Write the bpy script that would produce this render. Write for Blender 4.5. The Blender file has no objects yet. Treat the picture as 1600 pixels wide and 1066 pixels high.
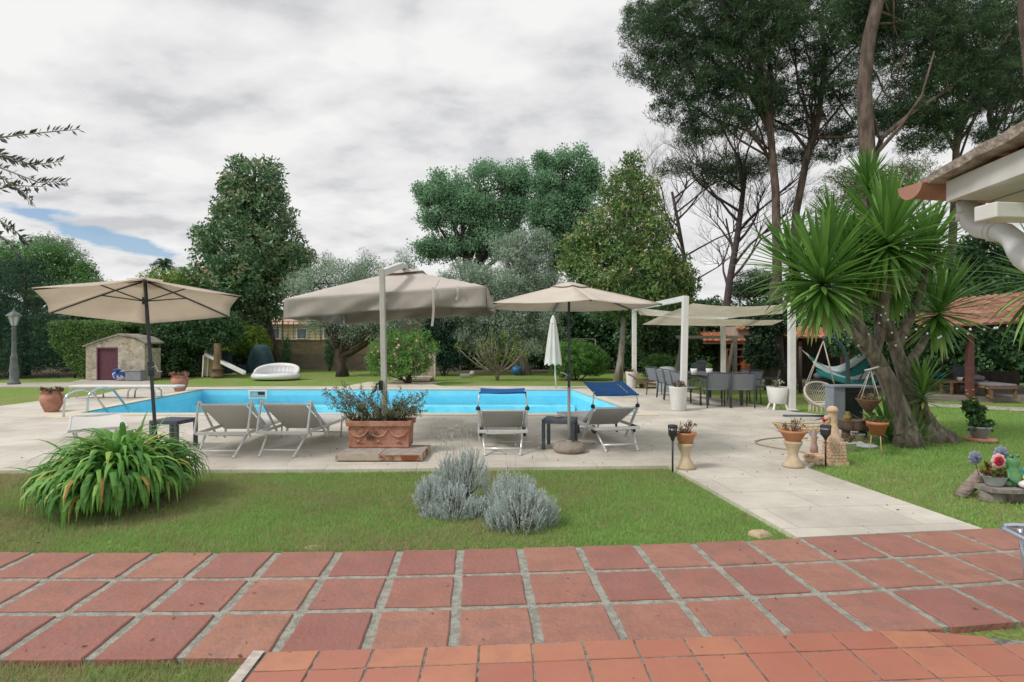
import bpy, math, random
import numpy as np
from mathutils import Vector, Matrix
from mathutils.geometry import tessellate_polygon
R = math.radians
rng = np.random.default_rng(7); random.seed(7)
C = bpy.context.scene.collection
SC = bpy.context.scene

# ------------------------------------------------------------ camera, sky, sun
F = 890.0; HC = 1.6; HY = 533.0            # focal length in photo pixels, eye height, horizon row
cam = bpy.data.cameras.new('camera'); co = bpy.data.objects.new('camera', cam); C.objects.link(co)
cam.sensor_width = 36; cam.lens = 36*F/1600; cam.clip_start = 0.05; cam.clip_end = 600
co.location = (0, 0, HC); co.rotation_euler = (R(90), 0, 0); SC.camera = co
SUN_EL, SUN_AZ = 48, -118                    # azimuth from +Y towards +X
w = bpy.data.worlds.new('World'); SC.world = w; w.use_nodes = True
nt = w.node_tree; nt.nodes.clear(); N = nt.nodes.new; K = nt.links.new
def nd(t, tp, **kw):
    n = t.nodes.new(tp)
    for k, v in kw.items(): setattr(n, k, v)
    return n
def math_(t, op, a, b=None, c=None, clamp=False):
    n = t.nodes.new('ShaderNodeMath'); n.operation = op; n.use_clamp = clamp
    for i, v in enumerate((a, b, c)):
        if v is None: continue
        if isinstance(v, (int, float)): n.inputs[i].default_value = v
        else: t.links.new(v, n.inputs[i])
    return n.outputs[0]
sky = nd(nt, 'ShaderNodeTexSky', sky_type='NISHITA', sun_disc=False, sun_elevation=R(SUN_EL), sun_rotation=R(SUN_AZ))
sky.air_density = 1.0; sky.dust_density = .2; sky.ozone_density = 3
tc = N('ShaderNodeTexCoord'); sp = N('ShaderNodeSeparateXYZ'); K(tc.outputs['Generated'], sp.inputs[0])
zz = math_(nt, 'MAXIMUM', math_(nt, 'ADD', sp.outputs[2], 0.22), 0.05)
cb = N('ShaderNodeCombineXYZ'); K(math_(nt, 'DIVIDE', sp.outputs[0], zz), cb.inputs[0]); K(math_(nt, 'DIVIDE', sp.outputs[1], zz), cb.inputs[1])
mp = N('ShaderNodeMapping'); mp.inputs['Rotation'].default_value = (0, 0, R(24)); mp.inputs['Scale'].default_value = (1.0, 1.25, 1); mp.inputs['Location'].default_value = (3.1, 1.4, 0); K(cb.outputs[0], mp.inputs[0])
n1 = nd(nt, 'ShaderNodeTexNoise'); n1.inputs['Scale'].default_value = 2.0; n1.inputs['Detail'].default_value = 5; n1.inputs['Roughness'].default_value = .5; n1.inputs['Distortion'].default_value = .35; K(mp.outputs[0], n1.inputs['Vector'])
n2 = nd(nt, 'ShaderNodeTexNoise'); n2.inputs['Scale'].default_value = 4.2; n2.inputs['Detail'].default_value = 6; n2.inputs['Roughness'].default_value = .55; K(mp.outputs[0], n2.inputs['Vector'])
mx = math_(nt, 'ADD', math_(nt, 'MULTIPLY', n1.outputs[0], .60), math_(nt, 'MULTIPLY', n2.outputs[0], .40))
cr = N('ShaderNodeValToRGB'); e = cr.color_ramp.elements
e[0].position = .39; e[0].color = (.53, .535, .55, 1); e[1].position = .585; e[1].color = (.80, .795, .79, 1)
m_ = cr.color_ramp.elements.new(.47); m_.color = (.68, .68, .69, 1)
K(mx, cr.inputs[0])
# a blue gap between the cloud bands, low in the west (u, v = direction over y)
yy = math_(nt, 'MAXIMUM', sp.outputs[1], .05)
u = math_(nt, 'DIVIDE', sp.outputs[0], yy); v = math_(nt, 'DIVIDE', sp.outputs[2], yy)
ln = math_(nt, 'ADD', v, math_(nt, 'MULTIPLY', u, .31))          # distance from the gap's slanting axis
dv = math_(nt, 'ABSOLUTE', math_(nt, 'ADD', ln, .040))
du = math_(nt, 'ABSOLUTE', math_(nt, 'ADD', u, .735))
nz = math_(nt, 'MULTIPLY', math_(nt, 'SUBTRACT', n2.outputs[0], .5), 3.4)
g = math_(nt, 'ADD', math_(nt, 'MULTIPLY', dv, 42), math_(nt, 'MULTIPLY', du, 5.6))
g = math_(nt, 'SUBTRACT', math_(nt, 'ADD', 1.15, nz), g)
gap = math_(nt, 'MULTIPLY', g, 2.0, clamp=True)
sm = math_(nt, 'MULTIPLY', math_(nt, 'SUBTRACT', math_(nt, 'SUBTRACT', .34, mx), 0.0), 12, clamp=True)   # thin spots elsewhere
gap = math_(nt, 'MULTIPLY', math_(nt, 'MAXIMUM', gap, sm), .9)
b1 = N('ShaderNodeBackground'); b1.inputs[1].default_value = .10; K(sky.outputs[0], b1.inputs[0])
b2 = N('ShaderNodeBackground'); b2.inputs[1].default_value = 1.0; K(cr.outputs[0], b2.inputs[0])
ms = N('ShaderNodeMixShader'); K(gap, ms.inputs[0]); K(b2.outputs[0], ms.inputs[1]); K(b1.outputs[0], ms.inputs[2])
ow = N('ShaderNodeOutputWorld'); K(ms.outputs[0], ow.inputs[0])
sl = bpy.data.lights.new('sun', 'SUN'); sl.energy = 2.0; sl.angle = R(14); sl.color = (1, .96, .9)
so = bpy.data.objects.new('sun', sl); C.objects.link(so)
sd = Vector((math.sin(R(SUN_AZ))*math.cos(R(SUN_EL)), math.cos(R(SUN_AZ))*math.cos(R(SUN_EL)), math.sin(R(SUN_EL))))
so.rotation_euler = sd.to_track_quat('Z', 'Y').to_euler()
SC.view_settings.view_transform = 'Standard'; SC.view_settings.look = 'None'; SC.view_settings.exposure = 0.2; SC.view_settings.gamma = 1
SC.cycles.max_bounces = 8; SC.cycles.diffuse_bounces = 5; SC.cycles.transparent_max_bounces = 8

# ------------------------------------------------------------ helpers
def G(px, py, z=0.0):
    "point at height z seen at photo pixel px, py"
    d = F*(HC-z)/(py-HY); return Vector(((px-800)/F*d, d, z))
def P(px, py, d):
    return Vector(((px-800)/F*d, d, HC-(py-HY)*d/F))
def srgb(r, g, b):
    f = lambda c: (c/255/12.92 if c/255 <= .04045 else ((c/255+.055)/1.055)**2.4)
    return (f(r), f(g), f(b), 1)
def col(c): return tuple(c)+(1,) if len(c) == 3 else tuple(c)

MATS = {}
def mat(name, c, c2=None, scale=8, rough=.75, bump=0, bscale=None, metal=0, detail=5, stretch=(1, 1, 1), mid=(.4, .6), transp=0, spec=.35, attr=False, sheen=0, av=.42):
    "principled material; c2 mixed in by noise; attr: per-face random attribute r shifts the colour"
    if name in MATS: return MATS[name]
    m = bpy.data.materials.new(name); m.use_nodes = True; t = m.node_tree; b = t.nodes['Principled BSDF']; k = t.links.new
    b.inputs['Base Color'].default_value = col(c); b.inputs['Roughness'].default_value = rough; b.inputs['Metallic'].default_value = metal
    b.inputs['Specular IOR Level'].default_value = spec
    tc = t.nodes.new('ShaderNodeTexCoord'); mp = t.nodes.new('ShaderNodeMapping'); mp.inputs['Scale'].default_value = stretch; k(tc.outputs['Object'], mp.inputs[0])
    out = None
    if c2 is not None:
        n = t.nodes.new('ShaderNodeTexNoise'); n.inputs['Scale'].default_value = scale; n.inputs['Detail'].default_value = detail; n.inputs['Roughness'].default_value = .6; k(mp.outputs[0], n.inputs['Vector'])
        r = t.nodes.new('ShaderNodeValToRGB'); r.color_ramp.elements[0].position = mid[0]; r.color_ramp.elements[1].position = mid[1]
        r.color_ramp.elements[0].color = col(c); r.color_ramp.elements[1].color = col(c2); k(n.outputs[0], r.inputs[0]); out = r.outputs[0]
        k(out, b.inputs['Base Color'])
    if attr:
        a = t.nodes.new('ShaderNodeAttribute'); a.attribute_name = 'r'
        h = t.nodes.new('ShaderNodeHueSaturation'); k(math_(t, 'ADD', math_(t, 'MULTIPLY', a.outputs['Fac'], av), 1-av/2), h.inputs['Value'])
        k(math_(t, 'ADD', math_(t, 'MULTIPLY', a.outputs['Fac'], .018), .491), h.inputs['Hue'])
        if out: k(out, h.inputs['Color'])
        else: h.inputs['Color'].default_value = col(c)
        k(h.outputs[0], b.inputs['Base Color'])
    if bump:
        n = t.nodes.new('ShaderNodeTexNoise'); n.inputs['Scale'].default_value = bscale or scale*3; n.inputs['Detail'].default_value = 6; k(mp.outputs[0], n.inputs['Vector'])
        bp = t.nodes.new('ShaderNodeBump'); bp.inputs['Strength'].default_value = bump; bp.inputs['Distance'].default_value = .02; k(n.outputs[0], bp.inputs['Height']); k(bp.outputs[0], b.inputs['Normal'])
    if transp: b.inputs['Alpha'].default_value = 1-transp
    if sheen: b.inputs['Sheen Weight'].default_value = sheen
    MATS[name] = m; return m
def leafmat(name, stops, rough=.5, trans=.3, spec=.3):
    if name in MATS: return MATS[name]
    m = bpy.data.materials.new(name); m.use_nodes = True; t = m.node_tree; b = t.nodes['Principled BSDF']; k = t.links.new
    a = t.nodes.new('ShaderNodeAttribute'); a.attribute_name = 'r'
    r = t.nodes.new('ShaderNodeValToRGB'); el = r.color_ramp.elements
    el[0].position = stops[0][0]; el[0].color = col(stops[0][1]); el[1].position = stops[-1][0]; el[1].color = col(stops[-1][1])
    for p_, c_ in stops[1:-1]:
        x = el.new(p_); x.color = col(c_)
    k(a.outputs['Fac'], r.inputs[0]); k(r.outputs[0], b.inputs['Base Color']); b.inputs['Roughness'].default_value = rough; b.inputs['Specular IOR Level'].default_value = spec
    tr = t.nodes.new('ShaderNodeBsdfTranslucent'); k(r.outputs[0], tr.inputs[0])
    mx = t.nodes.new('ShaderNodeMixShader'); mx.inputs[0].default_value = trans; k(b.outputs[0], mx.inputs[1]); k(tr.outputs[0], mx.inputs[2])
    k(mx.outputs[0], t.nodes['Material Output'].inputs[0]); MATS[name] = m; return m

def tag(o, label=None, cat=None, group=None, kind=None):
    if label: o['label'] = label
    if cat: o['category'] = cat
    if group: o['group'] = group
    if kind: o['kind'] = kind
    return o
def T(name, label, cat, loc=(0, 0, 0), rz=0, group=None):
    o = bpy.data.objects.new(name, None); o.empty_display_size = .1; C.objects.link(o); o.location = loc; o.rotation_euler = (0, 0, rz)
    return tag(o, label, cat, group)
def dup(root, loc, rz=None, label=None, group=None, scale=None):
    def cp(o, par):
        c = o.copy(); C.objects.link(c); c.parent = par
        for ch in list(o.children): cp(ch, c)
        return c
    r = cp(root, None); r.location = loc
    if rz is not None: r.rotation_euler = (0, 0, rz)
    if label: r['label'] = label
    if group: r['group'] = group
    if scale: r.scale = (scale,)*3
    return r
def link(name, me, m, parent=None, org=None):
    o = bpy.data.objects.new(name, me); C.objects.link(o)
    if m: me.materials.append(m)
    if parent is not None: o.parent = parent
    return o
class MB:
    "collects shapes for one mesh object"
    def __init__(s, org=(0, 0, 0)): s.v = []; s.f = []; s.sm = []; s.r = []; s.o = Vector(org); s.rv = None
    def add(s, vs, fs, smooth=False):
        n = len(s.v); s.v += [tuple(Vector(v)-s.o) for v in vs]; s.f += [tuple(i+n for i in f) for f in fs]; s.sm += [smooth]*len(fs)
        rv = s.rv if s.rv is not None else .5
        s.r += [rv]*len(fs); return s
    def box(s, c, sz, rz=0, rx=0, ry=0, taper=1.0):
        M = Matrix.Translation(c) @ Matrix.Rotation(rz, 4, 'Z') @ Matrix.Rotation(rx, 4, 'X') @ Matrix.Rotation(ry, 4, 'Y')
        x, y, z = sz[0]/2, sz[1]/2, sz[2]/2; vs = []
        for k_, tz in ((-z, 1.0), (z, taper)):
            vs += [M @ Vector(p_) for p_ in ((-x*tz, -y*tz, k_), (x*tz, -y*tz, k_), (x*tz, y*tz, k_), (-x*tz, y*tz, k_))]
        return s.add(vs, [(3, 2, 1, 0), (4, 5, 6, 7), (0, 1, 5, 4), (1, 2, 6, 5), (2, 3, 7, 6), (3, 0, 4, 7)])
    def tube(s, pts, rad, n=8, cap=True, flat=1.0):
        pts = [Vector(p_) for p_ in pts]
        if isinstance(rad, (int, float)): rad = [rad]*len(pts)
        t = (pts[1]-pts[0]).normalized(); a = t.orthogonal().normalized(); vs = []
        if abs(t.z) < .9:
            a = t.cross(Vector((0, 0, 1))).normalized()
        for i, p_ in enumerate(pts):
            if 0 < i < len(pts)-1: t = (pts[i+1]-pts[i-1])
            elif i == 0: t = pts[1]-pts[0]
            else: t = pts[-1]-pts[-2]
            if t.length < 1e-9: t = Vector((0, 0, 1))
            t.normalize(); a = (a-t*a.dot(t))
            if a.length < 1e-6: a = t.orthogonal()
            a.normalize(); b = t.cross(a)
            for j in range(n):
                q = 2*math.pi*j/n; vs.append(p_+(a*math.cos(q)+b*math.sin(q)*flat)*rad[i])
        fs = [(i*n+j, i*n+(j+1) % n, (i+1)*n+(j+1) % n, (i+1)*n+j) for i in range(len(pts)-1) for j in range(n)]
        s.add(vs, fs, True)
        if cap:
            k0 = len(s.v)-len(vs); s.f += [tuple(k0+j for j in reversed(range(n))), tuple(k0+(len(pts)-1)*n+j for j in range(n))]; s.sm += [False]*2; s.r += [s.rv if s.rv is not None else .5]*2
        return s
    def bar(s, p, q, wx, wy=None):
        "square bar from p to q"
        p, q = Vector(p), Vector(q); wy = wy or wx; t = (q-p).normalized()
        a = t.cross(Vector((0, 0, 1)));  a = a.normalized() if a.length > 1e-3 else Vector((1, 0, 0)); b = t.cross(a).normalized(); vs = []
        for c_ in (p, q): vs += [c_+a*x*wx/2+b*y*wy/2 for x, y in ((-1, -1), (1, -1), (1, 1), (-1, 1))]
        return s.add(vs, [(3, 2, 1, 0), (4, 5, 6, 7), (0, 1, 5, 4), (1, 2, 6, 5), (2, 3, 7, 6), (3, 0, 4, 7)])
    def lathe(s, prof, c=(0, 0, 0), n=24, sx=1, sy=1, smooth=True):
        c = Vector(c); vs = [c+Vector((r_*math.cos(2*math.pi*j/n)*sx, r_*math.sin(2*math.pi*j/n)*sy, z)) for r_, z in prof for j in range(n)]
        fs = [(i*n+j, i*n+(j+1) % n, (i+1)*n+(j+1) % n, (i+1)*n+j) for i in range(len(prof)-1) for j in range(n)]
        return s.add(vs, fs, smooth)
    def ball(s, c, r_, n=12, sz=1, sx=1, sy=1):
        k_ = max(4, n//2)
        return s.lathe([(max(1e-4, r_*math.sin(math.pi*i/k_)), -r_*sz*math.cos(math.pi*i/k_)) for i in range(k_+1)], c, n, sx, sy)
    def grid(s, fn, nu, nv, smooth=True):
        vs = [fn(i/nu, j/nv) for j in range(nv+1) for i in range(nu+1)]
        return s.add(vs, [(j*(nu+1)+i, j*(nu+1)+i+1, (j+1)*(nu+1)+i+1, (j+1)*(nu+1)+i) for j in range(nv) for i in range(nu)], smooth)
    def poly(s, loops, z0, z1=None):
        "flat polygon with holes at height z0; with z1 also skirts down to z1"
        lv = [[Vector((p_[0], p_[1], 0)) for p_ in l] for l in loops]; flat = [p_ for l in lv for p_ in l]
        tri = tessellate_polygon(lv); vs = [Vector((p_.x, p_.y, z0)) for p_ in flat]; fs = []
        for a, b, c_ in tri:
            nz = (flat[b]-flat[a]).cross(flat[c_]-flat[a]).z
            fs.append((a, b, c_) if nz > 0 else (c_, b, a))
        s.add(vs, fs)
        if z1 is not None:
            for l in lv:
                m = len(l)
                for i in range(m):
                    a, b = l[i], l[(i+1) % m]; s.add([(a.x, a.y, z0), (b.x, b.y, z0), (b.x, b.y, z1), (a.x, a.y, z1)], [(0, 1, 2, 3)])
        return s
    def slab(s, fn, nu, nv, th, smooth=True):
        "thick sheet: a grid with thickness"
        top = [[Vector(fn(i/nu, j/nv)) for i in range(nu+1)] for j in range(nv+1)]
        s.grid(lambda a, b: top[round(b*nv)][round(a*nu)], nu, nv, smooth)
        s.grid(lambda a, b: top[round(b*nv)][round((1-a)*nu)]-Vector((0, 0, th)), nu, nv, smooth)
        ed = [(top[0][i], top[0][i+1]) for i in range(nu)]+[(top[j][nu], top[j+1][nu]) for j in range(nv)]+[(top[nv][i+1], top[nv][i]) for i in range(nu)]+[(top[j+1][0], top[j][0]) for j in range(nv)]
        for a, b in ed: s.add([a, b, b-Vector((0, 0, th)), a-Vector((0, 0, th))], [(3, 2, 1, 0)])
        return s
    def build(s, name, m, parent=None, bevel=0, attr=False):
        me = bpy.data.meshes.new(name); me.from_pydata(s.v, [], s.f); me.polygons.foreach_set('use_smooth', s.sm)
        if attr: me.attributes.new('r', 'FLOAT', 'FACE').data.foreach_set('value', s.r)
        me.update(); o = link(name, me, m, parent)
        if bevel:
            b = o.modifiers.new('bevel', 'BEVEL'); b.width = bevel; b.segments = 2; b.limit_method = 'ANGLE'; b.angle_limit = R(40)
        return o
def unit(a): return a/np.maximum(np.linalg.norm(a, axis=1, keepdims=True), 1e-9)
def quadmesh(name, V, m, parent, r):
    "V: n x 4 x 3 leaf quads, r: n values"
    n = len(V); me = bpy.data.meshes.new(name); me.vertices.add(n*4); me.vertices.foreach_set('co', V.reshape(-1).astype(np.float32))
    me.loops.add(n*4); me.loops.foreach_set('vertex_index', np.arange(n*4, dtype=np.int32)); me.polygons.add(n)
    me.polygons.foreach_set('loop_start', np.arange(0, n*4, 4, dtype=np.int32))
    me.attributes.new('r', 'FLOAT', 'FACE').data.foreach_set('value', np.clip(r, 0, 1).astype(np.float32)); me.update(calc_edges=True)
    return link(name, me, m, parent)
def leafquads(c, a, L, W):
    b = np.cross(a, unit(rng.normal(size=a.shape))); b = unit(b)
    L = np.asarray(L).reshape(-1, 1); W = np.asarray(W).reshape(-1, 1)
    return np.stack([c-a*L*.5, c+b*W*.5-a*L*.05, c+a*L*.5, c-b*W*.5-a*L*.05], axis=1)
def blobpts(blobs, n, shell=.65, billow=False):
    "clump centres in ellipsoids (x,y,z,rx,ry,rz), mostly near the surface"
    B = np.array(blobs, float); wt = (B[:, 3]*B[:, 4]*B[:, 5])**(2/3); k = rng.choice(len(B), n, p=wt/wt.sum())
    if billow:                                  # billows: clumps gather on smaller lobes that bulge from each ellipsoid
        nl_ = max(6, n//22); kb_ = rng.choice(len(B), nl_, p=wt/wt.sum()); dl = unit(rng.normal(size=(nl_, 3))+np.array([0, 0, .15])); lc_ = B[kb_, :3]+dl*B[kb_, 3:]*rng.uniform(.35, .86, nl_)[:, None]; lr_ = B[kb_, 3:]*rng.uniform(.24, .42, nl_)[:, None]
        j = rng.integers(0, nl_, n); d = unit(rng.normal(size=(n, 3))+np.array([0, 0, .25])); q_ = lc_[j]+d*lr_[j]*rng.uniform(.75, 1.05, n)[:, None]
        fill = rng.random(n) < .3; q2 = B[k, :3]+unit(rng.normal(size=(n, 3)))*B[k, 3:]*(rng.random(n)**.5)[:, None]*.9; return np.where(fill[:, None], q2, q_), d
    d = unit(rng.normal(size=(n, 3))); rad = np.where(rng.random(n) < shell, rng.uniform(.72, 1.06, n), rng.uniform(.1, .8, n)**.6)
    return B[k, :3]+d*B[k, 3:]*rad[:, None], d
def foliage(name, centers, per, cr_, L, W, m, parent, org, out=None, up=0.0, flat=1.0, cl=None, jit=.35):
    n = len(centers); k = np.repeat(np.arange(n), per); N_ = len(k)
    off = unit(rng.normal(size=(N_, 3)))*(rng.random(N_)**.45)[:, None]*cr_; off[:, 2] *= flat
    c = centers[k]+off-np.array(org)
    a = unit(rng.normal(size=(N_, 3))+off/cr_*.9+np.array([0, 0, up]))
    clr = (rng.random(n) if cl is None else cl)
    r_ = clr[k]*(1-jit)+rng.random(N_)*jit
    s_ = rng.uniform(.7, 1.25, N_)
    return quadmesh(name, leafquads(c, a, L*s_, W*s_), m, parent, r_)
# ------------------------------------------------------------ materials of the setting
def lawn_mat():
    m = bpy.data.materials.new('lawn'); m.use_nodes = True; t = m.node_tree; b = t.nodes['Principled BSDF']; k = t.links.new
    tc = t.nodes.new('ShaderNodeTexCoord')
    def noise(s, d=5, ro=.6):
        n = t.nodes.new('ShaderNodeTexNoise'); n.inputs['Scale'].default_value = s; n.inputs['Detail'].default_value = d; n.inputs['Roughness'].default_value = ro; k(tc.outputs['Object'], n.inputs['Vector']); return n
    n = noise(.55, 6, .65); r = t.nodes.new('ShaderNodeValToRGB'); e = r.color_ramp.elements
    e[0].position = .36; e[0].color = (.30, .30, .14, 1); e[1].position = .62; e[1].color = (.18, .32, .07, 1)
    x = e.new(.47); x.color = (.24, .32, .105, 1); k(n.outputs[0], r.inputs[0])
    f = noise(34, 4, .7); fr = t.nodes.new('ShaderNodeValToRGB'); fr.color_ramp.elements[0].position = .3; fr.color_ramp.elements[0].color = (.55, .55, .5, 1); fr.color_ramp.elements[1].position = .7; fr.color_ramp.elements[1].color = (1.35, 1.3, 1.2, 1); k(f.outputs[0], fr.inputs[0])
    mu = t.nodes.new('ShaderNodeMix'); mu.data_type = 'RGBA'; mu.blend_type = 'MULTIPLY'; mu.inputs[0].default_value = 1; k(r.outputs[0], mu.inputs[6]); k(fr.outputs[0], mu.inputs[7])
    dn = noise(1.4, 6, .7); dr = t.nodes.new('ShaderNodeValToRGB'); dr.color_ramp.elements[0].position = .60; dr.color_ramp.elements[1].position = .72; dr.color_ramp.elements[1].color = (.5, .5, .5, 1); k(dn.outputs[0], dr.inputs[0])
    m2 = t.nodes.new('ShaderNodeMix'); m2.data_type = 'RGBA'; k(dr.outputs[0], m2.inputs[0]); k(mu.outputs[2], m2.inputs[6]); m2.inputs[7].default_value = (.24, .17, .10, 1); k(m2.outputs[2], b.inputs['Base Color'])
    b.inputs['Roughness'].default_value = .95; b.inputs['Specular IOR Level'].default_value = .1
    g_ = noise(60, 5); bp = t.nodes.new('ShaderNodeBump'); bp.inputs['Strength'].default_value = .9; bp.inputs['Distance'].default_value = .03; k(g_.outputs[0], bp.inputs['Height']); k(bp.outputs[0], b.inputs['Normal'])
    return m
def paver_mat():
    m = bpy.data.materials.new('deck_pavers'); m.use_nodes = True; t = m.node_tree; b = t.nodes['Principled BSDF']; k = t.links.new
    tc = t.nodes.new('ShaderNodeTexCoord'); mp = t.nodes.new('ShaderNodeMapping'); mp.inputs['Rotation'].default_value = (0, 0, R(-5)); k(tc.outputs['Object'], mp.inputs[0])
    br = t.nodes.new('ShaderNodeTexBrick'); br.offset = 0.5; br.inputs['Scale'].default_value = 1; br.inputs['Brick Width'].default_value = 1.15; br.inputs['Row Height'].default_value = .58
    br.inputs['Mortar Size'].default_value = .005; br.inputs['Mortar Smooth'].default_value = .6
    br.inputs['Color1'].default_value = (.63, .595, .53, 1); br.inputs['Color2'].default_value = (.575, .545, .49, 1); br.inputs['Mortar'].default_value = (.30, .285, .26, 1); k(mp.outputs[0], br.inputs['Vector'])
    n = t.nodes.new('ShaderNodeTexNoise'); n.inputs['Scale'].default_value = .8; n.inputs['Detail'].default_value = 8; n.inputs['Roughness'].default_value = .68; k(tc.outputs['Object'], n.inputs['Vector'])
    r = t.nodes.new('ShaderNodeValToRGB'); r.color_ramp.elements[0].position = .32; r.color_ramp.elements[0].color = (.70, .685, .655, 1); r.color_ramp.elements[1].position = .62; r.color_ramp.elements[1].color = (1.08, 1.07, 1.05, 1); k(n.outputs[0], r.inputs[0])
    mu = t.nodes.new('ShaderNodeMix'); mu.data_type = 'RGBA'; mu.blend_type = 'MULTIPLY'; mu.inputs[0].default_value = 1; k(br.outputs[0], mu.inputs[6]); k(r.outputs[0], mu.inputs[7])
    n3 = t.nodes.new('ShaderNodeTexNoise'); n3.inputs['Scale'].default_value = 55; n3.inputs['Detail'].default_value = 3; k(tc.outputs['Object'], n3.inputs['Vector'])
    r3 = t.nodes.new('ShaderNodeValToRGB'); r3.color_ramp.elements[0].position = .3; r3.color_ramp.elements[0].color = (.9, .9, .9, 1); r3.color_ramp.elements[1].position = .6; r3.color_ramp.elements[1].color = (1, 1, 1, 1); k(n3.outputs[0], r3.inputs[0])
    m3 = t.nodes.new('ShaderNodeMix'); m3.data_type = 'RGBA'; m3.blend_type = 'MULTIPLY'; m3.inputs[0].default_value = 1; k(mu.outputs[2], m3.inputs[6]); k(r3.outputs[0], m3.inputs[7]); k(m3.outputs[2], b.inputs['Base Color'])
    b.inputs['Roughness'].default_value = .7; b.inputs['Specular IOR Level'].default_value = .25
    return m
M_lawn = lawn_mat(); M_deck = paver_mat()
M_cope = mat('coping_stone', (.66, .60, .48), (.60, .54, .43), 3, .7)
M_basin = mat('pool_liner', (.24, .76, .93), (.46, .92, 1.0), 1.1, .6)  # paler noise patches paint caustic-like light into the liner colour
M_basin2 = mat('pool_wall_liner', (.20, .67, .87), (.25, .71, .89), 1.5, .6)
M_grout = mat('terrace_mortar', (.26, .26, .22), (.40, .395, .34), 20, .95, bump=.8, bscale=90)
def tilemat(name, a, b_, c_, rough, bmp=.5):
    m = mat(name, a, b_, 3.0, rough, bump=bmp, bscale=30, attr=True, mid=(.35, .68), detail=8, av=.2); t = m.node_tree; k = t.links.new; b = t.nodes['Principled BSDF']
    src = b.inputs['Base Color'].links[0].from_socket; tc = t.nodes.new('ShaderNodeTexCoord')
    n = t.nodes.new('ShaderNodeTexNoise'); n.inputs['Scale'].default_value = 7; n.inputs['Detail'].default_value = 9; n.inputs['Roughness'].default_value = .72; k(tc.outputs['Object'], n.inputs['Vector'])
    r = t.nodes.new('ShaderNodeValToRGB'); r.color_ramp.elements[0].position = .46; r.color_ramp.elements[1].position = .66; r.color_ramp.elements[1].color = (.8, .8, .8, 1); k(n.outputs[0], r.inputs[0])
    mx = t.nodes.new('ShaderNodeMix'); mx.data_type = 'RGBA'; k(r.outputs[0], mx.inputs[0]); k(src, mx.inputs[6]); mx.inputs[7].default_value = col(c_)
    vo = t.nodes.new('ShaderNodeTexVoronoi'); vo.inputs['Scale'].default_value = 5.2; k(tc.outputs['Object'], vo.inputs['Vector'])
    s = math_(t, 'LESS_THAN', vo.outputs['Distance'], .035); m2 = t.nodes.new('ShaderNodeMix'); m2.data_type = 'RGBA'; k(math_(t, 'MULTIPLY', s, .7), m2.inputs[0]); k(mx.outputs[2], m2.inputs[6]); m2.inputs[7].default_value = (.06, .035, .03, 1)
    k(m2.outputs[2], b.inputs['Base Color']); return m
M_tile = tilemat('terracotta_tile', (.31, .138, .105), (.37, .175, .135), (.25, .14, .12), .7)
M_tile2 = tilemat('glazed_terracotta', (.41, .165, .105), (.45, .185, .12), (.37, .16, .115), .42, .1)
M_grout2 = mat('step_mortar', (.12, .115, .10), (.30, .28, .24), 25, .95, bump=.6)

# ------------------------------------------------------------ ground
pool = [G(125, 647), G(1000, 647.5), G(895, 610.5), G(316, 609.5)]
pool = [(p_.x, p_.y) for p_ in pool]                       # water rectangle, counter-clockwise from near left
def grow(pl, k_):
    cx = sum(p_[0] for p_ in pl)/4; cy = sum(p_[1] for p_ in pl)/4
    return [(p_[0]+math.copysign(k_, p_[0]-cx), p_[1]+math.copysign(k_, p_[1]-cy)) for p_ in pl]
LZ = -.04
MB().poly([[(-150, -25), (150, -25), (150, 260), (-150, 260)], grow(pool, .33)], LZ).build('lawn', M_lawn).__setitem__('kind', 'structure')
def gxy(*pts): return [tuple(G(a, b)[:2]) for a, b in pts]
dk = gxy((-420, 737), (0, 735), (520, 733.5), (1045, 727.5), (1246, 839.5), (1536, 826), (1262, 731), (1300, 704), (1345, 672), (1350, 655), (1240, 643.5), (1130, 622.5), (1020, 603.5), (900, 603.3), (700, 603.3), (400, 603.8), (300, 605), (243, 605.5), (185, 609), (155, 617), (65, 626), (0, 634.5), (-420, 690))
o = MB().poly([dk, grow(pool, .02)], 0.0, LZ-.05).build('pool_deck', M_deck); tag(o, kind='structure')
o = MB().poly([gxy((-500, 607), (22, 603.8), (132, 604.2), (243, 605.5), (240, 598), (235, 592.5), (128, 592.5), (110, 597), (20, 598), (-500, 599))], -.012, LZ-.03).build('garden_path', mat('path_concrete', (.47, .43, .38), (.40, .37, .33), 2, .85)); tag(o, kind='structure')
# coping: a pale slab rim round the water, with the rounded shower slab at its near left corner
ci = grow(pool, 0); cw = grow(pool, .32)
mb = MB().poly([cw, ci], .028, -.005)
tag(mb.build('pool_coping', M_cope, bevel=.006), kind='structure')
cs = [G(64, 646), G(68, 652), G(90, 654.5), G(128, 655), G(128, 649.8)]
tag(MB().poly([[tuple(p_[:2]) for p_ in cs]], .024, -.004).build('pool_coping', M_cope), kind='structure')
mb = MB(); pi = pool
for i in range(4):
    a, b = pi[i], pi[(i+1) % 4]; mb.add([(a[0], a[1], .03), (b[0], b[1], .03), (b[0], b[1], -1.35), (a[0], a[1], -1.35)], [(0, 1, 2, 3)])
    # step ledge under the water line along each wall gives the lighter band
bs = mb.build('pool_wall', M_basin2); tag(bs, kind='structure')
tag(MB().poly([pool], -1.35).build('pool_floor', M_basin), kind='structure')
mb = MB()
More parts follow.
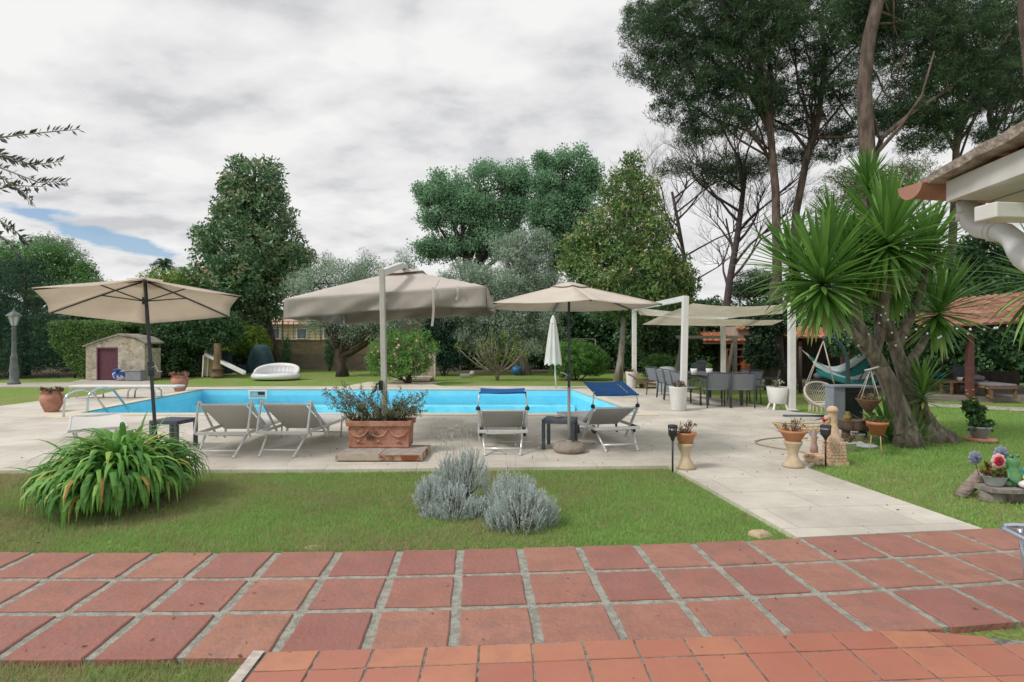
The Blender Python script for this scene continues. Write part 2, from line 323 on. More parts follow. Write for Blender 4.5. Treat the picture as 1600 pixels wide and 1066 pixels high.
# broad underwater bench along the far wall
y1 = pool[2][1]; mb.box(((pool[2][0]+pool[3][0])/2, y1-.31, -.90), (pool[2][0]-pool[3][0], .6, .9))
tag(mb.build('pool_bench', M_basin), kind='structure')
m = bpy.data.materials.new('pool_water'); m.use_nodes = True; t = m.node_tree; t.nodes.clear(); k = t.links.new
tr = t.nodes.new('ShaderNodeBsdfTransparent'); tr.inputs[0].default_value = (.86, .99, 1, 1)
gl = t.nodes.new('ShaderNodeBsdfGlossy'); gl.inputs['Roughness'].default_value = .06; gl.inputs[0].default_value = (1, 1, 1, 1)
fr = t.nodes.new('ShaderNodeFresnel'); fr.inputs[0].default_value = 1.33
tcc = t.nodes.new('ShaderNodeTexCoord'); mpp = t.nodes.new('ShaderNodeMapping'); mpp.inputs['Scale'].default_value = (1, 1.6, 1); k(tcc.outputs['Object'], mpp.inputs[0])
ns = t.nodes.new('ShaderNodeTexNoise'); ns.inputs['Scale'].default_value = 5; ns.inputs['Detail'].default_value = 4; k(mpp.outputs[0], ns.inputs['Vector'])
bp = t.nodes.new('ShaderNodeBump'); bp.inputs['Strength'].default_value = .7; bp.inputs['Distance'].default_value = .12; k(ns.outputs[0], bp.inputs['Height']); k(bp.outputs[0], gl.inputs['Normal']); k(bp.outputs[0], fr.inputs['Normal'])
mx = t.nodes.new('ShaderNodeMixShader'); k(math_(t, 'MULTIPLY', fr.outputs[0], .6), mx.inputs[0]); k(tr.outputs[0], mx.inputs[1]); k(gl.outputs[0], mx.inputs[2])
ou = t.nodes.new('ShaderNodeOutputMaterial'); k(mx.outputs[0], ou.inputs[0])
tag(MB().poly([pool], -.17).build('water', m), kind='structure')
# pale slab path from the far coping towards the stone shower wall
o = MB().poly([gxy((540, 603), (690, 603), (672, 599), (690, 596.5), (575, 596.5))], -.008, LZ-.02).build('slab_path', M_cope); tag(o, kind='structure')

# soil sheets beyond the lawn; their dark colour paints in the understory shade
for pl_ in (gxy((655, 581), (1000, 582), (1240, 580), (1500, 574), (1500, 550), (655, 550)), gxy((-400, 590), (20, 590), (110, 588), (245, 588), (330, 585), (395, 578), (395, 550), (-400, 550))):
    tag(MB().poly([pl_], LZ+.01).build('shade_soil_bed', mat('understory_shade_soil', (.07, .055, .04), (.13, .10, .07), 9, 1, bump=.6)), kind='structure')
# ------------------------------------------------------------ terracotta terrace
def ty(a, x): return a+.067*x+.0118*x*x
def tx(k_, y): return .06+.46*k_-.065*(y-4.4)
rows = [4.405, 3.93, 3.445, 2.955]
mb = MB(); mt = MB(); rr = random.Random(3)
gx = [-5.6+.25*i for i in range(46)]
mb.grid(lambda a, b: (gx[round(a*45)], ty(rows[0]+.005 if b > .5 else rows[3]+.02, gx[round(a*45)]), -.012), 45, 1, False)
mb.grid(lambda a, b: (gx[round(a*45)], ty(rows[3], gx[round(a*45)])+.02, -.012 if b > .5 else -.09), 45, 1, False)
tag(mb.build('terrace_mortar', M_grout), kind='structure')
def quadtile(mt, c00, c10, c11, c01, z, th, r_, bev=.006):
    "one tile with a rounded shoulder and slightly uneven outline"
    cs = [Vector((p_[0], p_[1], 0)) for p_ in (c00, c10, c11, c01)]; cc = sum(cs, Vector())/4
    zt = z+rr.uniform(-.0015, .0015); mt.rv = r_
    e_ = []                                             # subdivided outline
    for i in range(4):
        a, b = cs[i], cs[(i+1) % 4]
        for j in range(4):
            p_ = a.lerp(b, j/4); p_ = p_+Vector((rr.uniform(-1, 1), rr.uniform(-1, 1), 0))*(.0045 if th > .04 else .0018); e_.append(p_)
    n = len(e_); ins = [p_+(cc-p_).normalized()*bev*1.3 for p_ in e_]
    vs = [p_+Vector((0, 0, z-th)) for p_ in e_]+[p_+Vector((0, 0, zt-bev)) for p_ in e_]+[p_+Vector((0, 0, zt)) for p_ in ins]
    fs = [(i, (i+1) % n, n+(i+1) % n, n+i) for i in range(n)]+[(n+i, n+(i+1) % n, 2*n+(i+1) % n, 2*n+i) for i in range(n)]+[tuple(2*n+i for i in range(n))]
    mt.add(vs, fs)
g_ = .030
for r_ in range(3):
    for k_ in range(-12, 12):
        ya, yb = rows[r_+1]+(g_ if r_ < 2 else 0), rows[r_]-(g_ if r_ > 0 else 0)
        def pt(kx, sgn, a):
            y = ty(a, .06+.46*kx); x = tx(kx, y)+sgn*g_; return (x, ty(a, x))
        quadtile(mt, pt(k_, 1, ya), pt(k_+1, -1, ya), pt(k_+1, -1, yb), pt(k_, 1, yb), 0.0, .05, rr.random())
tag(mt.build('tiled_terrace', M_tile, attr=True), kind='structure')
# raised porch step in smaller glazed tiles
SZ = .16
def sy(a, x): return a+.066*x
def far(x): return min(sy(2.72, x), sy(2.72, 1.95)-.2*(x-1.95)) if x > 1.95 else sy(2.72, x)
mb = MB(); ms_ = MB()
xl = -1.145
srow = [2.715, 2.555, 2.315, 2.075, 1.835, 1.595]
edge = [(xl-.05, sy(1.3, xl)), (3.6, sy(1.3, 3.6)), (3.6, far(3.6))]+[(3.4-.2*i, far(3.4-.2*i)) for i in range(23) if 3.4-.2*i > xl]+[(xl-.05, far(xl))]
mb.poly([edge], SZ-.006, -.06); tag(mb.build('step_mortar', M_grout2), kind='structure')
for r_ in range(5):
    for k_ in range(0, 19):
        x0 = xl+.006+.2465*k_; g2 = .005
        def pp(x, a): return (x-.02*(a-2.7), min(sy(a, x), far(x)-(.0 if a > 2.6 else .012)))
        c = [pp(x0+g2, srow[r_+1]+g2), pp(x0+.2465-g2, srow[r_+1]+g2), pp(x0+.2465-g2, srow[r_]-g2), pp(x0+g2, srow[r_]-g2)]
        if c[3][1]-c[0][1] < .04 or c[2][1]-c[1][1] < .02: continue
        quadtile(ms_, *c, SZ, .03, rr.random(), .003)
tag(ms_.build('porch_step', M_tile2, attr=True), kind='structure')
mb = MB(); mb.add([(xl-.055, far(xl)-.003, SZ+.004), (xl-.002, far(xl)-.003, SZ+.004), (xl+.03, 1.3, SZ+.004), (xl-.035, 1.3, SZ+.004), (xl-.055, far(xl)-.003, -.06), (xl-.035, 1.3, -.06)], [(0, 3, 2, 1), (0, 4, 5, 3)])
tag(mb.build('step_edging', mat('edging_marble', (.55, .50, .45), (.42, .36, .32), 25, .5)), kind='structure')

# ------------------------------------------------------------ grass blades on the near lawns
def inpoly(x, y, pl):
    c = np.zeros(len(x), bool); n = len(pl)
    for i in range(n):
        (x1, y1), (x2, y2) = pl[i], pl[(i+1) % n]
        q = ((y1 > y) != (y2 > y)) & (x < (x2-x1)*(y-y1)/((y2-y1) or 1e-9)+x1); c ^= q
    return c
gd = leafmat('grass_blade', [(0, (.46, .36, .23)), (.14, (.42, .39, .22)), (.32, (.36, .42, .17)), (.6, (.25, .47, .12)), (1, (.38, .56, .19))], .7, .45, .12)
def vnoise(x, y, s):
    "cheap smooth value noise"
    q = np.zeros_like(x)
    for i in range(5):
        a = rng.uniform(0, 6.28, 3); f = s*(1.7**i); q += (np.sin(x*f+a[0]+1.7*np.sin(y*f*.8+a[1]))*np.sin(y*f*1.1+a[2]+1.3*np.sin(x*f*.7)))/(1.35**i)
    return q/2.2
def blades(x, y, h, wd, name='grass'):
    n = len(x); c = np.stack([x, y, np.full(n, LZ)], 1)
    a = unit(np.stack([rng.normal(size=n)*.55, rng.normal(size=n)*.55, np.ones(n)], 1)); hh = (h*rng.uniform(.4, 1.5, n)*np.clip(1+.45*vnoise(x, y, 7.), .35, 1.8))[:, None]
    s_ = unit(np.stack([rng.normal(size=n), rng.normal(size=n)*.6, np.zeros(n)], 1))*(wd*rng.uniform(.6, 1.3, n))[:, None]
    V = np.stack([c-s_, c+s_, c+a*hh+s_*.15, c+a*hh-s_*.15], 1)
    b = np.clip(.46+.42*vnoise(x, y, .9)+.22*vnoise(x, y, 3.7)+rng.normal(size=n)*.27+.065*np.clip(x, -6, 4), 0, 1)
    return tag(quadmesh(name, V, gd, None, b), kind='stuff')
def scatter(n, pl, dens=None):
    P_ = np.array(pl); x = rng.uniform(P_[:, 0].min(), P_[:, 0].max(), n); y = rng.uniform(P_[:, 1].min(), P_[:, 1].max(), n)
    k_ = inpoly(x, y, pl); return x[k_], y[k_]
gA = [(-7.5, ty(rows[0], -5.6)+.005), (-4, ty(rows[0], -4)+.012), (-2, ty(rows[0], -2)+.01), (0, ty(rows[0], 0)+.01), (1.3, ty(rows[0], 1.3)+.01), G(1245, 841)[:2], G(1044, 730)[:2], G(520, 735.5)[:2], G(0, 737)[:2], (-7.5, 7.0)]
gB = [G(1537, 828)[:2], (4.6, 4.97), (8, 5.5), (11, 9), (12, 15), (8.8, 15), (6.3, 9.6), G(1300, 707)[:2], G(1262, 734)[:2]]
gC = [(-3.5, 1.6), (-1.2, 1.6), (-1.2, 2.62), (-1.2, ty(2.94, -1.2)), (-3.5, ty(2.94, -3.5))]
for pl, n, h, wd in ((gA, 250000, .034, .0032), (gB, 190000, .038, .0045), (gC, 40000, .035, .0028)):
    x, y = scatter(n, [tuple(p_) for p_ in pl]); blades(x, y, h, wd)
    x, y = scatter(n//5, [tuple(p_) for p_ in pl]); kk = (vnoise(x, y, 5.) > .25) | (rng.random(len(x)) < .12); blades(x[kk], y[kk], h*1.55, wd*.9)

# fallen leaves on lawn, deck and terrace
x, y = scatter(900, [(-7, 2.8), (7, 2.8), (9, 9), (6, 12), (-7, 12)]); kk = (y < pool[0][1]-.4); x, y = x[kk], y[kk]
n = len(x); V = leafquads(np.stack([x, y, np.where(inpoly(x, y, dk) | (y < 4.6), .006, .0)], 1), unit(np.stack([rng.normal(size=n), rng.normal(size=n), rng.normal(size=n)*.15], 1)), rng.uniform(.015, .045, n), rng.uniform(.006, .02, n))
V[:, :, 2] = np.maximum(V[:, :, 2], .002)
tag(quadmesh('fallen_leaves', V, leafmat('fallen_leaf', [(0, (.10, .06, .035)), (.6, (.24, .16, .09)), (1, (.36, .28, .16))], .9, .1), None, rng.random(n)), kind='stuff')
# ------------------------------------------------------------ materials of the objects
M_alu = mat('lounger_aluminium', (.68, .68, .67), (.62, .62, .61), 12, .4, metal=.15)
M_silver = mat('silver_tube', (.72, .73, .74), (.66, .67, .68), 12, .3, metal=.4)
M_chrome = mat('stainless_steel', (.62, .64, .66), None, rough=.18, metal=1)
M_sling = mat('grey_mesh_fabric', (.62, .60, .565), (.68, .66, .625), 40, .85, bump=.2, bscale=160, transp=.08)
M_sling2 = mat('dark_mesh_fabric', (.42, .42, .405), (.47, .465, .45), 40, .85, bump=.2, bscale=160, transp=.16)
M_slingd = mat('charcoal_sling', (.19, .205, .23), (.23, .245, .27), 60, .8, transp=.05)
M_dark = mat('charcoal_metal', (.06, .072, .09), (.075, .09, .11), 20, .5)
M_black = mat('dark_plastic', (.03, .032, .036), None, rough=.45)
M_blue = mat('blue_visor_fabric', (.008, .11, .36), (.012, .13, .40), 6, .7, bump=.2)
M_white = mat('white_paint', (.74, .73, .71), (.68, .67, .645), 4, .5)
M_terra = mat('terracotta_pot', (.36, .155, .10), (.46, .24, .175), 6, .85, bump=.3, bscale=25)
M_terra2 = mat('light_terracotta', (.50, .25, .13), (.44, .20, .10), 8, .85, bump=.2)
M_conc = mat('rough_concrete', (.33, .28, .23), (.25, .22, .19), 14, .95, bump=.6, bscale=45)
M_canvas = mat('beige_canvas', (.53, .44, .36), (.50, .41, .335), 3, .9, bump=.08, bscale=8)
M_soil = mat('potting_soil', (.05, .035, .025), (.09, .065, .045), 30, 1)
def trans_canvas(name, c, tr=.35):
    m = bpy.data.materials.new(name); m.use_nodes = True; t = m.node_tree; b = t.nodes['Principled BSDF']; k = t.links.new
    tc = t.nodes.new('ShaderNodeTexCoord'); n = t.nodes.new('ShaderNodeTexNoise'); n.inputs['Scale'].default_value = 2.2; n.inputs['Detail'].default_value = 6; k(tc.outputs['Object'], n.inputs['Vector'])
    r = t.nodes.new('ShaderNodeValToRGB'); r.color_ramp.elements[0].position = .3; r.color_ramp.elements[0].color = (c[0]*.88, c[1]*.88, c[2]*.87, 1); r.color_ramp.elements[1].position = .65; r.color_ramp.elements[1].color = col(c); k(n.outputs[0], r.inputs[0])
    k(r.outputs[0], b.inputs['Base Color']); b.inputs['Roughness'].default_value = .9; b.inputs['Specular IOR Level'].default_value = .1
    n2 = t.nodes.new('ShaderNodeTexNoise'); n2.inputs['Scale'].default_value = 5; n2.inputs['Detail'].default_value = 3; k(tc.outputs['Object'], n2.inputs['Vector'])
    bp = t.nodes.new('ShaderNodeBump'); bp.inputs['Strength'].default_value = .35; bp.inputs['Distance'].default_value = .03; k(n2.outputs[0], bp.inputs['Height']); k(bp.outputs[0], b.inputs['Normal'])
    tl = t.nodes.new('ShaderNodeBsdfTranslucent'); k(r.outputs[0], tl.inputs[0]); mx = t.nodes.new('ShaderNodeMixShader'); mx.inputs[0].default_value = tr; k(b.outputs[0], mx.inputs[1]); k(tl.outputs[0], mx.inputs[2])
    k(mx.outputs[0], t.nodes['Material Output'].inputs[0]); return m
M_para = trans_canvas('parasol_beige_canvas', (.82, .74, .665), .55)
M_para3 = trans_canvas('parasol_pale_canvas', (.76, .69, .61), .3)
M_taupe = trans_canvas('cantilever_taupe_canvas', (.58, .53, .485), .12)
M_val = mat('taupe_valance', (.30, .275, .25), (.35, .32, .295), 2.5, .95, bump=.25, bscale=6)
M_sail = trans_canvas('cream_shade_sail', (.84, .80, .71), .6)
M_whitec = trans_canvas('white_parasol_cloth', (.76, .73, .67), .15)

# ------------------------------------------------------------ pool fittings
o = T('diving_board', 'white diving board on bent steel rails over the left end of the pool', 'diving board', (-10.8, 16.0, 0))
mb = MB(); mb.box((0, .0, .335), (3.0, .42, .05)); mb.build('board', M_white, o, bevel=.012)
for dx, ln_ in ((-1.2, .0), (.45, .0)):
    mb = MB()
    for s_ in (-.15, .15):
        mb.tube([(dx-.35, s_, 0), (dx-.33, s_, .2), (dx-.25, s_, .29), (dx+.1, s_, .30), (dx+.3, s_, .29), (dx+.4, s_, .2), (dx+.42, s_, .0)], .022, 8)
    mb.build('support_rail', M_chrome, o)
def handrail(px, py, lab):
    p_ = G(px, py); o = T('pool_ladder_handrail', lab, 'handrail', (p_.x, p_.y, 0), R(2), 'curved steel handrails of the pool ladder')
    pts = [(0, -.0, .0), (0, .02, .38)]+[(0+.0, .3-.28*math.cos(a), .38+.2*math.sin(a)) for a in [R(x) for x in (10, 40, 70, 100, 130, 155)]]+[(.04, .72, .15), (.10, .98, -.35)]
    mb = MB(); mb.tube([(a_[0]+a_[1]*.42, a_[1]*1.0, a_[2]*.95) for a_ in pts], .022, 10); mb.build('rail', M_chrome, o)
    MB().lathe([(.0, .012), (.05, .012), (.05, 0)], (0, 0, 0), 14).build('flange', M_chrome, o); return o
handrail(99, 653, 'nearer left curved steel ladder handrail rising from the pale pool slab')
handrail(136, 647, 'right curved steel ladder handrail dipping into the pool corner')
p_ = P(405, 618.5, 18.47)
o = T('pool_skimmer', 'white framed skimmer opening in the far wall of the pool', 'skimmer', (p_.x, pool[2][1]-.002, -.12))
mb = MB(); W_, H_ = .27, .12
for a, b, s in (((0, 0, H_), 0, (2*W_+.06, .03, .05)), ((0, 0, -H_), 0, (2*W_+.06, .03, .05)), ((-W_, 0, 0), 0, (.05, .028, 2*H_)), ((W_, 0, 0), 0, (.05, .028, 2*H_))): mb.box(a, s)
mb.build('frame', M_white, o, bevel=.004)
MB().box((0, .012, 0), (2*W_-.05, .008, 2*H_-.05)).build('inner_plate', mat('skimmer_grey', (.35, .42, .42), None), o); MB().box((.11, .006, .03), (.22, .008, .1)).build('flap', M_black, o)

# ------------------------------------------------------------ sun loungers
def lounger(kind, back_top=.72, back_y=.06):
    A = kind == 'A'; fm, sm_ = (M_alu, M_sling) if A else (M_silver, M_sling2)
    wd = .345; z0 = .31; hy = .82; L_ = 1.92
    o = T('sun_lounger', '', 'sun lounger')
    mb = MB()
    for s_ in (-1, 1): mb.bar((s_*wd, 0.02, z0), (s_*wd, L_, z0-.0), .028, .045)
    for y in (.0, hy+.02, L_): mb.bar((-wd-.012, y, z0), (wd+.012, y, z0), .03, .045)
    mb.build('frame', fm, o, bevel=.006)
    sw = wd-.03
    mb = MB(); mb.slab(lambda a, b: ((a*2-1)*sw, hy+.03+(L_-hy-.06)*b, z0+.012-.035*math.sin(math.pi*a)*math.sin(math.pi*b)), 8, 10, .005); mb.build('seat', sm_, o)
    bw = sw-.015
    mb = MB(); mb.slab(lambda a, b: ((a*2-1)*bw, hy-.02+(back_y-hy)*b, z0-.055+(back_top-z0+.035)*b-.03*math.sin(math.pi*a)*math.sin(math.pi*b)), 8, 10, .005); mb.build('backrest', sm_, o)
    mb = MB()
    for s_ in (-1, 1): mb.bar((s_*(bw+.022), hy, z0-.05), (s_*(bw+.03), back_y, back_top), .036 if A else .03, .03)
    mb.tube([(-bw-.03, back_y, back_top-.012), (bw+.03, back_y, back_top-.012)], .016, 8)
    mb.build('backrest_frame', fm, o, bevel=.005)
    if A:
        for s_ in (-1, 1):
            b_ = MB().bar((s_*(wd+.02), -.02, z0-.01), (s_*(wd+.022), back_y+.02, back_top+.04), .022, .036); b_.ball((s_*(wd+.012), back_y+.02, back_top+.02), .024, 8); b_.build('arm_post', fm, o, bevel=.004)
            b_ = MB().bar((s_*(wd+.012), back_y+.03, back_top+.02), (s_*(wd+.03), .66, z0-.15), .022, .034); b_.build('side_strut', fm, o, bevel=.004)
    else:
        for s_ in (-1, 1):
            MB().bar((s_*(wd+.005), back_y-.02, back_top), (s_*(wd+.01), .52, z0-.22), .028, .04).build('side_strut', fm, o, bevel=.004)
            MB().ball((s_*(wd+.01), back_y-.01, back_top+.02), .035, 10).build('hinge', M_black, o)
            MB().box((s_*(wd-.03), .14, z0-.03), (.05, .1, .1), rx=R(20)).build('hinge', M_black, o, bevel=.012)
    for s_ in (-1, 1):
        l_ = MB().tube([(s_*(wd-.05), .18, z0-.01), (s_*(wd-.10), -.17, .015)], .0155, 8); l_.tube([(s_*(wd-.098), -.165, .03), (s_*(wd-.10), -.185, 0)], .02, 8); l_.build('leg', fm, o)
        MB().tube([(s_*(wd-.04), L_-.45, z0-.01), (s_*(wd-.09), L_-.36, .0)], .014, 8).build('leg', fm, o)
        MB().tube([(s_*(wd-.02), .85, z0-.01), (s_*(wd-.02), .80, .12)], .02, 8).build('foot_bracket', M_black if not A else fm, o)
    MB().tube([(-wd+.09, -.10, .085), (wd-.09, -.10, .085)], .014 if A else .017, 8).build('crossbar', fm, o)
    MB().tube([(-wd+.1, .14, z0-.05), (wd-.1, .14, z0-.05)], .012, 8).build('crossbar', fm, o)
    MB().tube([(-wd+.08, L_-.38, .08), (wd-.08, L_-.38, .08)], .011, 8).build('crossbar', fm, o)
    return o
def near_pose(px, py, back=.17):
    p_ = G(px, py); return p_
la = lounger('A', .71, .10)
p_ = G(351, 716); la.location = (p_.x-.13, p_.y+.17, 0); la.rotation_euler.z = R(2); la['label'] = 'raised grey sun lounger right beside the left black side table'
la['group'] = 'grey sling sun loungers by the pool'
p_ = G(446, 714.5)
lb = dup(la, (p_.x-.11, p_.y+.17, 0), R(-4), 'grey mesh sun lounger nearer the long terracotta planter, foot towards the pool')
lc = lounger('B', .61, .08)
p_ = G(784, 712); lc.location = (p_.x+.01, p_.y+.17, 0); lc.rotation_euler.z = R(1); lc['label'] = 'silver sun lounger with its blue visor seen edge-on, left of the black side table'; lc['group'] = 'silver sun loungers with blue visors'
p_ = G(962, 706)
ld = dup(lc, (p_.x+.06, p_.y+.2, 0), R(12), 'silver sun lounger turned aside with its blue visor tilted up, right of the parasol pole')
def visor(root, tilt, ln_=.34, mark=False, vh=.28):
    by, bt = .08, .61; wd = .36
    ang = tilt
    for s_ in (-1, 1): MB().tube([(s_*wd, by, bt+.02), (s_*(wd-.01), by-.02, bt+.12), (s_*(wd-.035), by+.03, bt+vh+.02)], .011, 8).build('visor_arm', M_silver, root)
    c, s = math.cos(ang), math.sin(ang)
    mb = MB().slab(lambda a, b: ((a*2-1)*(wd-.03), by+.0+(b-.15)*ln_*c*1.2, bt+vh+(b-.15)*ln_*s*1.2-.012*math.sin(math.pi*a)), 8, 6, .012)
    v_ = mb.build('sun_visor', M_blue, root)
    mb = MB().tube([(-(wd-.02), by-.15*ln_*c*1.2, bt+vh-.005-.15*ln_*s*1.2), (wd-.02, by-.15*ln_*c*1.2, bt+vh-.005-.15*ln_*s*1.2)], .013, 8); mb.build('visor_bar', M_blue, root)
    if mark:
        mb = MB()
        for i in range(9):
            b = .18+.07*i; a = .80+.012*math.sin(i*2.1)
            mb.box(((a*2-1)*(wd-.03), by+(b-.15)*ln_*c*1.2, bt+vh+(b-.15)*ln_*s*1.2-.012*math.sin(math.pi*a)+.003), (.022 if i % 3 else .03, .014, .002), rx=ang, rz=.1)
        mb.build('printed_mark', M_white, v_)
visor(lc, R(6), .28, vh=.26); visor(ld, R(15), .50, True, .22)
# flat lounger behind the strap-leaved plant
lf = T('sun_lounger', 'flat grey sun lounger half hidden behind the strap-leaved plant by the pool ladder', 'sun lounger', (-5.95, 8.2, 0), R(37), 'grey sling sun loungers by the pool')
mb = MB()
for s_ in (-1, 1): mb.bar((s_*.34, 0, .33), (s_*.34, 1.9, .33), .03, .045)
for y in (0, 1.9): mb.bar((-.355, y, .33), (.355, y, .33), .03, .045)
mb.build('frame', M_alu, lf, bevel=.006)
MB().slab(lambda a, b: ((a*2-1)*.32, .02+1.85*b, .345-.03*math.sin(math.pi*a)), 8, 8, .005).build('seat', M_sling, lf)
for s_ in (-1, 1):
    for y in (.25, 1.6): MB().tube([(s_*.3, y, .32), (s_*.26, y+.05, 0)], .015, 8).build('leg', M_alu, lf)

# ------------------------------------------------------------ side tables
def sidetable(px, py, rz, lab, w_=.48, h=.44):
    p_ = G(px, py); o = T('side_table', lab, 'side table', (p_.x, p_.y, 0), rz, 'black square side tables between the loungers')
    mb = MB()
    for i in range(9): mb.box((0, (i-4)*w_/9.2, h-.012), (w_, w_/9.2*.86, .02))
    for s_ in (-1, 1): mb.box((0, s_*(w_/2-.02), h-.034), (w_-.01, .035, .045)); mb.box((s_*(w_/2-.02), 0, h-.036), (.035, w_-.09, .045))
    mb.build('table_top', M_dark, o, bevel=.004)
    for a in (-1, 1):
        for b in (-1, 1): MB().box((a*(w_/2-.028), b*(w_/2-.028), (h-.06)/2), (.05, .05, h-.06)).build('leg', M_dark, o, bevel=.006)
    return o
sidetable(875, 699, R(-14), 'black slatted side table between the two loungers with blue visors')
sidetable(272, 699, R(-8), 'black side table on the left, under the tilted beige parasol', .46, .43)
o = tag(MB().lathe([(.0, .0), (.05, 0), (.062, .02), (.055, .024), (.0, .014)], (0, 0, 0), 20).build('ashtray', mat('ashtray_glass', (.32, .22, .19), None, rough=.3)), 'small brown ashtray on the black side table between the blue-visor loungers', 'ashtray'); q_ = G(875, 699); o.location = (q_.x-.02, q_.y+.05, .44)

# ------------------------------------------------------------ parasols
def parasol_canopy(o, Rr, zr, za, rot, m, sag=.06, valance=0, n=6, vent=True, tilt=None, offset=(0, 0, 0)):
    Mt = Matrix.Translation(offset) @ (tilt or Matrix.Identity(4)) @ Matrix.Translation(-Vector(offset))
    def pt(k_, f, b):
        "panel k, f across 0..1, b from apex 0 to rim 1"
        a0, a1 = rot+2*math.pi*k_/n, rot+2*math.pi*(k_+1)/n
        p0 = Vector((math.cos(a0), math.sin(a0), 0)); p1 = Vector((math.cos(a1), math.sin(a1), 0)); p_ = p0.lerp(p1, f)
        inn = 1-.045*math.sin(math.pi*f)*b**2
        z = za+(zr-za)*(b**1.08)-sag*math.sin(math.pi*f)*math.sin(math.pi*min(b, 1)*.8)*.6
        q = p_*Rr*b*inn; return Mt @ (Vector((q.x, q.y, z))+Vector((offset[0], offset[1], 0)))
    mb = MB()
    for k_ in range(n):
        mb.grid(lambda f, b, k_=k_: pt(k_, f, .02+.98*b), 6, 8)
    c = mb.build('canopy', m, o); sl_ = c.modifiers.new('thickness', 'SOLIDIFY'); sl_.thickness = .004
    if vent:
        mb = MB()
        for k_ in range(n): mb.grid(lambda f, b, k_=k_: pt(k_, f, .02+.2*b)+Vector((0, 0, .035-.012*b)), 4, 2)
        vv = mb.build('vent', m, c); sl_ = vv.modifiers.new('thickness', 'SOLIDIFY'); sl_.thickness = .004
    return Mt, pt
p_ = G(889, 706); o = T('parasol', 'pale beige parasol on a round stone base between the two blue-visor loungers', 'parasol', (p_.x, p_.y, 0), 0, 'open round parasols')
Rr, zr, za = 1.33, 2.10, 2.42
Mt, pt = parasol_canopy(o, Rr, zr, za, R(-84), M_para3)
for k_ in range(6):
    MB().tube([pt(k_, 0, .04)-Vector((0, 0, .02)), pt(k_, 0, .5)-Vector((0, 0, .015)), pt(k_, 0, .99)-Vector((0, 0, .014))], .009, 6).build('rib', M_dark, o)
    MB().tube([(0, 0, 2.2), pt(k_, 0, .42)-Vector((0, 0, .02))], .008, 6).build('strut', M_dark, o)
MB().tube([(0, 0, .9), (0, 0, 2.44)], .019, 10).build('pole', M_dark, o)
MB().tube([(0, 0, .1), (0, 0, .93)], .022, 10).build('lower_pole', mat('grey_pole_sleeve', (.30, .30, .29), None, rough=.5), o)
MB().ball((0, 0, 2.46), .03, 10, 1.3).build('finial', M_dark, o)
c_ = MB().tube([(0, 0, 1.05), (0, 0, 1.15)], .032, 10).build('crank_housing', M_dark, o); MB().tube([(-.02, -.02, 1.1), (-.08, -.05, 1.14), (-.13, -.05, 1.15)], .008, 6).build('crank_handle', M_silver, c_)
MB().lathe([(.0, 0), (.20, 0), (.235, .04), (.235, .09), (.19, .135), (.05, .145), (.05, .17), (.0, .17)], (0, 0, 0), 28).build('base', M_conc, o)
# tilted parasol on the left
base = Vector((-4.83, 7.75, 0)); o = T('parasol', 'beige parasol at the left, tilted to show its dark ribs, on a leaning pole', 'parasol', base, 0, 'open round parasols')
top = P(226.5, 437.5, 7.78)-base; hub = top*.985
Rr = 1.27; tilt = Matrix.Rotation(R(32), 4, 'Z') @ Matrix.Rotation(R(-10.5), 4, 'X') @ Matrix.Rotation(R(-32), 4, 'Z')
def tp(a, r_, dz): return top+(tilt @ Vector((math.cos(a)*r_, math.sin(a)*r_, dz)))
rot1 = R(-58); n = 6; H_ = .34
def pt1(k_, f, b):
    a0, a1 = rot1+2*math.pi*k_/n, rot1+2*math.pi*(k_+1)/n
    q = Vector((math.cos(a0), math.sin(a0), 0)).lerp(Vector((math.cos(a1), math.sin(a1), 0)), f)*Rr*b*(1-.05*math.sin(math.pi*f)*b*b)
    return top+(tilt @ Vector((q.x, q.y, -H_*b**1.1-.035*math.sin(math.pi*f)*math.sin(math.pi*b*.8))))
mb = MB()
for k_ in range(6): mb.grid(lambda f, b, k_=k_: pt1(k_, f, .02+.98*b), 6, 8)
c = mb.build('canopy', M_para, o); s_ = c.modifiers.new('thickness', 'SOLIDIFY'); s_.thickness = .004
mb = MB()
for k_ in range(6): mb.grid(lambda f, b, k_=k_: pt1(k_, f, .02+.17*b)+Vector((0, 0, .03)), 4, 2)
mb.build('vent', M_para, c)
for k_ in range(6):
    MB().tube([pt1(k_, 0, b)-Vector((0, 0, .02)) for b in (.03, .3, .6, .99)], .0105, 6).build('rib', M_dark, o)
    MB().tube([tp(0, 0, -.30), pt1(k_, 0, .45)-Vector((0, 0, .025))], .009, 6).build('strut', M_dark, o)
MB().tube([(0, 0, .05), top*.5, top], .023, 10).build('pole', M_dark, o)
c_ = MB().tube([top*.46, top*.54], .042, 10).build('crank_housing', M_dark, o); q = top*.5; MB().tube([q+Vector((.03, -.03, .02)), q+Vector((.09, -.04, .05)), q+Vector((.12, -.04, -.03)), q+Vector((.17, -.04, -.03))], .008, 6).build('crank_handle', M_silver, c_)
MB().tube([tp(0, 0, -.34), tp(0, 0, -.25)], .035, 10).build('hub', M_dark, o)
MB().lathe([(.0, 0), (.24, 0), (.24, .05), (.06, .08), (.05, .2), (0, .2)], (0, 0, 0), 24).build('base', M_conc, o)
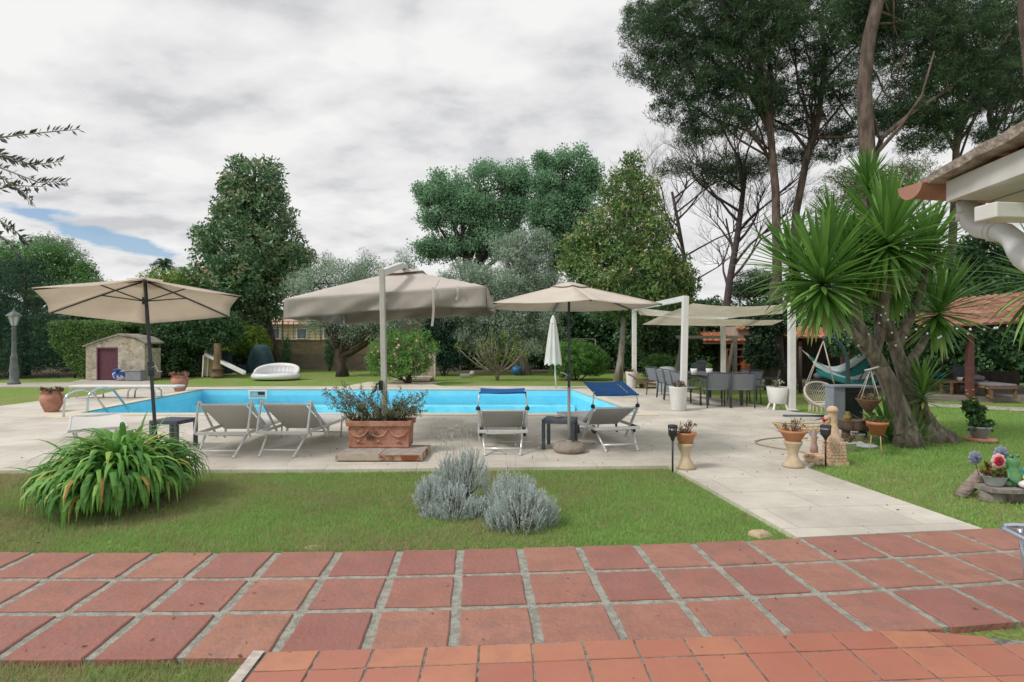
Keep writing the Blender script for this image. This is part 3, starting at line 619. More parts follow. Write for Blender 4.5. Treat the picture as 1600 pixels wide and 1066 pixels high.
# cantilever parasol
bp_ = Vector((-1.83, 8.22, 0)); o = T('cantilever_parasol', 'taupe square cantilever parasol hanging from a pale post behind the terracotta planter', 'parasol', bp_)
zt = P(590, 420, 8.2).z
MB().bar((0, 0, .1), (-.045, 0, zt), .085, .075).build('post', mat('pale_grey_metal', (.50, .49, .46), (.44, .43, .40), 6, .5), o, bevel=.01)
ctr = Vector((-.02, 1.55, 0)); za_ = P(612, 424, 9.9).z
fz = lambda x: .066*x                                    # whole canopy tips up to the right
hw = 1.47
def cpt(x, y, lift=0):
    m_ = max(abs(x), abs(y)); sag = .022*math.sin(math.pi*m_)*(1-min(abs(x), abs(y))/max(m_, .01))
    return Vector((ctr.x+x*hw, ctr.y+y*hw, za_-(za_-2.31)*m_**1.05+fz(x*hw)-sag+lift))
mb = MB(); mb.grid(lambda a, b: cpt(a*2-1, b*2-1), 16, 16)
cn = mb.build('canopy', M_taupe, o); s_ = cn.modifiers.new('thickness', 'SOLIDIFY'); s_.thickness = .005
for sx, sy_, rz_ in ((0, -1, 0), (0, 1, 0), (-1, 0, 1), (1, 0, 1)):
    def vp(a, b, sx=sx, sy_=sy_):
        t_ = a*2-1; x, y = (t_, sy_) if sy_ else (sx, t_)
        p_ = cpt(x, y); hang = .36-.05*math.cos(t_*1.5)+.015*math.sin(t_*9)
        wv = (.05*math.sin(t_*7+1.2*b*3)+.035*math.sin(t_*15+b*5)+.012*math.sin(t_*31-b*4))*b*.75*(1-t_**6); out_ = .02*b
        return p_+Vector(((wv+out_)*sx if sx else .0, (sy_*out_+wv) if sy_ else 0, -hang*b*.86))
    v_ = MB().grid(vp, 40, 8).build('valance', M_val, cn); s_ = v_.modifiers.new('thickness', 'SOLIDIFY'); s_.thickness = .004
mb = MB()
mb.grid(lambda a, b: cpt((a*2-1)*.26, (b*2-1)*.26, .05), 6, 6); mb.build('vent', M_taupe, cn)
for dx, dy in ((1, 1), (1, -1), (-1, 1), (-1, -1), (0, 1), (0, -1), (1, 0), (-1, 0)):
    MB().tube([cpt(dx*.03, dy*.03, -.05), cpt(dx*.5, dy*.5, -.04), cpt(dx*.98, dy*.98, -.02)], .012, 6).build('rib', M_alu, o)
MB().bar((-.045, -.02, zt-.06), (.06, .9, zt+.17), .09, .10).build('arm', M_alu, o, bevel=.01)
MB().bar((.06, .9, zt+.17), (ctr.x, ctr.y, za_+.06), .08, .07).build('arm', M_alu, o, bevel=.01)
MB().lathe([(0, 0), (.06, 0), (.07, .05), (.03, .12), (0, .13)], (ctr.x, ctr.y, za_), 14).build('hub', M_alu, o)
c_ = MB().box((-.05, -.06, P(594, 602, 8.2).z), (.05, .08, .14), rx=.1).build('crank_housing', M_black, o, bevel=.01)
MB().tube([(-.06, -.09, 1.0), (-.10, -.12, .98), (-.11, -.12, .90), (-.16, -.12, .86)], .014, 8).build('crank_handle', M_black, c_)
# loose ties on the canopy
for x0, L_ in ((.48, .56), (.72, .2)):
    mb = MB(); p0 = cpt(x0, -1)+Vector((0, -.05, 0)); mb.slab(lambda a, b: (p0.x+(a-.5)*.035+.02*math.sin(b*4)*b, p0.y-.01-.015*math.sin(b*5), p0.z+.02-L_*b+(.03*math.sin(a*3) if 0 else 0)), 1, 8, .002)
    mb.add([cpt(x0, -1, .006)+Vector((-.017, 0, 0)), cpt(x0, -1, .006)+Vector((.017, 0, 0)), cpt(x0, -.6, .008)+Vector((.017, 0, 0)), cpt(x0, -.6, .008)+Vector((-.017, 0, 0))], [(0, 1, 2, 3)])
    mb.build('tie_strap', M_taupe, cn)
# folded white parasol beyond the pool
p_ = G(869, 608); o = T('folded_parasol', 'closed white parasol standing beyond the far edge of the pool', 'parasol', p_)
mb = MB(); mb.grid(lambda a, b: (lambda th, r_: (math.cos(th)*r_-.10*(1-b)*0, math.sin(th)*r_, .83+(2.36-.83)*b-(.04 if b == 0 else 0)*math.sin(th*8)))(a*2*math.pi, (.21*(1-b)**.75+.055)*(1+.16*math.sin(a*2*math.pi*8))), 64, 12)
c = mb.build('folded_canopy', M_whitec, o); c.location = (-.1, 0, 0); c.rotation_euler = (0, R(0), 0)
MB().lathe([(.11, 2.2), (.085, 2.33), (.02, 2.46), (0, 2.47)], (-.1, 0, 0), 12).build('cap', M_whitec, c).location = (.1, 0, 0)
MB().tube([(0, 0, 0), (-.03, 0, .5), (-.1, 0, 2.3)], .024, 8).build('pole', M_white, o)

# ------------------------------------------------------------ terracotta planter on its steel base
p_ = G(592, 711); o = T('rectangular_planter', 'long terracotta planter with moulded swags standing on a rusty edged slab', 'planter', (p_.x, p_.y+.18, .10))
mb = MB(); W_, D_, H_ = .83, .36, .37
mb.add([(-W_/2, -D_/2, 0), (W_/2, -D_/2, 0), (W_/2, D_/2, 0), (-W_/2, D_/2, 0), (-W_/2-.01, -D_/2-.012, H_-.06), (W_/2+.01, -D_/2-.012, H_-.06), (W_/2+.01, D_/2+.01, H_-.06), (-W_/2-.01, D_/2+.01, H_-.06)], [(3, 2, 1, 0), (0, 1, 5, 4), (1, 2, 6, 5), (2, 3, 7, 6), (3, 0, 4, 7)])
for c_, s_ in (((0, -D_/2-.012, H_-.03), (W_+.08, .05, .07)), ((0, D_/2+.01, H_-.03), (W_+.08, .05, .07)), ((-W_/2-.012, 0, H_-.03), (.05, D_-.02, .066)), ((W_/2+.012, 0, H_-.03), (.05, D_-.02, .066)), ((0, -D_/2-.002, .02), (W_+.01, .02, .03))): mb.box(c_, s_)
for x0 in (-.28, 0, .28):                                   # swags
    mb.tube([(x0-.13, -D_/2-.008, .25), (x0-.07, -D_/2-.012, .175), (x0, -D_/2-.014, .155), (x0+.07, -D_/2-.012, .175), (x0+.13, -D_/2-.008, .25)], [.010, .016, .02, .016, .010], 6, True)
    mb.ball((x0-.14, -D_/2-.006, .26), .02, 8); mb.ball((x0, -D_/2-.006, .09), .022, 8); mb.ball((x0+.03, -D_/2-.004, .075), .014, 8); mb.ball((x0-.03, -D_/2-.004, .075), .014, 8)
mb.build('pot', M_terra, o, bevel=.004)
MB().box((0, 0, H_-.06), (W_-.02, D_-.02, .03)).build('soil', M_soil, o)
pb = G(592, 722); rust = mat('rusty_painted_steel', (.42, .36, .28), (.22, .07, .02), 3.2, .85, bump=.3, mid=(.48, .56))
o = T('parasol_base_plate', 'rusty edged slab base under the terracotta planter', 'parasol base', (pb.x, pb.y+.36, 0))
MB().box((0, 0, .05), (1.16, .72, .07)).build('steel_tray', rust, o, bevel=.006)
mb = MB()
for a in (-1, 1): mb.box((a*.285, 0, .091), (.56, .70, .012))
mb.build('paving_slab', mat('worn_slab', (.40, .36, .31), (.30, .25, .22), 9, .9, bump=.4), o, bevel=.003)

# ------------------------------------------------------------ urns, bowls and garden lights
def urn(px, py, h, lab, s=1.0):
    p_ = G(px, py); o = T('terracotta_urn', lab, 'urn', p_, 0, 'terracotta jars at the pool edge')
    k_ = h/.48
    MB().lathe([(0, 0), (.13*k_, 0), (.145*k_, .03), (.20*k_, .16*k_), (.235*k_, .29*k_), (.225*k_, .37*k_), (.17*k_, .42*k_), (.175*k_, .45*k_), (.205*k_, .475*k_), (.19*k_, .48*k_), (.15*k_, .43*k_), (0, .42*k_)], (0, 0, 0), 28).build('jar', M_terra, o)
    for a in (-1, 1): MB().tube([(a*.17*k_, 0, .43*k_), (a*.25*k_, 0, .41*k_), (a*.26*k_, 0, .34*k_), (a*.225*k_, 0, .29*k_)], .02*k_, 8).build('handle', M_terra, o)
    return o
M_dry = leafmat('dry_leaves', [(0, (.07, .035, .03)), (.5, (.19, .10, .07)), (1, (.20, .20, .10))], .7, .2)
M_twig = mat('brown_twig', (.13, .085, .06), (.20, .14, .10), 20, .9)
def clumpplant(name, lab, cat, base, r_, h, n, L, W, m, up=.6, stems=8, group=None):
    o = T(name, lab, cat, base, 0, group)
    c = np.array([[r_*math.sqrt(random.random())*math.cos(a), r_*math.sqrt(random.random())*math.sin(a), random.uniform(.1, 1)*h] for a in rng.uniform(0, 6.28, n)])
    foliage('leaves', c, 9, min(r_, h)*.28, L, W, m, o, (0, 0, 0), up=up)
    mb = MB()
    for i in range(stems):
        q = c[i % n]; mb.tube([(q[0]*.2, q[1]*.2, -.02), (q[0]*.6, q[1]*.6, q[2]*.6), tuple(q)], [.008, .006, .003], 5)
    mb.build('stems', M_twig, o); return o
u1 = urn(81, 643.5, .47, 'nearer terracotta jar at the left end of the pool, by the ladder rails')
u2 = urn(281, 611.5, .50, 'farther terracotta jar at the far left pool corner, beside the diving board')
q = u1.location+Vector((0, 0, .44)); clumpplant('potted_succulent', 'reddish dry plant in the nearer jar by the ladder rails', 'plant', q, .25, .09, 26, .10, .03, M_dry)
q = u2.location+Vector((0, 0, .46)); clumpplant('potted_succulent', 'reddish plant in the farther jar at the pool corner', 'plant', q, .28, .13, 28, .11, .035, leafmat('pink_succulent', [(0, (.25, .10, .08)), (1, (.42, .24, .16))], .6, .2))
M_cast = mat('cast_stone', (.52, .43, .30), (.44, .34, .22), 6, .85, bump=.2)
def pedestal(px, py, lab, lab2, s=1.0, bw=1.0):
    p_ = G(px, py); o = T('pedestal_planter', lab, 'planter', p_, 0, 'terracotta bowls on cast stone pedestals')
    MB().lathe([(0, 0), (.12*s, 0), (.125*s, .03), (.105*s, .05), (.06*s, .13*s), (.055*s, .18*s), (.085*s, .25*s), (.105*s, .29*s), (.108*s, .32*s), (.0, .32*s)], (0, 0, 0), 26).build('pedestal', M_cast, o)
    MB().lathe([(0, .32*s), (.085*s, .32*s), (.135*s*bw, .42*s), (.15*s*bw, .435*s), (.15*s*bw, .455*s), (.125*s*bw, .455*s), (.115*s*bw, .43*s), (0, .43*s)], (0, 0, 0), 26).build('bowl', M_terra2, o)
    clumpplant('potted_plant', lab2, 'plant', p_+Vector((0, 0, .43*s)), .12*s, .16, 14, .05, .014, M_dry, up=1.2, stems=12)
pedestal(1071, 732, 'cast stone pedestal with terracotta bowl, left one beside the square solar stake light', 'small reddish plant in the left pedestal bowl', 1.0, .9)
pedestal(1239, 729.5, 'cast stone pedestal with wider terracotta bowl beside the path, near the hose', 'dry brown plant in the right pedestal bowl near the hose', 1.03, 1.08)
def stake(px, py, h, lab, sq):
    p_ = G(px, py, LZ); o = T('solar_light', lab, 'garden light', p_, 0, 'solar lights on black stakes')
    MB().tube([(0, 0, -.05), (0, 0, h-.17)], .012, 8).build('stake', M_black, o)
    n = 4 if sq else 16; k_ = 1.3 if sq else 1
    MB().lathe([(0, h-.19), (.02, h-.19), (.025, h-.17), (.048*k_, h-.125), (.05*k_, h-.06)], (0, 0, 0), n, smooth=not sq).build('lower_cup', M_black, o)
    MB().lathe([(.043*k_, h-.125), (.05*k_, h-.03), (.0, h-.03)], (0, 0, 0), n, smooth=not sq).build('lens', mat('smoked_lens', (.16, .16, .18), (.30, .30, .31), 60, .3), o)
    mb = MB()
    for i in range(n if sq else 8):
        a = 2*math.pi*i/(n if sq else 8); mb.tube([(.047*k_*math.cos(a), .047*k_*math.sin(a), h-.13), (.054*k_*math.cos(a), .054*k_*math.sin(a), h-.02)], .005, 5)
    mb.build('cage', M_black, o)
    t_ = MB().lathe([(.0, h-.03), (.056*k_, h-.03), (.06*k_, h-.018), (.055*k_, h), (0, h)], (0, 0, 0), n, smooth=not sq).build('cap', M_black, o)
    MB().box((0, 0, h+.002), (.06, .06, .004)).build('solar_panel', mat('solar_cell', (.02, .03, .09), None, rough=.15), t_)
stake(1051, 740, .60, 'round solar stake light at the corner of the lawn, left of the path', False)
stake(1290, 732, .56, 'square lantern solar stake light in front of the cream stone garden ornament', True)
# old street lamp far left
p_ = G(22, 600); o = T('street_lamp', 'grey cast iron lantern post beside the garden path at the far left', 'street lamp', p_)
M_lampm = mat('grey_green_iron', (.11, .13, .135), (.155, .175, .175), 8, .6)
MB().lathe([(0, 0), (.20, 0), (.20, .05), (.15, .10), (.135, .40), (.15, .5), (.12, .7), (.11, .95), (.125, 1.0), (.09, 1.05), (.075, 1.2), (.07, 2.05), (.09, 2.08), (.05, 2.12), (.06, 2.17), (0, 2.17)], (0, 0, 0), 18).build('post', M_lampm, o)
MB().lathe([(.07, 2.17), (.10, 2.2), (.19, 2.52), (.0, 2.52)], (0, 0, 0), 6, smooth=False).build('lantern_glass', mat('frosted_glass', (.55, .57, .56), None, rough=.3), o)
mb = MB()
for i in range(6):
    a = 2*math.pi*i/6; mb.bar((.10*math.cos(a), .10*math.sin(a), 2.18), (.205*math.cos(a), .205*math.sin(a), 2.54), .018)
mb.build('lantern_frame', M_lampm, o)
MB().lathe([(.27, 2.52), (.25, 2.56), (.13, 2.66), (.06, 2.70), (.05, 2.74), (.03, 2.76), (.01, 2.86), (0, 2.86)], (0, 0, 0), 6, smooth=False).build('lantern_roof', M_lampm, o)
# ------------------------------------------------------------ shade-sail pergola
NL, NR, FL, FR = G(1067, 640.5), G(1237, 641), G(991, 605.5), G(1130, 606)
o = T('shade_pergola', 'white steel pergola frame with four posts over the outdoor dining table', 'pergola', (NL.x, NL.y, 0)); og = Vector((NL.x, NL.y, 0))
hz = {'NL': P(1075, 463, 13.25).z, 'NR': P(1240, 474, 13.2).z, 'FL': P(992, 480, 19.6).z, 'FR': 2.45}
mb = 0
tops = {}
for k_, b in (('NL', NL), ('NR', NR), ('FL', FL), ('FR', FR)):
    t_ = Vector((b.x+(.06 if k_ == 'NL' else 0), b.y, hz[k_])); tops[k_] = t_
    MB(og).bar((b.x, b.y, 0), t_, .145, .13).build('post', M_white, o, bevel=.008)
    MB(og).box((b.x, b.y, .01), (.24, .22, .012)).build('base_plate', M_white, o, bevel=.002)
MB(og).bar(tops['NL']+Vector((0, .06, -.05)), tops['FL']+Vector((0, -.06, -.05)), .10, .13).build('beam', M_white, o, bevel=.006)
MB(og).bar(tops['NR']+Vector((0, .06, -.05)), tops['FR']+Vector((0, -.06, -.05)), .10, .13).build('beam', M_white, o, bevel=.006)
MB(og).bar(tops['FL']+Vector((.06, 0, -.08)), tops['FR']+Vector((-.06, 0, -.08)), .10, .11).build('beam', M_white, o, bevel=.006)
def sail(name, lab, a, b, c, d, sag):
    a, b, c, d = map(Vector, (a, b, c, d)); cc = (a+b+c+d)/4; o_ = Vector((cc.x, cc.y, cc.z))
    def f(u_, v_):
        p_ = a.lerp(b, u_).lerp(d.lerp(c, u_), v_); e_ = .035*math.sin(math.pi*u_)
        return p_-Vector((0, 0, sag*(math.sin(math.pi*u_)**.9)*(.35+.65*math.sin(math.pi*v_))))+Vector((0, (0.16*math.sin(math.pi*u_))*(1-2*v_), 0))-o_
    q = MB().slab(f, 20, 14, .006).build(name, M_sail, None); q.location = o_
    return tag(q, lab, 'shade sail', 'cream shade sails slung in the pergola')
nl, nr, fl, fr = tops['NL'], tops['NR'], tops['FL'], tops['FR']
sail('shade_sail', 'nearest and highest cream shade sail with a beige sagging underside', P(1083, 474, 13.45), P(1236, 475, 13.4), P(1222, 490, 16.0), P(1034, 493, 16.0), .17)
sail('shade_sail', 'middle cream shade sail hanging lowest across the pergola', P(1030, 495, 16.2), P(1225, 500, 16.2), P(1206, 508, 18.3), P(1004, 507, 18.6), .10)
sail('shade_sail', 'farthest cream shade sail between the two back posts of the pergola', P(1000, 492, 18.8), P(1200, 500, 18.6), fr+Vector((-.08, -.1, -.10)), fl+Vector((.08, -.1, -.10)), .10)

# ------------------------------------------------------------ dining set
tb = Vector((5.22, 15.1, 0)); o = T('dining_table', 'charcoal outdoor dining table under the pergola with two small potted plants', 'table', tb, R(3))
MB().box((0, 0, .735), (.98, 2.1, .03)).build('table_top', M_dark, o, bevel=.006)
MB().box((0, 0, .70), (.86, 1.96, .05)).build('apron', M_dark, o)
for a in (-1, 1):
    for b in (-1, 1): MB().box((a*.43, b*.98, .36), (.06, .06, .71)).build('leg', M_dark, o, bevel=.005)
def dining():
    o = T('dining_chair', '', 'chair', (0, 0, 0), 0, 'charcoal sling chairs round the dining table'); h = .84; w_ = .27
    MB().slab(lambda a, b: ((a*2-1)*(w_-.02), -.2+.44*b, .43-.02*math.sin(math.pi*a)*math.sin(math.pi*b)), 4, 4, .006).build('seat', M_slingd, o)
    MB().slab(lambda a, b: ((a*2-1)*(w_-.015), -.215-.10*b-.02*math.sin(math.pi*a), .46+(h-.49)*b), 4, 5, .006).build('backrest', M_slingd, o)
    for s_ in (-1, 1):
        MB().tube([(s_*w_, -.28, 0), (s_*w_, -.24, .42), (s_*w_, -.325, h)], .016, 6).build('leg', M_dark, o)
        MB().tube([(s_*w_, .25, 0), (s_*w_, .235, .43), (s_*w_, .2, .62)], .015, 6).build('leg', M_dark, o)
        MB().tube([(s_*w_, .235, .62), (s_*w_, .0, .635), (s_*w_, -.28, .63)], .015, 6).build('armrest', M_dark, o)
        MB().tube([(s_*w_, -.24, .42), (s_*w_, .235, .42)], .013, 6).build('seat_rail', M_dark, o)
    MB().tube([(-w_, -.325, h), (w_, -.325, h)], .014, 6).build('top_rail', M_dark, o)
    return o
ch = dining()
cs_ = [(4.93, 13.86, 0, 'charcoal chair at the near table end with its back to us, left one'),
       (5.52, 13.84, -3, 'charcoal chair at the near table end with its back to us, right one'),
       (4.40, 14.35, -80, 'charcoal sling chair on the left of the table, nearest the white pergola post'),
       (4.42, 15.15, -86, 'charcoal sling chair second along the left side of the dining table'),
       (4.40, 15.9, -84, 'charcoal sling chair third along the left side of the dining table'),
       (4.35, 16.75, -70, 'charcoal sling chair farthest along the left side, near the curved wooden lounger'),
       (6.02, 14.7, 96, 'charcoal sling chair on the right side of the table, nearer one'),
       (6.05, 15.55, 88, 'charcoal sling chair on the right side of the table, farther one'),
       (6.62, 14.85, 62, 'charcoal sling chair standing apart on the right, between table and white tub planter')]
for i, (x, y, a, lab) in enumerate(cs_):
    c = ch if i == 0 else dup(ch, (x, y, 0)); c.location = (x, y, 0); c.rotation_euler.z = R(a); c['label'] = lab
def whitepot(p_, prof, n, lab, name='planter', legs=False, grp=None, sq=False):
    o = T(name, lab, 'planter', p_, 0, grp); MB().lathe(prof, (0, 0, 0), n).build('pot', M_white, o)
    if legs:
        for i in range(4):
            a = math.pi/4+math.pi/2*i; MB().bar((.17*math.cos(a), .17*math.sin(a), .15), (.24*math.cos(a), .24*math.sin(a), 0), .04).build('leg', M_white, o)
    r0 = prof[-1][1]
    MB().lathe([(0, r0), (prof[-3][0]-.02, r0)], (0, 0, .02), n).build('soil', M_soil, o)
    return o
tall = [(0, 0), (.15, 0), (.16, .02), (.205, .52), (.215, .55), (.195, .55), (.18, .50), (.0, .50)]
p_ = G(1060, 641); whitepot((p_.x-.02, p_.y-.05, 0), tall, 22, 'tall round white planter against the nearest left pergola post', grp='tall white planters at the pergola posts')
clumpplant('dead_plant', 'brown withered plant in the white planter at the near pergola post', 'plant', (p_.x-.02, p_.y-.05, .52), .16, .16, 24, .06, .02, M_dry, up=1)
p_ = G(986, 606); whitepot((p_.x, p_.y-.1, 0), tall, 22, 'tall white planter at the farther left pergola post', grp='tall white planters at the pergola posts')
clumpplant('dead_plant', 'brown withered plant in the white planter at the farther pergola post', 'plant', (p_.x, p_.y-.1, .52), .16, .1, 18, .06, .02, M_dry, up=1)
p_ = G(1215, 640); whitepot((p_.x, p_.y, 0), [(0, .14), (.17, .14), (.19, .17), (.245, .52), (.235, .53), (.22, .50), (0, .50)], 18, 'white tub planter on four splayed legs beside the right pergola post', legs=True)
clumpplant('white_orchid', 'small plant with pale blossoms in the white tub on legs', 'plant', (p_.x, p_.y, .52), .12, .22, 14, .05, .03, leafmat('pale_blossom', [(0, (.10, .16, .06)), (.4, (.12, .18, .07)), (.5, (.62, .55, .45)), (1, (.7, .66, .6))], .7, .2), up=.8)
for px, py, d_, lab, lab2, cc in ((1084, 588, 14.3, 'small white pot with a blue-green ball plant on the dining table', 'blue-green clipped ball plant on the dining table', (.05, .13, .10)), (1108, 590, 13.95+.4, 'small white pot with a bright green ball plant on the dining table', 'bright green clipped ball plant on the dining table', (.16, .24, .03))):
    x = (px-800)/F*d_; o = tag(MB().lathe([(0, 0), (.06, 0), (.085, .16), (.075, .16), (.0, .15)], (0, 0, 0), 16).build('small_pot', M_white), lab, 'pot', 'small pots on the dining table'); o.location = (x, d_, .75)
    q = T('ball_plant', lab2, 'plant', (x, d_, .91)); c_ = np.array([unit(rng.normal(size=(1, 3)))[0]*.06+np.array([0, 0, .06]) for i in range(40)])
    foliage('leaves', c_, 8, .02, .03, .012, leafmat('ball_'+str(px), [(0, tuple(v*.6 for v in cc)), (1, tuple(v*1.4 for v in cc))]), q, (0, 0, 0))
o = T('kettle_grill', 'dark round kettle grill seen over the dining chairs', 'grill', (5.85, 17.6, 0))
MB().ball((0, 0, .78), .28, 18, .85).build('bowl', M_dark, o)
for i in range(3):
    a = 2*math.pi*i/3+.5; MB().tube([(.15*math.cos(a), .15*math.sin(a), .6), (.3*math.cos(a), .3*math.sin(a), 0)], .014, 6).build('leg', M_dark, o)
MB().box((0, 0, 1.05), (.10, .03, .03)).build('handle', M_black, o)
# curved wooden lounger beyond
p_ = G(1030, 607); o = T('curved_lounger', 'low curved wooden lounger with a pinkish pad at the edge of the far lawn', 'lounger', (p_.x, p_.y+.2, 0), R(92))
M_wood = mat('weathered_teak', (.17, .085, .05), (.23, .13, .08), 8, .7, stretch=(1, 8, 1))
MB().slab(lambda a, b: ((a-.5)*.65, (b-.5)*1.8, .25+.22*(b-.5)**2*2+.08*math.cos(b*5)), 4, 16, .07).build('pad', mat('dusty_pink_pad', (.42, .30, .25), (.48, .38, .34), 5, .9), o)
for s_ in (-1, 1): MB().tube([(s_*.36, -1.1, .62), (s_*.36, -.7, .33), (s_*.36, 0, .14), (s_*.36, .6, .22), (s_*.36, 1.1, .5)], .03, 6).build('curved_rail', M_wood, o)
for y in (-.45, .5): MB().box((0, y, .06), (.8, .07, .12)).build('foot', M_wood, o)

# ------------------------------------------------------------ hanging chair
p_ = G(1300, 651.5); o = T('hanging_chair', 'white macrame hanging chair on a dark curved steel stand', 'hanging chair', (p_.x, p_.y, 0)); og = Vector((p_.x, p_.y, 0))
D0 = p_.y; 
def q(px, py, d=None): return P(px, py, d or D0)-og
MB().tube([q(1224, 650, D0+.05), q(1322, 651, D0)], .03, 8).build('base_tube', M_dark, o)
MB().tube([q(1300, 650), q(1263, 662, D0-.7)], .03, 8).build('base_tube', M_dark, o)
MB().tube([q(1300, 650), q(1340, 646, D0+.5)], .03, 8).build('base_tube', M_dark, o)
MB().tube([q(1322, 651), q(1323.5, 600), q(1324, 570), q(1321, 552), q(1313, 538), q(1302, 529), q(1291, 527), q(1286, 531)], .032, 10).build('arched_pole', mat('dark_teal_steel', (.03, .06, .07), None, rough=.4), o)
rope = mat('cream_rope', (.58, .53, .46), (.50, .45, .38), 30, .95)
hk = q(1286.5, 533); sc = D0/F
cx, cz = q(1282, 612).x, q(1282, 612).z; rw = 27*sc
rim = []
for i in range(25):
    a = 2*math.pi*i/24; rim.append(Vector((cx+rw*math.cos(a), .0-.10+.30*math.sin(a)*.9, q(0, 634).z+(.5+.5*math.sin(a))*37*sc*.98)))
MB().tube(rim, .02, 8, cap=False).build('backrest_ring', rope, o)
low = [Vector((cx+rw*.72*math.cos(2*math.pi*i/24), -.12+.26*math.sin(2*math.pi*i/24), q(0, 629.5).z)) for i in range(25)]
mb = MB().tube(low, .022, 8, cap=False); mb.lathe([(0, 0), (rw*.7, .0)], (cx, -.12, q(0, 630).z), 24, 1, .5); mb.build('seat', rope, o)
mb = MB()
for k_ in range(26):
    for sgn in (1, -1):
        pts = []
        for j in range(7):
            f = j/6; a = R(-5)+R(190)*(k_/25)+sgn*f*R(34)
            if a < R(-12) or a > R(192): continue
            P0 = Vector((cx+rw*.72*math.cos(a), -.12+.26*math.sin(a), q(0, 629.5).z)); P1 = Vector((cx+rw*math.cos(a), -.10+.27*math.sin(a), q(0, 634).z+(.5+.5*math.sin(a))*37*sc*.98))
            bul = .05*math.sin(math.pi*f); pts.append(P0.lerp(P1, f)+Vector((math.cos(a)*bul, math.sin(a)*bul, 0)))
        if len(pts) > 1: mb.tube(pts, .0055, 4)
mb.build('netting', rope, o)
mb = MB()
for i in range(20):
    a = 2*math.pi*i/20; b = Vector((cx+rw*.74*math.cos(a), -.12+.27*math.sin(a), q(0, 630).z)); mb.tube([b, b-Vector((0, 0, .11)), b-Vector((.01, 0, .17))], [.009, .012, .016], 5)
mb.build('fringe', rope, o)
for x_, y_, z_ in ((1258, -.0, 603), (1267, .1, 599), (1306, .1, 598), (1300, -.1, 600)):
    e = q(x_, z_); MB().tube([hk, Vector((e.x, y_, e.z))], .009, 5).build('rope', rope, o)

# ------------------------------------------------------------ cabinet, log stool, pots, garden ornament by the yucca
p_ = G(1337, 668); o = T('garden_cabinet', 'blue-grey panelled outdoor cabinet with a dark open front under a wide top', 'cabinet', (p_.x, p_.y+.3, 0)); og = Vector(o.location)
M_cab = mat('blue_grey_laminate', (.22, .25, .29), (.25, .28, .32), 4, .5)
d_ = p_.y+.0; z1 = P(0, 607, d_).z
MB(og).box((P(1319, 0, d_).x, p_.y+.3, z1/2), (.22, .3, z1)).build('side_panel', M_cab, o, bevel=.006)
MB(og).box((P(1346, 0, d_).x, p_.y+.42, z1/2), (.42, .25, z1*.98)).build('dark_front', M_black, o)
MB(og).box((P(1340, 0, d_).x, p_.y+.32, z1+.02), (.74, .40, .035)).build('top', M_cab, o, bevel=.005)
MB(og).box((P(1346, 0, d_).x, p_.y+.285, z1*.55), (.36, .01, z1*.6)).build('glass_door', mat('dark_glass', (.02, .025, .03), None, rough=.08), o)
# log stool
p_ = G(1335, 684); o = T('log_slice_table', 'thick sawn log slice on short log legs, strewn with small garden bits', 'log', (p_.x, p_.y, 0))
M_bark = mat('bark', (.16, .115, .085), (.08, .055, .042), 9, .95, bump=1.0, bscale=22, stretch=(1, 1, .25))
M_cut = mat('sawn_wood', (.34, .24, .15), (.24, .16, .10), 14, .9)
z_ = P(0, 660, p_.y).z-.12
MB().lathe([(0, z_), (.24, z_), (.255, z_+.05), (.245, z_+.15), (0, z_+.15)], (0, 0, 0), 18, 1, .8).build('slab', M_bark, o)
MB().lathe([(0, 0), (.235, 0)], (0, 0, z_+.154), 18, 1, .8).build('cut_face', M_cut, o)
for x in (-.14, .14): MB().lathe([(0, 0), (.07, 0), (.06, z_), (0, z_)], (x, 0, 0), 10).build('leg', M_bark, o)
q_ = tag(MB().tube([(-.05, -.12, 0), (.03, -.14, .02), (.08, -.1, .015), (.04, -.19, -.07)], [.03, .045, .03, .02], 8, flat=.5).build('pink_cloth', mat('pink_cloth', (.60, .25, .27), None, rough=.9)), 'scrap of pink cloth lying on the log slice table', 'cloth'); q_.location = (p_.x+.02, p_.y-.05, z_+.17)
q_ = tag(MB().lathe([(0, 0), (.05, 0), (.06, .06), (.03, .1), (.035, .14), (0, .14)], (0, 0, 0), 12).build('yellow_jar', mat('ochre_glaze', (.50, .36, .10), (.3, .2, .06), 20, .4)), 'small ochre jar on the log slice table', 'jar'); q_.location = (p_.x-.10, p_.y+.02, z_+.155)
# stone garden ornament (little chimney tower)
p_ = G(1303, 726.5, LZ); o = T('stone_fountain', 'cream stone garden fountain with brickwork base and tapering column', 'garden ornament', p_)
M_cream = mat('cream_cast_stone', (.66, .50, .36), (.58, .40, .26), 8, .9, bump=.5, bscale=30)
mb = MB(); s_ = p_.y/F
mb.box((0, 0, .03), (.27, .24, .06)); 
r2 = random.Random(5)
for k_ in range(6):
    z = .08+k_*.042; w_ = .215-.006*k_; off = (k_ % 2)*.03
    for side in range(4):
        a = side*math.pi/2
        for i in range(4):
            x = -w_/2+off/2+(i+.5)*w_/4.2; c_ = Matrix.Rotation(a, 3, 'Z') @ Vector((x, -w_/2, z)); mb.box(c_, (w_/4.2*.88, .03, .034), rz=a)
mb.box((0, 0, .19), (.20, .20, .25))
mb.build('brick_base', M_cream, o, bevel=.004)
MB().lathe([(.12, .31), (.115, .34), (.085, .42), (.06, .50), (.055, .60), (.06, .64), (.06, .70), (.075, .71), (.07, .74), (.05, .77), (.0, .785)], (-.02, 0, 0), 18, 1, .85).build('column', M_cream, o)
mb = MB(); mb.box((-.105, -.02, .63), (.05, .06, .05)); mb.box((-.09, -.02, .59), (.03, .05, .05)); mb.build('spout', M_cream, o, bevel=.01)
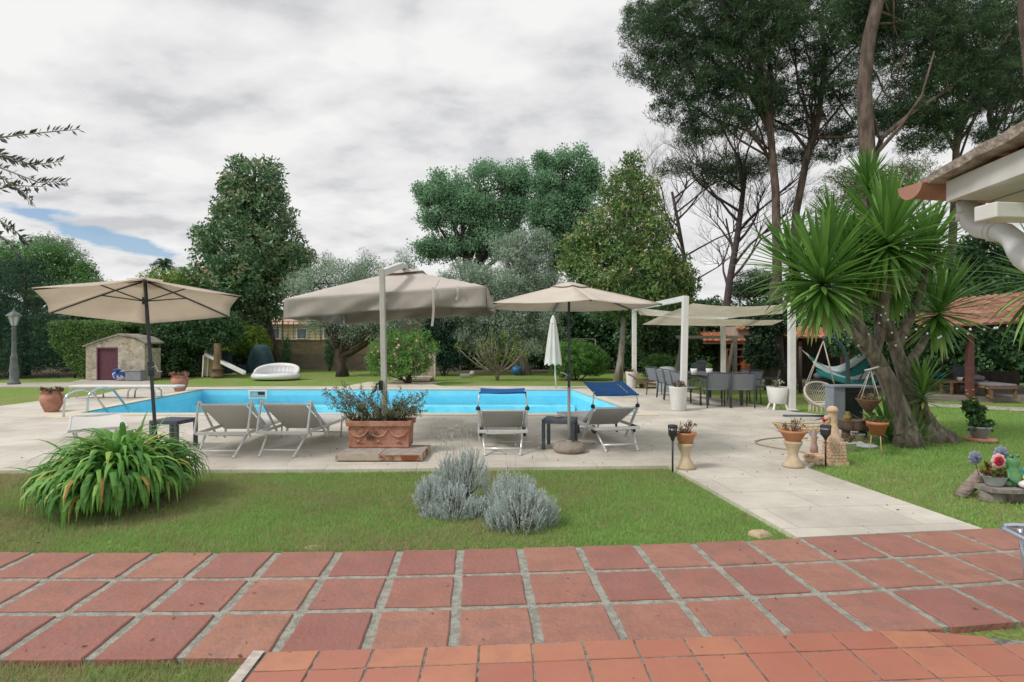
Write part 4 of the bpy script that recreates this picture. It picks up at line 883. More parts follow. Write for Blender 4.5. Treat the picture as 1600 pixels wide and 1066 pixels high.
mb = MB().lathe([(0, 0), (.13, 0), (.15, .05), (.13, .12), (.10, .13), (0, .10)], (-.22, .02, 0), 14, 1, .8); mb.build('basin', M_cream, o)
mb = MB()
for i in range(18): mb.ball((-.22+.14*math.cos(i*1.1), .02+.10*math.sin(i*1.1), .03+.035*(i % 4)), .035, 7, .8)
mb.build('pebble_facing', M_cream, o)
q_ = T('figurine', 'small worn pinkish garden figurine beside the cream stone fountain', 'figurine', (p_.x-.20, p_.y+.12, .0)); MB().lathe([(0, 0), (.055, 0), (.05, .08), (.035, .14), (.045, .2), (.025, .25), (.03, .3), (0, .335)], (0, 0, .1), 12, 1, .7).build('body', mat('worn_pink_plaster', (.48, .33, .28), (.38, .27, .22), 20, .9, bump=.4), q_); MB().box((0, 0, .05), (.14, .12, .1)).build('plinth', M_cream, q_, bevel=.01)
o = tag(MB().tube([(0, 0, -.1), (0, 0, .42)], .005, 5).ball((0, 0, .46), .028, 10, 1.5).build('red_tulip_stake', mat('red_glaze', (.45, .02, .03), None, rough=.4)), 'small red glass tulip on a thin stake behind the cream fountain', 'garden stake'); o.location = G(1287.5, 705)
pp_ = G(1288, 657, .42); 
# white pots and saucer
def bowl(px, py, r_, h, lab, m=None, name='plant_pot', grp=None, z=LZ):
    p_ = G(px, py, z); o = tag(MB().lathe([(0, 0), (r_*.72, 0), (r_*.95, h*.92), (r_*1.02, h*.93), (r_*1.02, h), (r_*.9, h), (r_*.85, h*.85), (0, h*.85)], (0, 0, 0), 22).build(name, m or M_white), lab, 'pot', grp); o.location = p_; return o
b = bowl(1327, 705.5, .095, .14, 'white plant pot standing on the grass right of the cream fountain'); clumpplant('dry_plant', 'dry brown plant in the white pot beside the fountain', 'plant', b.location+Vector((0, 0, .12)), .11, .12, 16, .05, .015, M_dry, up=1)
o = tag(MB().lathe([(0, .0), (.10, 0), (.155, .05), (.15, .055), (.09, .02), (0, .02)], (0, 0, 0), 24).build('grey_saucer', mat('pale_grey_plastic', (.42, .45, .48), None, rough=.5)), 'shallow pale grey saucer on the grass by the white pot', 'saucer'); o.location = G(1353, 701, LZ)
b = bowl(1340, 690, .11, .13, 'overturned-looking white pot among stones behind the white plant pot')
r3 = random.Random(11); st = mat('tan_field_stone', (.50, .38, .26), (.40, .30, .21), 6, .9, bump=.5)
def stone(px, py, s, lab, flat=.6, z=LZ, m=None, name='stone', grp=None, seed=0, rz=None):
    rs = random.Random(seed+int(px)); vs = []
    mb = MB(); n = 9; prof = [(.0, -.2), (.8, -.15), (1, .2), (.75, .75), (.3, 1.0), (0, 1.02)]
    for (r_, z_) in prof:
        for j in range(n):
            k_ = rs.uniform(.78, 1.15); a = 2*math.pi*j/n; vs.append((r_*s*k_*math.cos(a), r_*s*k_*.75*math.sin(a), z_*s*flat*rs.uniform(.85, 1.1)))
    mb.add(vs, [(i*n+j, i*n+(j+1) % n, (i+1)*n+(j+1) % n, (i+1)*n+j) for i in range(5) for j in range(n)])
    o = tag(mb.build(name, m or st, bevel=s*.06), lab, 'stone', grp); o.location = G(px, py, z); o.rotation_euler.z = rs.uniform(0, 3) if rz is None else rz; return o
ORD = ['leftmost', 'second', 'third', 'fourth', 'fifth', 'sixth', 'seventh', 'eighth', 'ninth', 'tenth', 'eleventh', 'rightmost']
for i, (px, py, s) in enumerate(sorted(((1258, 692, .10), (1270, 688, .13), (1283, 694, .09), (1312, 690, .10), (1345, 697, .11), (1352, 690, .12), (1322, 693, .09), (1266, 698, .07), (1362, 702, .06)))):
    stone(px, py, s, 'tan field stone by the cream fountain, %s counted from the left' % ORD[i], grp='tan stones edging the planting bed')
stone(1187, 838, .115, 'broken tan stone lying on the grass corner where the path meets the terrace', .45, rz=.3)
stone(489, 857, .10, 'flat beige stone flake on the grass at the terrace edge', .12, rz=.1)
q_ = tag(MB().ball((0, 0, .04), .045, 12).ball((.05, 0, .05), .03, 10).build('blue_ball', mat('blue_glaze', (.05, .17, .42), (.2, .3, .45), 20, .4)), 'small blue painted stone ornament left of the fountain', 'ornament'); q_.location = G(1269, 683)
# wicker boat-shaped tray and hose on the deck
p_ = G(1252, 675); o = T('wicker_tray', 'pale bamboo oval tray frame lying on the deck behind the pedestal bowl', 'tray', (p_.x, p_.y, 0))
M_bam = mat('pale_bamboo', (.58, .44, .24), (.50, .36, .18), 12, .7)
ring = lambda rx, ry, z: [(rx*math.cos(2*math.pi*i/28), ry*math.sin(2*math.pi*i/28), z+.02*math.cos(4*math.pi*i/28)) for i in range(29)]
mb = MB().tube(ring(.50, .20, .14), .014, 6, cap=False); mb.tube(ring(.40, .14, .03), .012, 6, cap=False); mb.build('hoops', M_bam, o)
mb = MB()
for i in range(28): a = ring(.50, .20, .14)[i]; b = ring(.40, .14, .03)[i]; mb.tube([a, b], .006, 4)
for i in range(3, 12): y = math.sqrt(max(0, 1-((i-7.5)/7.5)**2))*.13; mb.tube([((i-7.5)*.053*1.0, -y, .03), ((i-7.5)*.053, y, .03)], .006, 4)
mb.build('slats', M_bam, o)
hp = [G(1262, 686), G(1232, 684.5), G(1200, 686.5), G(1183, 690), G(1182, 694), G(1196, 698), G(1225, 703), G(1262, 709), G(1285, 714)]
fp = []
for i in range(len(hp)-1):
    for j in range(4): 
        a, b, c_, d_ = hp[max(i-1, 0)], hp[i], hp[i+1], hp[min(i+2, len(hp)-1)]; t_ = j/4
        fp.append(.5*((2*b)+(c_-a)*t_+(2*a-5*b+4*c_-d_)*t_*t_+(3*b-a-3*c_+d_)*t_**3)+Vector((0, 0, .012)))
o0 = fp[0].copy(); o = tag(MB(o0).tube(fp, .011, 6).build('garden_hose', mat('tan_hose', (.38, .29, .18), None, rough=.6)), 'tan garden hose looped on the pale deck by the right pedestal', 'hose'); o.location = o0
# hanging basket from the yucca and terracotta pot on wire legs
pb = P(1357, 628, 8.3); o = T('hanging_basket', 'conical brown hanging basket on ropes below the yucca branch', 'hanging basket', pb)
MB().lathe([(0, -.17), (.03, -.16), (.165, .03), (.17, .045), (.14, .03), (0, .02)], (0, 0, 0), 20).build('cone_basket', mat('coir', (.20, .12, .07), (.13, .08, .05), 30, 1, bump=.8), o)
for i in range(4):
    a = i*math.pi/2+.4; MB().tube([(.165*math.cos(a), .165*math.sin(a), .04), P(1360, 577, 8.3)-pb], .006, 5).build('rope', rope, o)
MB().tube([P(1351, 579, 8.3)-pb, P(1360, 577, 8.28)-pb, P(1373, 573, 8.3)-pb], .014, 6).build('hook', M_silver, o)
clumpplant('basket_plant', 'wispy brown plant in the hanging basket', 'plant', pb+Vector((0, 0, .03)), .15, .10, 16, .06, .015, M_dry, up=.5)
pb = P(1371, 679, 8.1); o = T('terracotta_pot', 'ribbed orange terracotta pot on thin wire legs beside the yucca trunk', 'pot', pb)
MB().lathe([(0, 0), (.085, 0), (.125, .14), (.14, .145), (.14, .185), (.125, .185), (.115, .15), (0, .15)], (0, 0, 0), 24).build('pot', mat('orange_terracotta', (.52, .19, .10), (.46, .16, .085), 8, .8), o)
for i in range(3):
    a = i*2.09+.5; MB().tube([(.07*math.cos(a), .07*math.sin(a), 0), (.10*math.cos(a), .10*math.sin(a), -pb.z+LZ)], .006, 5).build('wire_leg', M_bam, o)
clumpplant('potted_plant', 'green trailing plant in the orange terracotta pot', 'plant', pb+Vector((0, 0, .17)), .14, .10, 22, .06, .02, leafmat('mid_green', [(0, (.04, .08, .02)), (1, (.14, .22, .06))]), up=.6)
# potted climber on the right lawn
pb = G(1531, 690, LZ); o = T('grey_pot', 'grey pot on a terracotta saucer on the right lawn', 'pot', pb, 0)
MB().lathe([(0, .0), (.20, 0), (.24, .03), (.22, .06), (0, .06)], (0, 0, 0), 24).build('saucer', M_terra, o)
MB().lathe([(0, .05), (.10, .05), (.15, .22), (.165, .23), (.15, .25), (.13, .22), (0, .22)], (0, 0, 0), 22).build('pot', mat('blue_grey_plastic', (.30, .34, .36), None, rough=.6), o)
o = T('yellow_flowered_plant', 'leafy green plant with small yellow flowers rising from the grey pot on the right lawn', 'plant', pb+Vector((0, 0, .22)))
pts = []; mb = MB()
for i in range(5):
    x, y = random.uniform(-.05, .05), random.uniform(-.05, .05); ph = [Vector((x, y, 0))]
    for j in range(7): ph.append(ph[-1]+Vector((random.uniform(-.07, .06)-.012, random.uniform(-.05, .05), random.uniform(.04, .085))))
    mb.tube(ph, [.008, .007, .006, .006, .005, .004, .004, .003], 5); pts += [tuple(v_) for v_ in ph]+[tuple(v_+Vector((random.uniform(-.1, .1), random.uniform(-.08, .08), 0))) for v_ in ph]
for i in range(12): a = random.random()*6.28; pts.append((.15*math.cos(a), .12*math.sin(a), random.uniform(-.02, .08)))
mb.build('stems', M_twig, o); foliage('leaves', np.array(pts), 9, .055, .07, .05, leafmat('climber_green', [(0, (.03, .075, .025)), (1, (.10, .20, .07))]), o, (0, 0, 0), up=.4)
mb = MB()
for i in range(9): mb.ball((random.uniform(-.32, .28), random.uniform(-.1, .1), random.uniform(.45, .68)), .018, 7, .5)
mb.build('yellow_flowers', mat('yellow_petal', (.75, .55, .03), None, rough=.7), o)
# driftwood, slab, bowl with pinwheels, frog
pb = G(1521, 776, LZ)
o = tag(MB().tube([(-.20, -.05, .0), (-.1, -.02, .07), (.05, .02, .17), (.12, .04, .24)], [.045, .062, .07, .065], 10).build('driftwood_log', mat('grey_driftwood', (.33, .27, .23), (.20, .15, .13), 6, .95, bump=.9, bscale=18, stretch=(1, 1, 4))), 'short weathered log leaning on the stone slab, right lawn', 'log'); o.location = pb
pb = G(1574, 783, LZ); o = T('stacked_slab', 'rough grey stone slab on low stones carrying the flower bowl', 'stone', pb)
M_slate = mat('rough_grey_stone', (.30, .27, .24), (.19, .165, .15), 7, .95, bump=1.0, bscale=16)
mb = MB(); ol = [(-.26, -.12), (-.1, -.17), (.12, -.16), (.35, -.12), (.42, .1), (.2, .2), (-.1, .22), (-.28, .08)]
mb.poly([ol], .155, .115); mb.poly([[(x*1.02, y*1.02) for x, y in reversed(ol)]][0:0] or [ol], .115); mb.build('slab', M_slate, o, bevel=.012)
for x, y, s in ((-.16, .0, .12), (.05, .02, .14), (.27, .0, .13)): MB().lathe([(0, 0), (s, 0), (s*1.05, .05), (s*.95, .113), (0, .113)], (x, y, 0), 9, 1, .8, smooth=False).build('support_stone', M_slate, o, bevel=.015)
zt_ = LZ+.155
b = tag(MB().lathe([(0, 0), (.055, 0), (.075, .02), (.105, .10), (.115, .105), (.10, .10), (.09, .08), (0, .08)], (0, 0, 0), 20, 1.1, .9).build('flower_bowl', mat('pale_blue_ceramic', (.50, .57, .58), (.42, .48, .50), 9, .5)), 'pale blue-grey ceramic bowl of flowers on the stone slab', 'bowl'); b.location = (pb.x-.13, pb.y-.0, zt_)
q_ = Vector((pb.x-.13, pb.y, zt_+.09)); clumpplant('pansies', 'small plant with yellow and dark flowers in the pale bowl', 'plant', q_, .10, .12, 20, .04, .03, leafmat('pansy', [(0, (.10, .02, .02)), (.3, (.16, .05, .02)), (.45, (.07, .14, .03)), (.7, (.12, .18, .04)), (.85, (.6, .42, .03)), (1, (.7, .5, .05))]), up=.4)
def pinwheel(off, r_, cols, lab):
    p_ = q_+Vector(off); o = T('flower_pinwheel', lab, 'garden stake', p_, 0, 'flower pinwheels on stakes in the bowl'); MB().tube([(0, 0.01, 0), (-.3*off[0], .01, -off[2])], .003, 5).build('stake', M_black, o)
    mb = MB()
    for i in range(8):
        a = 2*math.pi*i/8; mb.ball((r_*.62*math.cos(a), 0, r_*.62*math.sin(a)), r_*.40, 8, 1, 1, .25)
    mb.build('outer_petals', cols[0], o)
    mb = MB()
    for i in range(6):
        a = 2*math.pi*i/6+.2; mb.ball((r_*.33*math.cos(a), -.012, r_*.33*math.sin(a)), r_*.33, 8, 1, 1, .3)
    mb.build('inner_petals', cols[1], o); MB().ball((0, -.025, 0), r_*.16, 8).build('centre', M_black, o)
mred = mat('red_petal', (.45, .01, .03), None, rough=.6); mpk = mat('pink_white_petal', (.72, .45, .45), None, rough=.6); mgb = mat('slate_blue_petal', (.13, .17, .25), (.2, .25, .33), 30, .6); mgb2 = mat('grey_lilac_petal', (.25, .27, .34), None, rough=.6)
pinwheel((-.17, .04, .19), .075, (mgb2, mgb), 'slate-blue flower pinwheel at the left over the bowl')
pinwheel((.02, -.02, .17), .08, (mpk, mred), 'red flower pinwheel with pink-white rim, in the middle')
pinwheel((.15, .10, .22), .085, (mgb2, mgb), 'large slate-blue flower pinwheel behind the green frog')
mfrog = mat('green_glaze', (.13, .30, .13), (.08, .22, .10), 12, .4)
o = T('frog_figurine', 'glazed green frog figurine sitting beside the flower bowl', 'figurine', (pb.x+.07, pb.y+.02, zt_))
mb = MB(); mb.lathe([(0, 0), (.085, .0), (.10, .04), (.085, .12), (.055, .18), (.05, .2), (.065, .23), (.06, .27), (.035, .30), (0, .31)], (0, 0, 0), 18, 1, .85)
for s_ in (-1, 1): mb.ball((s_*.032, -.02, .305), .02, 8); mb.tube([(s_*.06, -.02, .16), (s_*.09, -.06, .09), (s_*.05, -.10, .05)], [.02, .018, .015], 8); mb.ball((s_*.085, -.04, .035), .045, 10, .8)
mb.build('body', mfrog, o)
mb = MB()
for s_ in (-1, 1): mb.ball((s_*.032, -.038, .31), .008, 6)
mb.build('eyes', M_black, o); MB().ball((.08, -.06, .17), .032, 10).build('blue_ball', mat('turquoise_glaze', (.05, .35, .55), None, rough=.3), o); MB().ball((.06, -.09, .10), .03, 10).build('yellow_ball', mat('lemon_glaze', (.70, .62, .25), None, rough=.4), o)
o = T('snail_figurine', 'white snail figurine with a red shell on the right end of the slab', 'figurine', (pb.x+.12, pb.y-.13, zt_)); MB().ball((0, .02, .04), .065, 12, .7, 1.5).build('body', M_white, o); MB().ball((-.01, -.0, .085), .038, 12).build('red_shell', mred, o); MB().ball((.10, 0, .12), .05, 12, 1.2).build('head', M_white, o)
# table corner at lower right
p_ = P(1552, 822, 3.55); zt_ = .42; p_ = G(1553, 826, zt_); o = T('garden_table', 'metal rimmed low table corner at the right edge of the terrace', 'table', (p_.x+.32, p_.y-.22, 0), R(-12))
mb = MB(); rc = [(-.30, .15), (-.27, .22), (-.2, .25), (.6, .25), (.6, -.25), (-.2, -.25), (-.27, -.22), (-.30, -.15), (-.30, .15)]
mb.tube([(x, y, zt_) for x, y in rc], .016, 8, cap=False); mb.build('rim', mat('brushed_pale_blue_metal', (.55, .60, .70), None, rough=.25, metal=.7), o)
mb = MB()
for i in range(10): mb.bar((-.26+.09*i, -.23, zt_-.004), (-.26+.09*i, .23, zt_-.004), .035, .008)
mb.build('slats', mat('slate_slats', (.10, .12, .15), (.2, .17, .17), 6, .4), o)
for a, b in ((-.2, .18), (-.2, -.18), (.5, .18), (.5, -.18)): MB().tube([(a, b, zt_), (a+.05, b, 0.0)], .016, 8).build('leg', MATS['brushed_pale_blue_metal'], o)
# ------------------------------------------------------------ trees and plants
def B(px, py, d, rx, ry, rd=None):
    c = P(px, py, d); s = d/F; return (c.x, c.y, c.z, rx*s, (rd or rx)*s, ry*s)
M_pbark = mat('pine_bark', (.155, .115, .095), (.07, .05, .042), 5, .95, bump=1.0, bscale=14, stretch=(1, 1, .3))
M_gbark = mat('grey_bark', (.34, .31, .27), (.19, .165, .14), 7, .95, bump=.9, bscale=20, stretch=(1, 1, .3))
M_dbark = mat('dark_bark', (.10, .075, .06), (.055, .042, .035), 7, .95, bump=.9, bscale=18, stretch=(1, 1, .3))
L_mag = leafmat('magnolia_leaves', [(0, (0.043, 0.105, 0.049)), (.35, (0.089, 0.194, 0.090)), (.6, (0.166, 0.299, 0.124)), (.90, (0.299, 0.299, 0.190)), (.98, (0.596, 0.328, 0.250)), (1, (0.715, 0.419, 0.334))], .38, .15, .5)
L_mag2 = leafmat('yellower_magnolia_leaves', [(0, (0.037, 0.092, 0.026)), (.35, (0.087, 0.173, 0.044)), (.65, (0.163, 0.275, 0.067)), (.85, (0.306, 0.303, 0.113)), (1, (0.459, 0.345, 0.157))], .38, .2, .5)
L_oak = leafmat('oak_leaves', [(0, (0.111, 0.211, 0.124)), (.5, (0.231, 0.408, 0.247)), (1, (0.376, 0.593, 0.358))], .6, .5)
L_olive = leafmat('olive_leaves', [(0, (0.114, 0.169, 0.114)), (.5, (0.295, 0.386, 0.284)), (1, (0.613, 0.726, 0.589))], .55, .25)
L_pine = leafmat('pine_needles', [(0, (.018, .042, .022)), (.5, (.05, .10, .045)), (.85, (.10, .175, .07)), (1, (.16, .21, .08))], .6, .3)
L_dark = leafmat('dark_leaves', [(0, (0.027, 0.061, 0.030)), (.5, (0.068, 0.151, 0.068)), (1, (0.151, 0.288, 0.119))], .6, .2)
L_mid = leafmat('mid_leaves', [(0, (0.064, 0.137, 0.037)), (.5, (0.126, 0.272, 0.064)), (1, (0.252, 0.440, 0.095))], .6, .3)
L_lime = leafmat('lime_leaves', [(0, (0.075, 0.138, 0.025)), (.5, (0.163, 0.275, 0.037)), (1, (0.312, 0.425, 0.075))], .6, .35)
L_spruce = leafmat('spruce_needles', [(0, (0.021, 0.058, 0.038)), (.6, (0.052, 0.125, 0.073)), (1, (0.104, 0.208, 0.114))], .6, .15)
L_hedge = leafmat('hedge_leaves', [(0, (0.050, 0.101, 0.030)), (.5, (0.138, 0.252, 0.077)), (1, (0.302, 0.454, 0.151))], .55, .25)
def jl(a, b, n, j):
    a, b = Vector(a), Vector(b); o = [a.lerp(b, i/n) for i in range(n+1)]
    for i in range(1, n): o[i] = o[i]+Vector((random.uniform(-j, j), random.uniform(-j, j), random.uniform(-j, j)*.6))
    return o
def tree(name, lab, cat, base, trunk, r0, r1, blobs, n, per, cr_, L, W, lm, bm, nl=10, group=None, up=.2, flat=1., shell=.65, jit=.35, extra=(), limb0=.45, topcl=None, billow=False, limbr=9):
    "trunk: list of world points from the ground up; limbs run from the upper trunk into the crown"
    base = Vector(base); o = T(name, lab, cat, base, 0, group); mb = MB(base)
    trunk = [Vector(t_) for t_ in trunk]; m = len(trunk); rad = [r0+(r1-r0)*(i/(m-1))**.8 for i in range(m)]; rad[0] *= 1.35
    mb.tube(trunk, rad, 10)
    for (pts, ra, rb) in extra: mb.tube(pts, [ra+(rb-ra)*i/(len(pts)-1) for i in range(len(pts))], 8)
    c, d = blobpts(blobs, n, shell, billow)
    for i in range(nl):
        f = limb0+(1-limb0)*random.random(); s_ = f*(m-1); k_ = min(int(s_), m-2); p0 = trunk[k_].lerp(trunk[k_+1], s_-k_); e_ = Vector(c[random.randrange(n)])
        L_ = (e_-p0).length; mid = p0.lerp(e_, .5)+Vector((0, 0, L_*.06)); pts = [p0]+jl(p0, mid, 2, L_*.05)[1:]+jl(mid, e_, 3, L_*.07)[1:]
        rr_ = min(r1*1.0, r1*.35+L_*.016, limbr); mb.tube(pts, [rr_*(1-.82*i_/(len(pts)-1)) for i_ in range(len(pts))], 6)
        for j in range(3):
            a = pts[2+j % 3]; b = Vector(c[random.randrange(n)]); b = a.lerp(b, min(1, L_*.45/max((b-a).length, .01))); mb.tube(jl(a, b, 3, L_*.04), [rr_*.4, rr_*.3, rr_*.2, rr_*.1], 5)
    mb.build('trunk', bm, o)
    cl = rng.random(n)*.75+.25*np.clip((c[:, 2]-c[:, 2].min())/(np.ptp(c[:, 2])+1e-6), 0, 1) if topcl else None
    foliage('crown', c, per, cr_, L, W, lm, o, base, up=up, flat=flat, cl=cl, jit=jit)
    return o
def bush(name, lab, cat, base, blobs, n, per, cr_, L, W, lm, group=None, up=.2, shell=.75, stems=5, sm=None):
    base = Vector(base); o = T(name, lab, cat, base, 0, group); c, d = blobpts(blobs, n, shell); c[:, 2] = np.maximum(c[:, 2], .03)
    foliage('leaves', c, per, cr_, L, W, lm, o, base, up=up); mb = MB(base)
    for i in range(stems): e_ = Vector(c[random.randrange(n)]); mb.tube(jl(base+Vector((random.uniform(-.1, .1), 0, -.05)), e_, 4, .06), [.03, .025, .018, .012, .006], 5)
    mb.build('stems', sm or M_dbark, o); return o

# magnolias
gp = G(430, 580); d = 31
tree('magnolia_tree', 'tall magnolia with bronze-tipped leaves, standing alone against the sky at the left', 'tree', (gp.x, d, 0), [P(432, 580, d), P(428, 550, d), P(418, 500, d), P(400, 420, d), P(396, 330, d), P(398, 265, d)], .30, .08,
     [B(398, 280, d, 44, 32), B(375, 300, d, 30, 26), B(393, 335, d, 62, 52), B(396, 395, d, 84, 52), B(388, 440, d, 86, 42), B(352, 448, d, 50, 34), B(440, 425, d, 46, 34), B(385, 480, d, 44, 30), B(425, 490, d, 22, 22), B(462, 400, d, 26, 12), B(325, 370, d, 22, 16)], 1500, 26, .42, .27, .10, L_mag, M_dbark, 18, shell=.7, up=.3)
gp = G(968, 600); d = 21.5
tree('magnolia_tree', 'broad conical magnolia with a pale straight trunk, behind the right end of the pool', 'tree', (gp.x, d, 0), [P(965, 600, d), P(970, 560, d), P(974, 510, d), P(980, 430, d), P(985, 330, d), P(988, 255, d)], .15, .05,
     [B(988, 262, d, 16, 26), B(985, 305, d, 46, 40), B(975, 365, d, 76, 48), B(975, 425, d, 96, 48), B(985, 465, d, 92, 30), B(1045, 440, d, 45, 40), B(912, 400, d, 40, 36), B(1010, 478, d, 60, 18)], 1900, 26, .27, .155, .06, L_mag2, M_gbark, 18, shell=.72, up=.3)
# broad evergreen oaks behind
d = 37
def oak(px0, lab, trunk, blobs, n, d, lm=L_oak):
    tree('evergreen_oak', lab, 'tree', (P(px0, 580, d).x, d, 0), trunk, .26, .12, blobs, n, 30, .50, .15, .10, lm, M_dbark, 26, up=.3, shell=.7, group='evergreen oaks behind the olive trees', billow=True)
oak(735, 'bushy green oak on the left, with a rounded uneven crown above the cantilever parasol', [P(738, 585, d), P(736, 500, d), P(728, 430, d), P(722, 350, d)],
    [B(700, 300, d, 48, 30), B(760, 280, d, 34, 24), B(690, 345, d, 38, 26), B(745, 335, d, 55, 34), B(800, 290, d, 30, 30), B(705, 385, d, 45, 26), B(770, 380, d, 50, 30), B(668, 298, d, 20, 14), B(812, 265, d, 18, 16), B(665, 310, d, 22, 22), B(660, 390, d, 24, 22), B(805, 340, d, 30, 40), B(720, 320, d, 50, 30)], 1900, d)
oak(870, 'tall green oak on the right, rising just left of the conical magnolia', [P(868, 585, 36), P(866, 480, 36), P(862, 380, 36), P(868, 300, 36)],
    [B(870, 262, 36, 30, 22), B(905, 255, 36, 32, 20), B(860, 310, 36, 40, 36), B(905, 305, 36, 36, 36), B(865, 365, 36, 40, 34), B(900, 370, 36, 36, 40), B(872, 405, 36, 24, 24), B(835, 335, 36, 24, 26), B(838, 290, 36, 22, 24), B(925, 280, 36, 24, 34), B(850, 255, 36, 22, 16), B(880, 340, 36, 44, 50)], 1700, 36)
# olive trees
d = 26.3; gp = G(535, 587)
tree('olive_tree', 'old olive tree with a forked gnarled trunk beyond the pool, behind the cantilever parasol', 'tree', (gp.x, d, 0), [P(535, 588, d), P(534, 572, d), P(531, 556, d), P(528, 545, d)], .24, .16,
     [B(480, 445, d, 36, 22), B(530, 435, d, 44, 26), B(580, 435, d, 40, 28), B(620, 450, d, 40, 30), B(640, 490, d, 36, 26), B(500, 490, d, 40, 26), B(560, 495, d, 44, 26), B(610, 515, d, 34, 18), B(545, 520, d, 30, 10), B(570, 410, d, 14, 16), B(632, 412, d, 12, 16), B(510, 412, d, 12, 12)], 1150, 34, .36, .15, .030, L_olive, M_dbark, 20, up=.7, shell=.6,
     extra=[([P(530, 552, d), P(522, 535, d), P(512, 520, d), P(500, 495, d)], .12, .04), ([P(531, 550, d), P(545, 540, d), P(552, 522, d), P(556, 490, d)], .11, .04), ([P(533, 556, d), P(552, 548, d), P(572, 535, d), P(590, 515, d)], .15, .05)])
d = 27.5
tree('olive_tree', 'large silvery olive tree in the middle, its crown spreading behind the folded white parasol', 'tree', (P(818, 586, d).x, d, 0), [P(822, 588, d), P(818, 560, d), P(820, 520, d), P(815, 470, d)], .24, .12,
     [B(740, 435, d, 48, 26), B(810, 395, d, 50, 34), B(770, 460, d, 60, 36), B(830, 440, d, 50, 40), B(720, 490, d, 48, 36), B(790, 510, d, 56, 34), B(850, 500, d, 40, 40), B(690, 455, d, 30, 26), B(820, 545, d, 40, 16), B(745, 530, d, 40, 22), B(845, 380, d, 20, 18)], 2600, 34, .36, .15, .034, L_olive, M_gbark, 24, up=.7, shell=.62, billow=True)
# rose-like shrub with pink flowers
d = 21.6; gp = G(636, 602)
o = bush('pink_flowering_shrub', 'rounded green shrub dotted with pink blossoms on a short trunk, beyond the pool', 'shrub', (P(637, 601, d).x, d, 0), [B(610, 545, d, 30, 26), B(650, 545, d, 36, 28), B(630, 570, d, 44, 20), B(590, 565, d, 18, 20)], 460, 26, .17, .09, .045, L_mid, up=.4, stems=8)
MB(o.location).tube([P(637, 603, d), P(640, 592, d), P(636, 575, d)], [.12, .09, .07], 8).build('trunk', M_dbark, o)
mb = MB(o.location)
for i in range(34): a = random.choice([(610, 545, 30, 24), (650, 545, 36, 26), (630, 565, 44, 20)]); th = random.random()*6.28; r_ = random.uniform(.3, 1); p_ = P(a[0]+a[2]*r_*math.cos(th), a[1]+a[3]*r_*math.sin(th), d-.75*(1.1-r_)-.15); mb.ball(p_, random.uniform(.035, .06), 6)
mb.build('pink_blossoms', mat('pink_blossom', (.65, .28, .26), (.72, .45, .40), 3, .8), o)
# pruned small tree
d = 23.5; base = P(777, 592, d); o = T('pruned_fig_tree', 'low pruned tree of bare pale upward branches with sparse new leaves, beyond the pool', 'tree', (base.x, d, 0)); mb = MB(o.location); tips = []
for i in range(26):
    a = random.uniform(-1.25, 1.25); b = random.uniform(-.8, .8); L_ = random.uniform(.9, 1.75); pts = [Vector((base.x, d, 0)), Vector((base.x+.05*a, d, .32))]
    for j in range(1, 5): f = j/4; pts.append(Vector((base.x+math.sin(a)*L_*f**.8, d+b*f*.8, .32+L_*(.35+.5*math.cos(a))*f**1.4))+Vector((random.uniform(-.05, .05), 0, random.uniform(-.04, .04))))
    mb.tube(pts, [.07, .06, .045, .035, .026, .014], 6); tips += pts[2:]
    for j in range(3): s_ = pts[3+j % 3]; e_ = s_+Vector((random.uniform(-.2, .2), random.uniform(-.1, .1), random.uniform(.15, .4))); mb.tube([s_, (s_+e_)/2+Vector((.03, 0, 0)), e_], [.018, .014, .006], 5); tips.append(e_)
mb.build('branches', mat('pale_branch', (.27, .22, .19), (.18, .14, .12), 9, .9), o)
c_ = np.array([tuple(t_) for t_ in tips if random.random() < .55]+[tuple(P(790+random.uniform(-12, 14), 540+random.uniform(-22, 30), d)) for i in range(26)]); foliage('leaves', c_, 12, .14, .085, .045, L_lime, o, o.location, up=.5)
# round bright bush, and others beyond the pool
d = 23.8; bush('round_bush', 'dense round bright green bush just right of the folded white parasol', 'shrub', (P(902, 588, d).x, d, 0), [B(902, 560, d, 42, 26), B(885, 570, d, 28, 20), B(918, 562, d, 28, 22), B(900, 550, d, 34, 18), B(930, 568, d, 24, 18)], 900, 30, .13, .075, .03, leafmat('bright_bush', [(0, (.05, .13, .03)), (.5, (.12, .27, .06)), (1, (.20, .40, .10))]), shell=.92)
d = 27
bush('dark_leafy_bush', 'blue-green bush hanging over the shade to the right of the pink-flowered shrub', 'shrub', (P(693, 586, d).x, d, 0), [B(693, 535, d, 24, 34), B(700, 560, d, 20, 16), B(680, 515, d, 22, 20)], 300, 26, .25, .13, .07, leafmat('bluegreen', [(0, (.02, .06, .04)), (.5, (.05, .12, .08)), (1, (.10, .2, .13))]))
for px, lab, hh in ((447, 'small slim cypress in front of the wall, behind the inflatable sofa', 526), (515, 'small slim cypress in front of the wall, left of the forked olive trunk', 530)):
    d = 29.5; tree('small_cypress', lab, 'tree', (P(px, 576, d).x, d, 0), [P(px, 580, d), P(px, 560, d), P(px, 535, d)], .05, .03, [B(px, 548, d, 7, 22, 7), B(px, 562, d, 6, 12, 6)], 150, 20, .13, .08, .03, L_dark, M_dbark, 3, up=1, group='small cypresses along the wall')
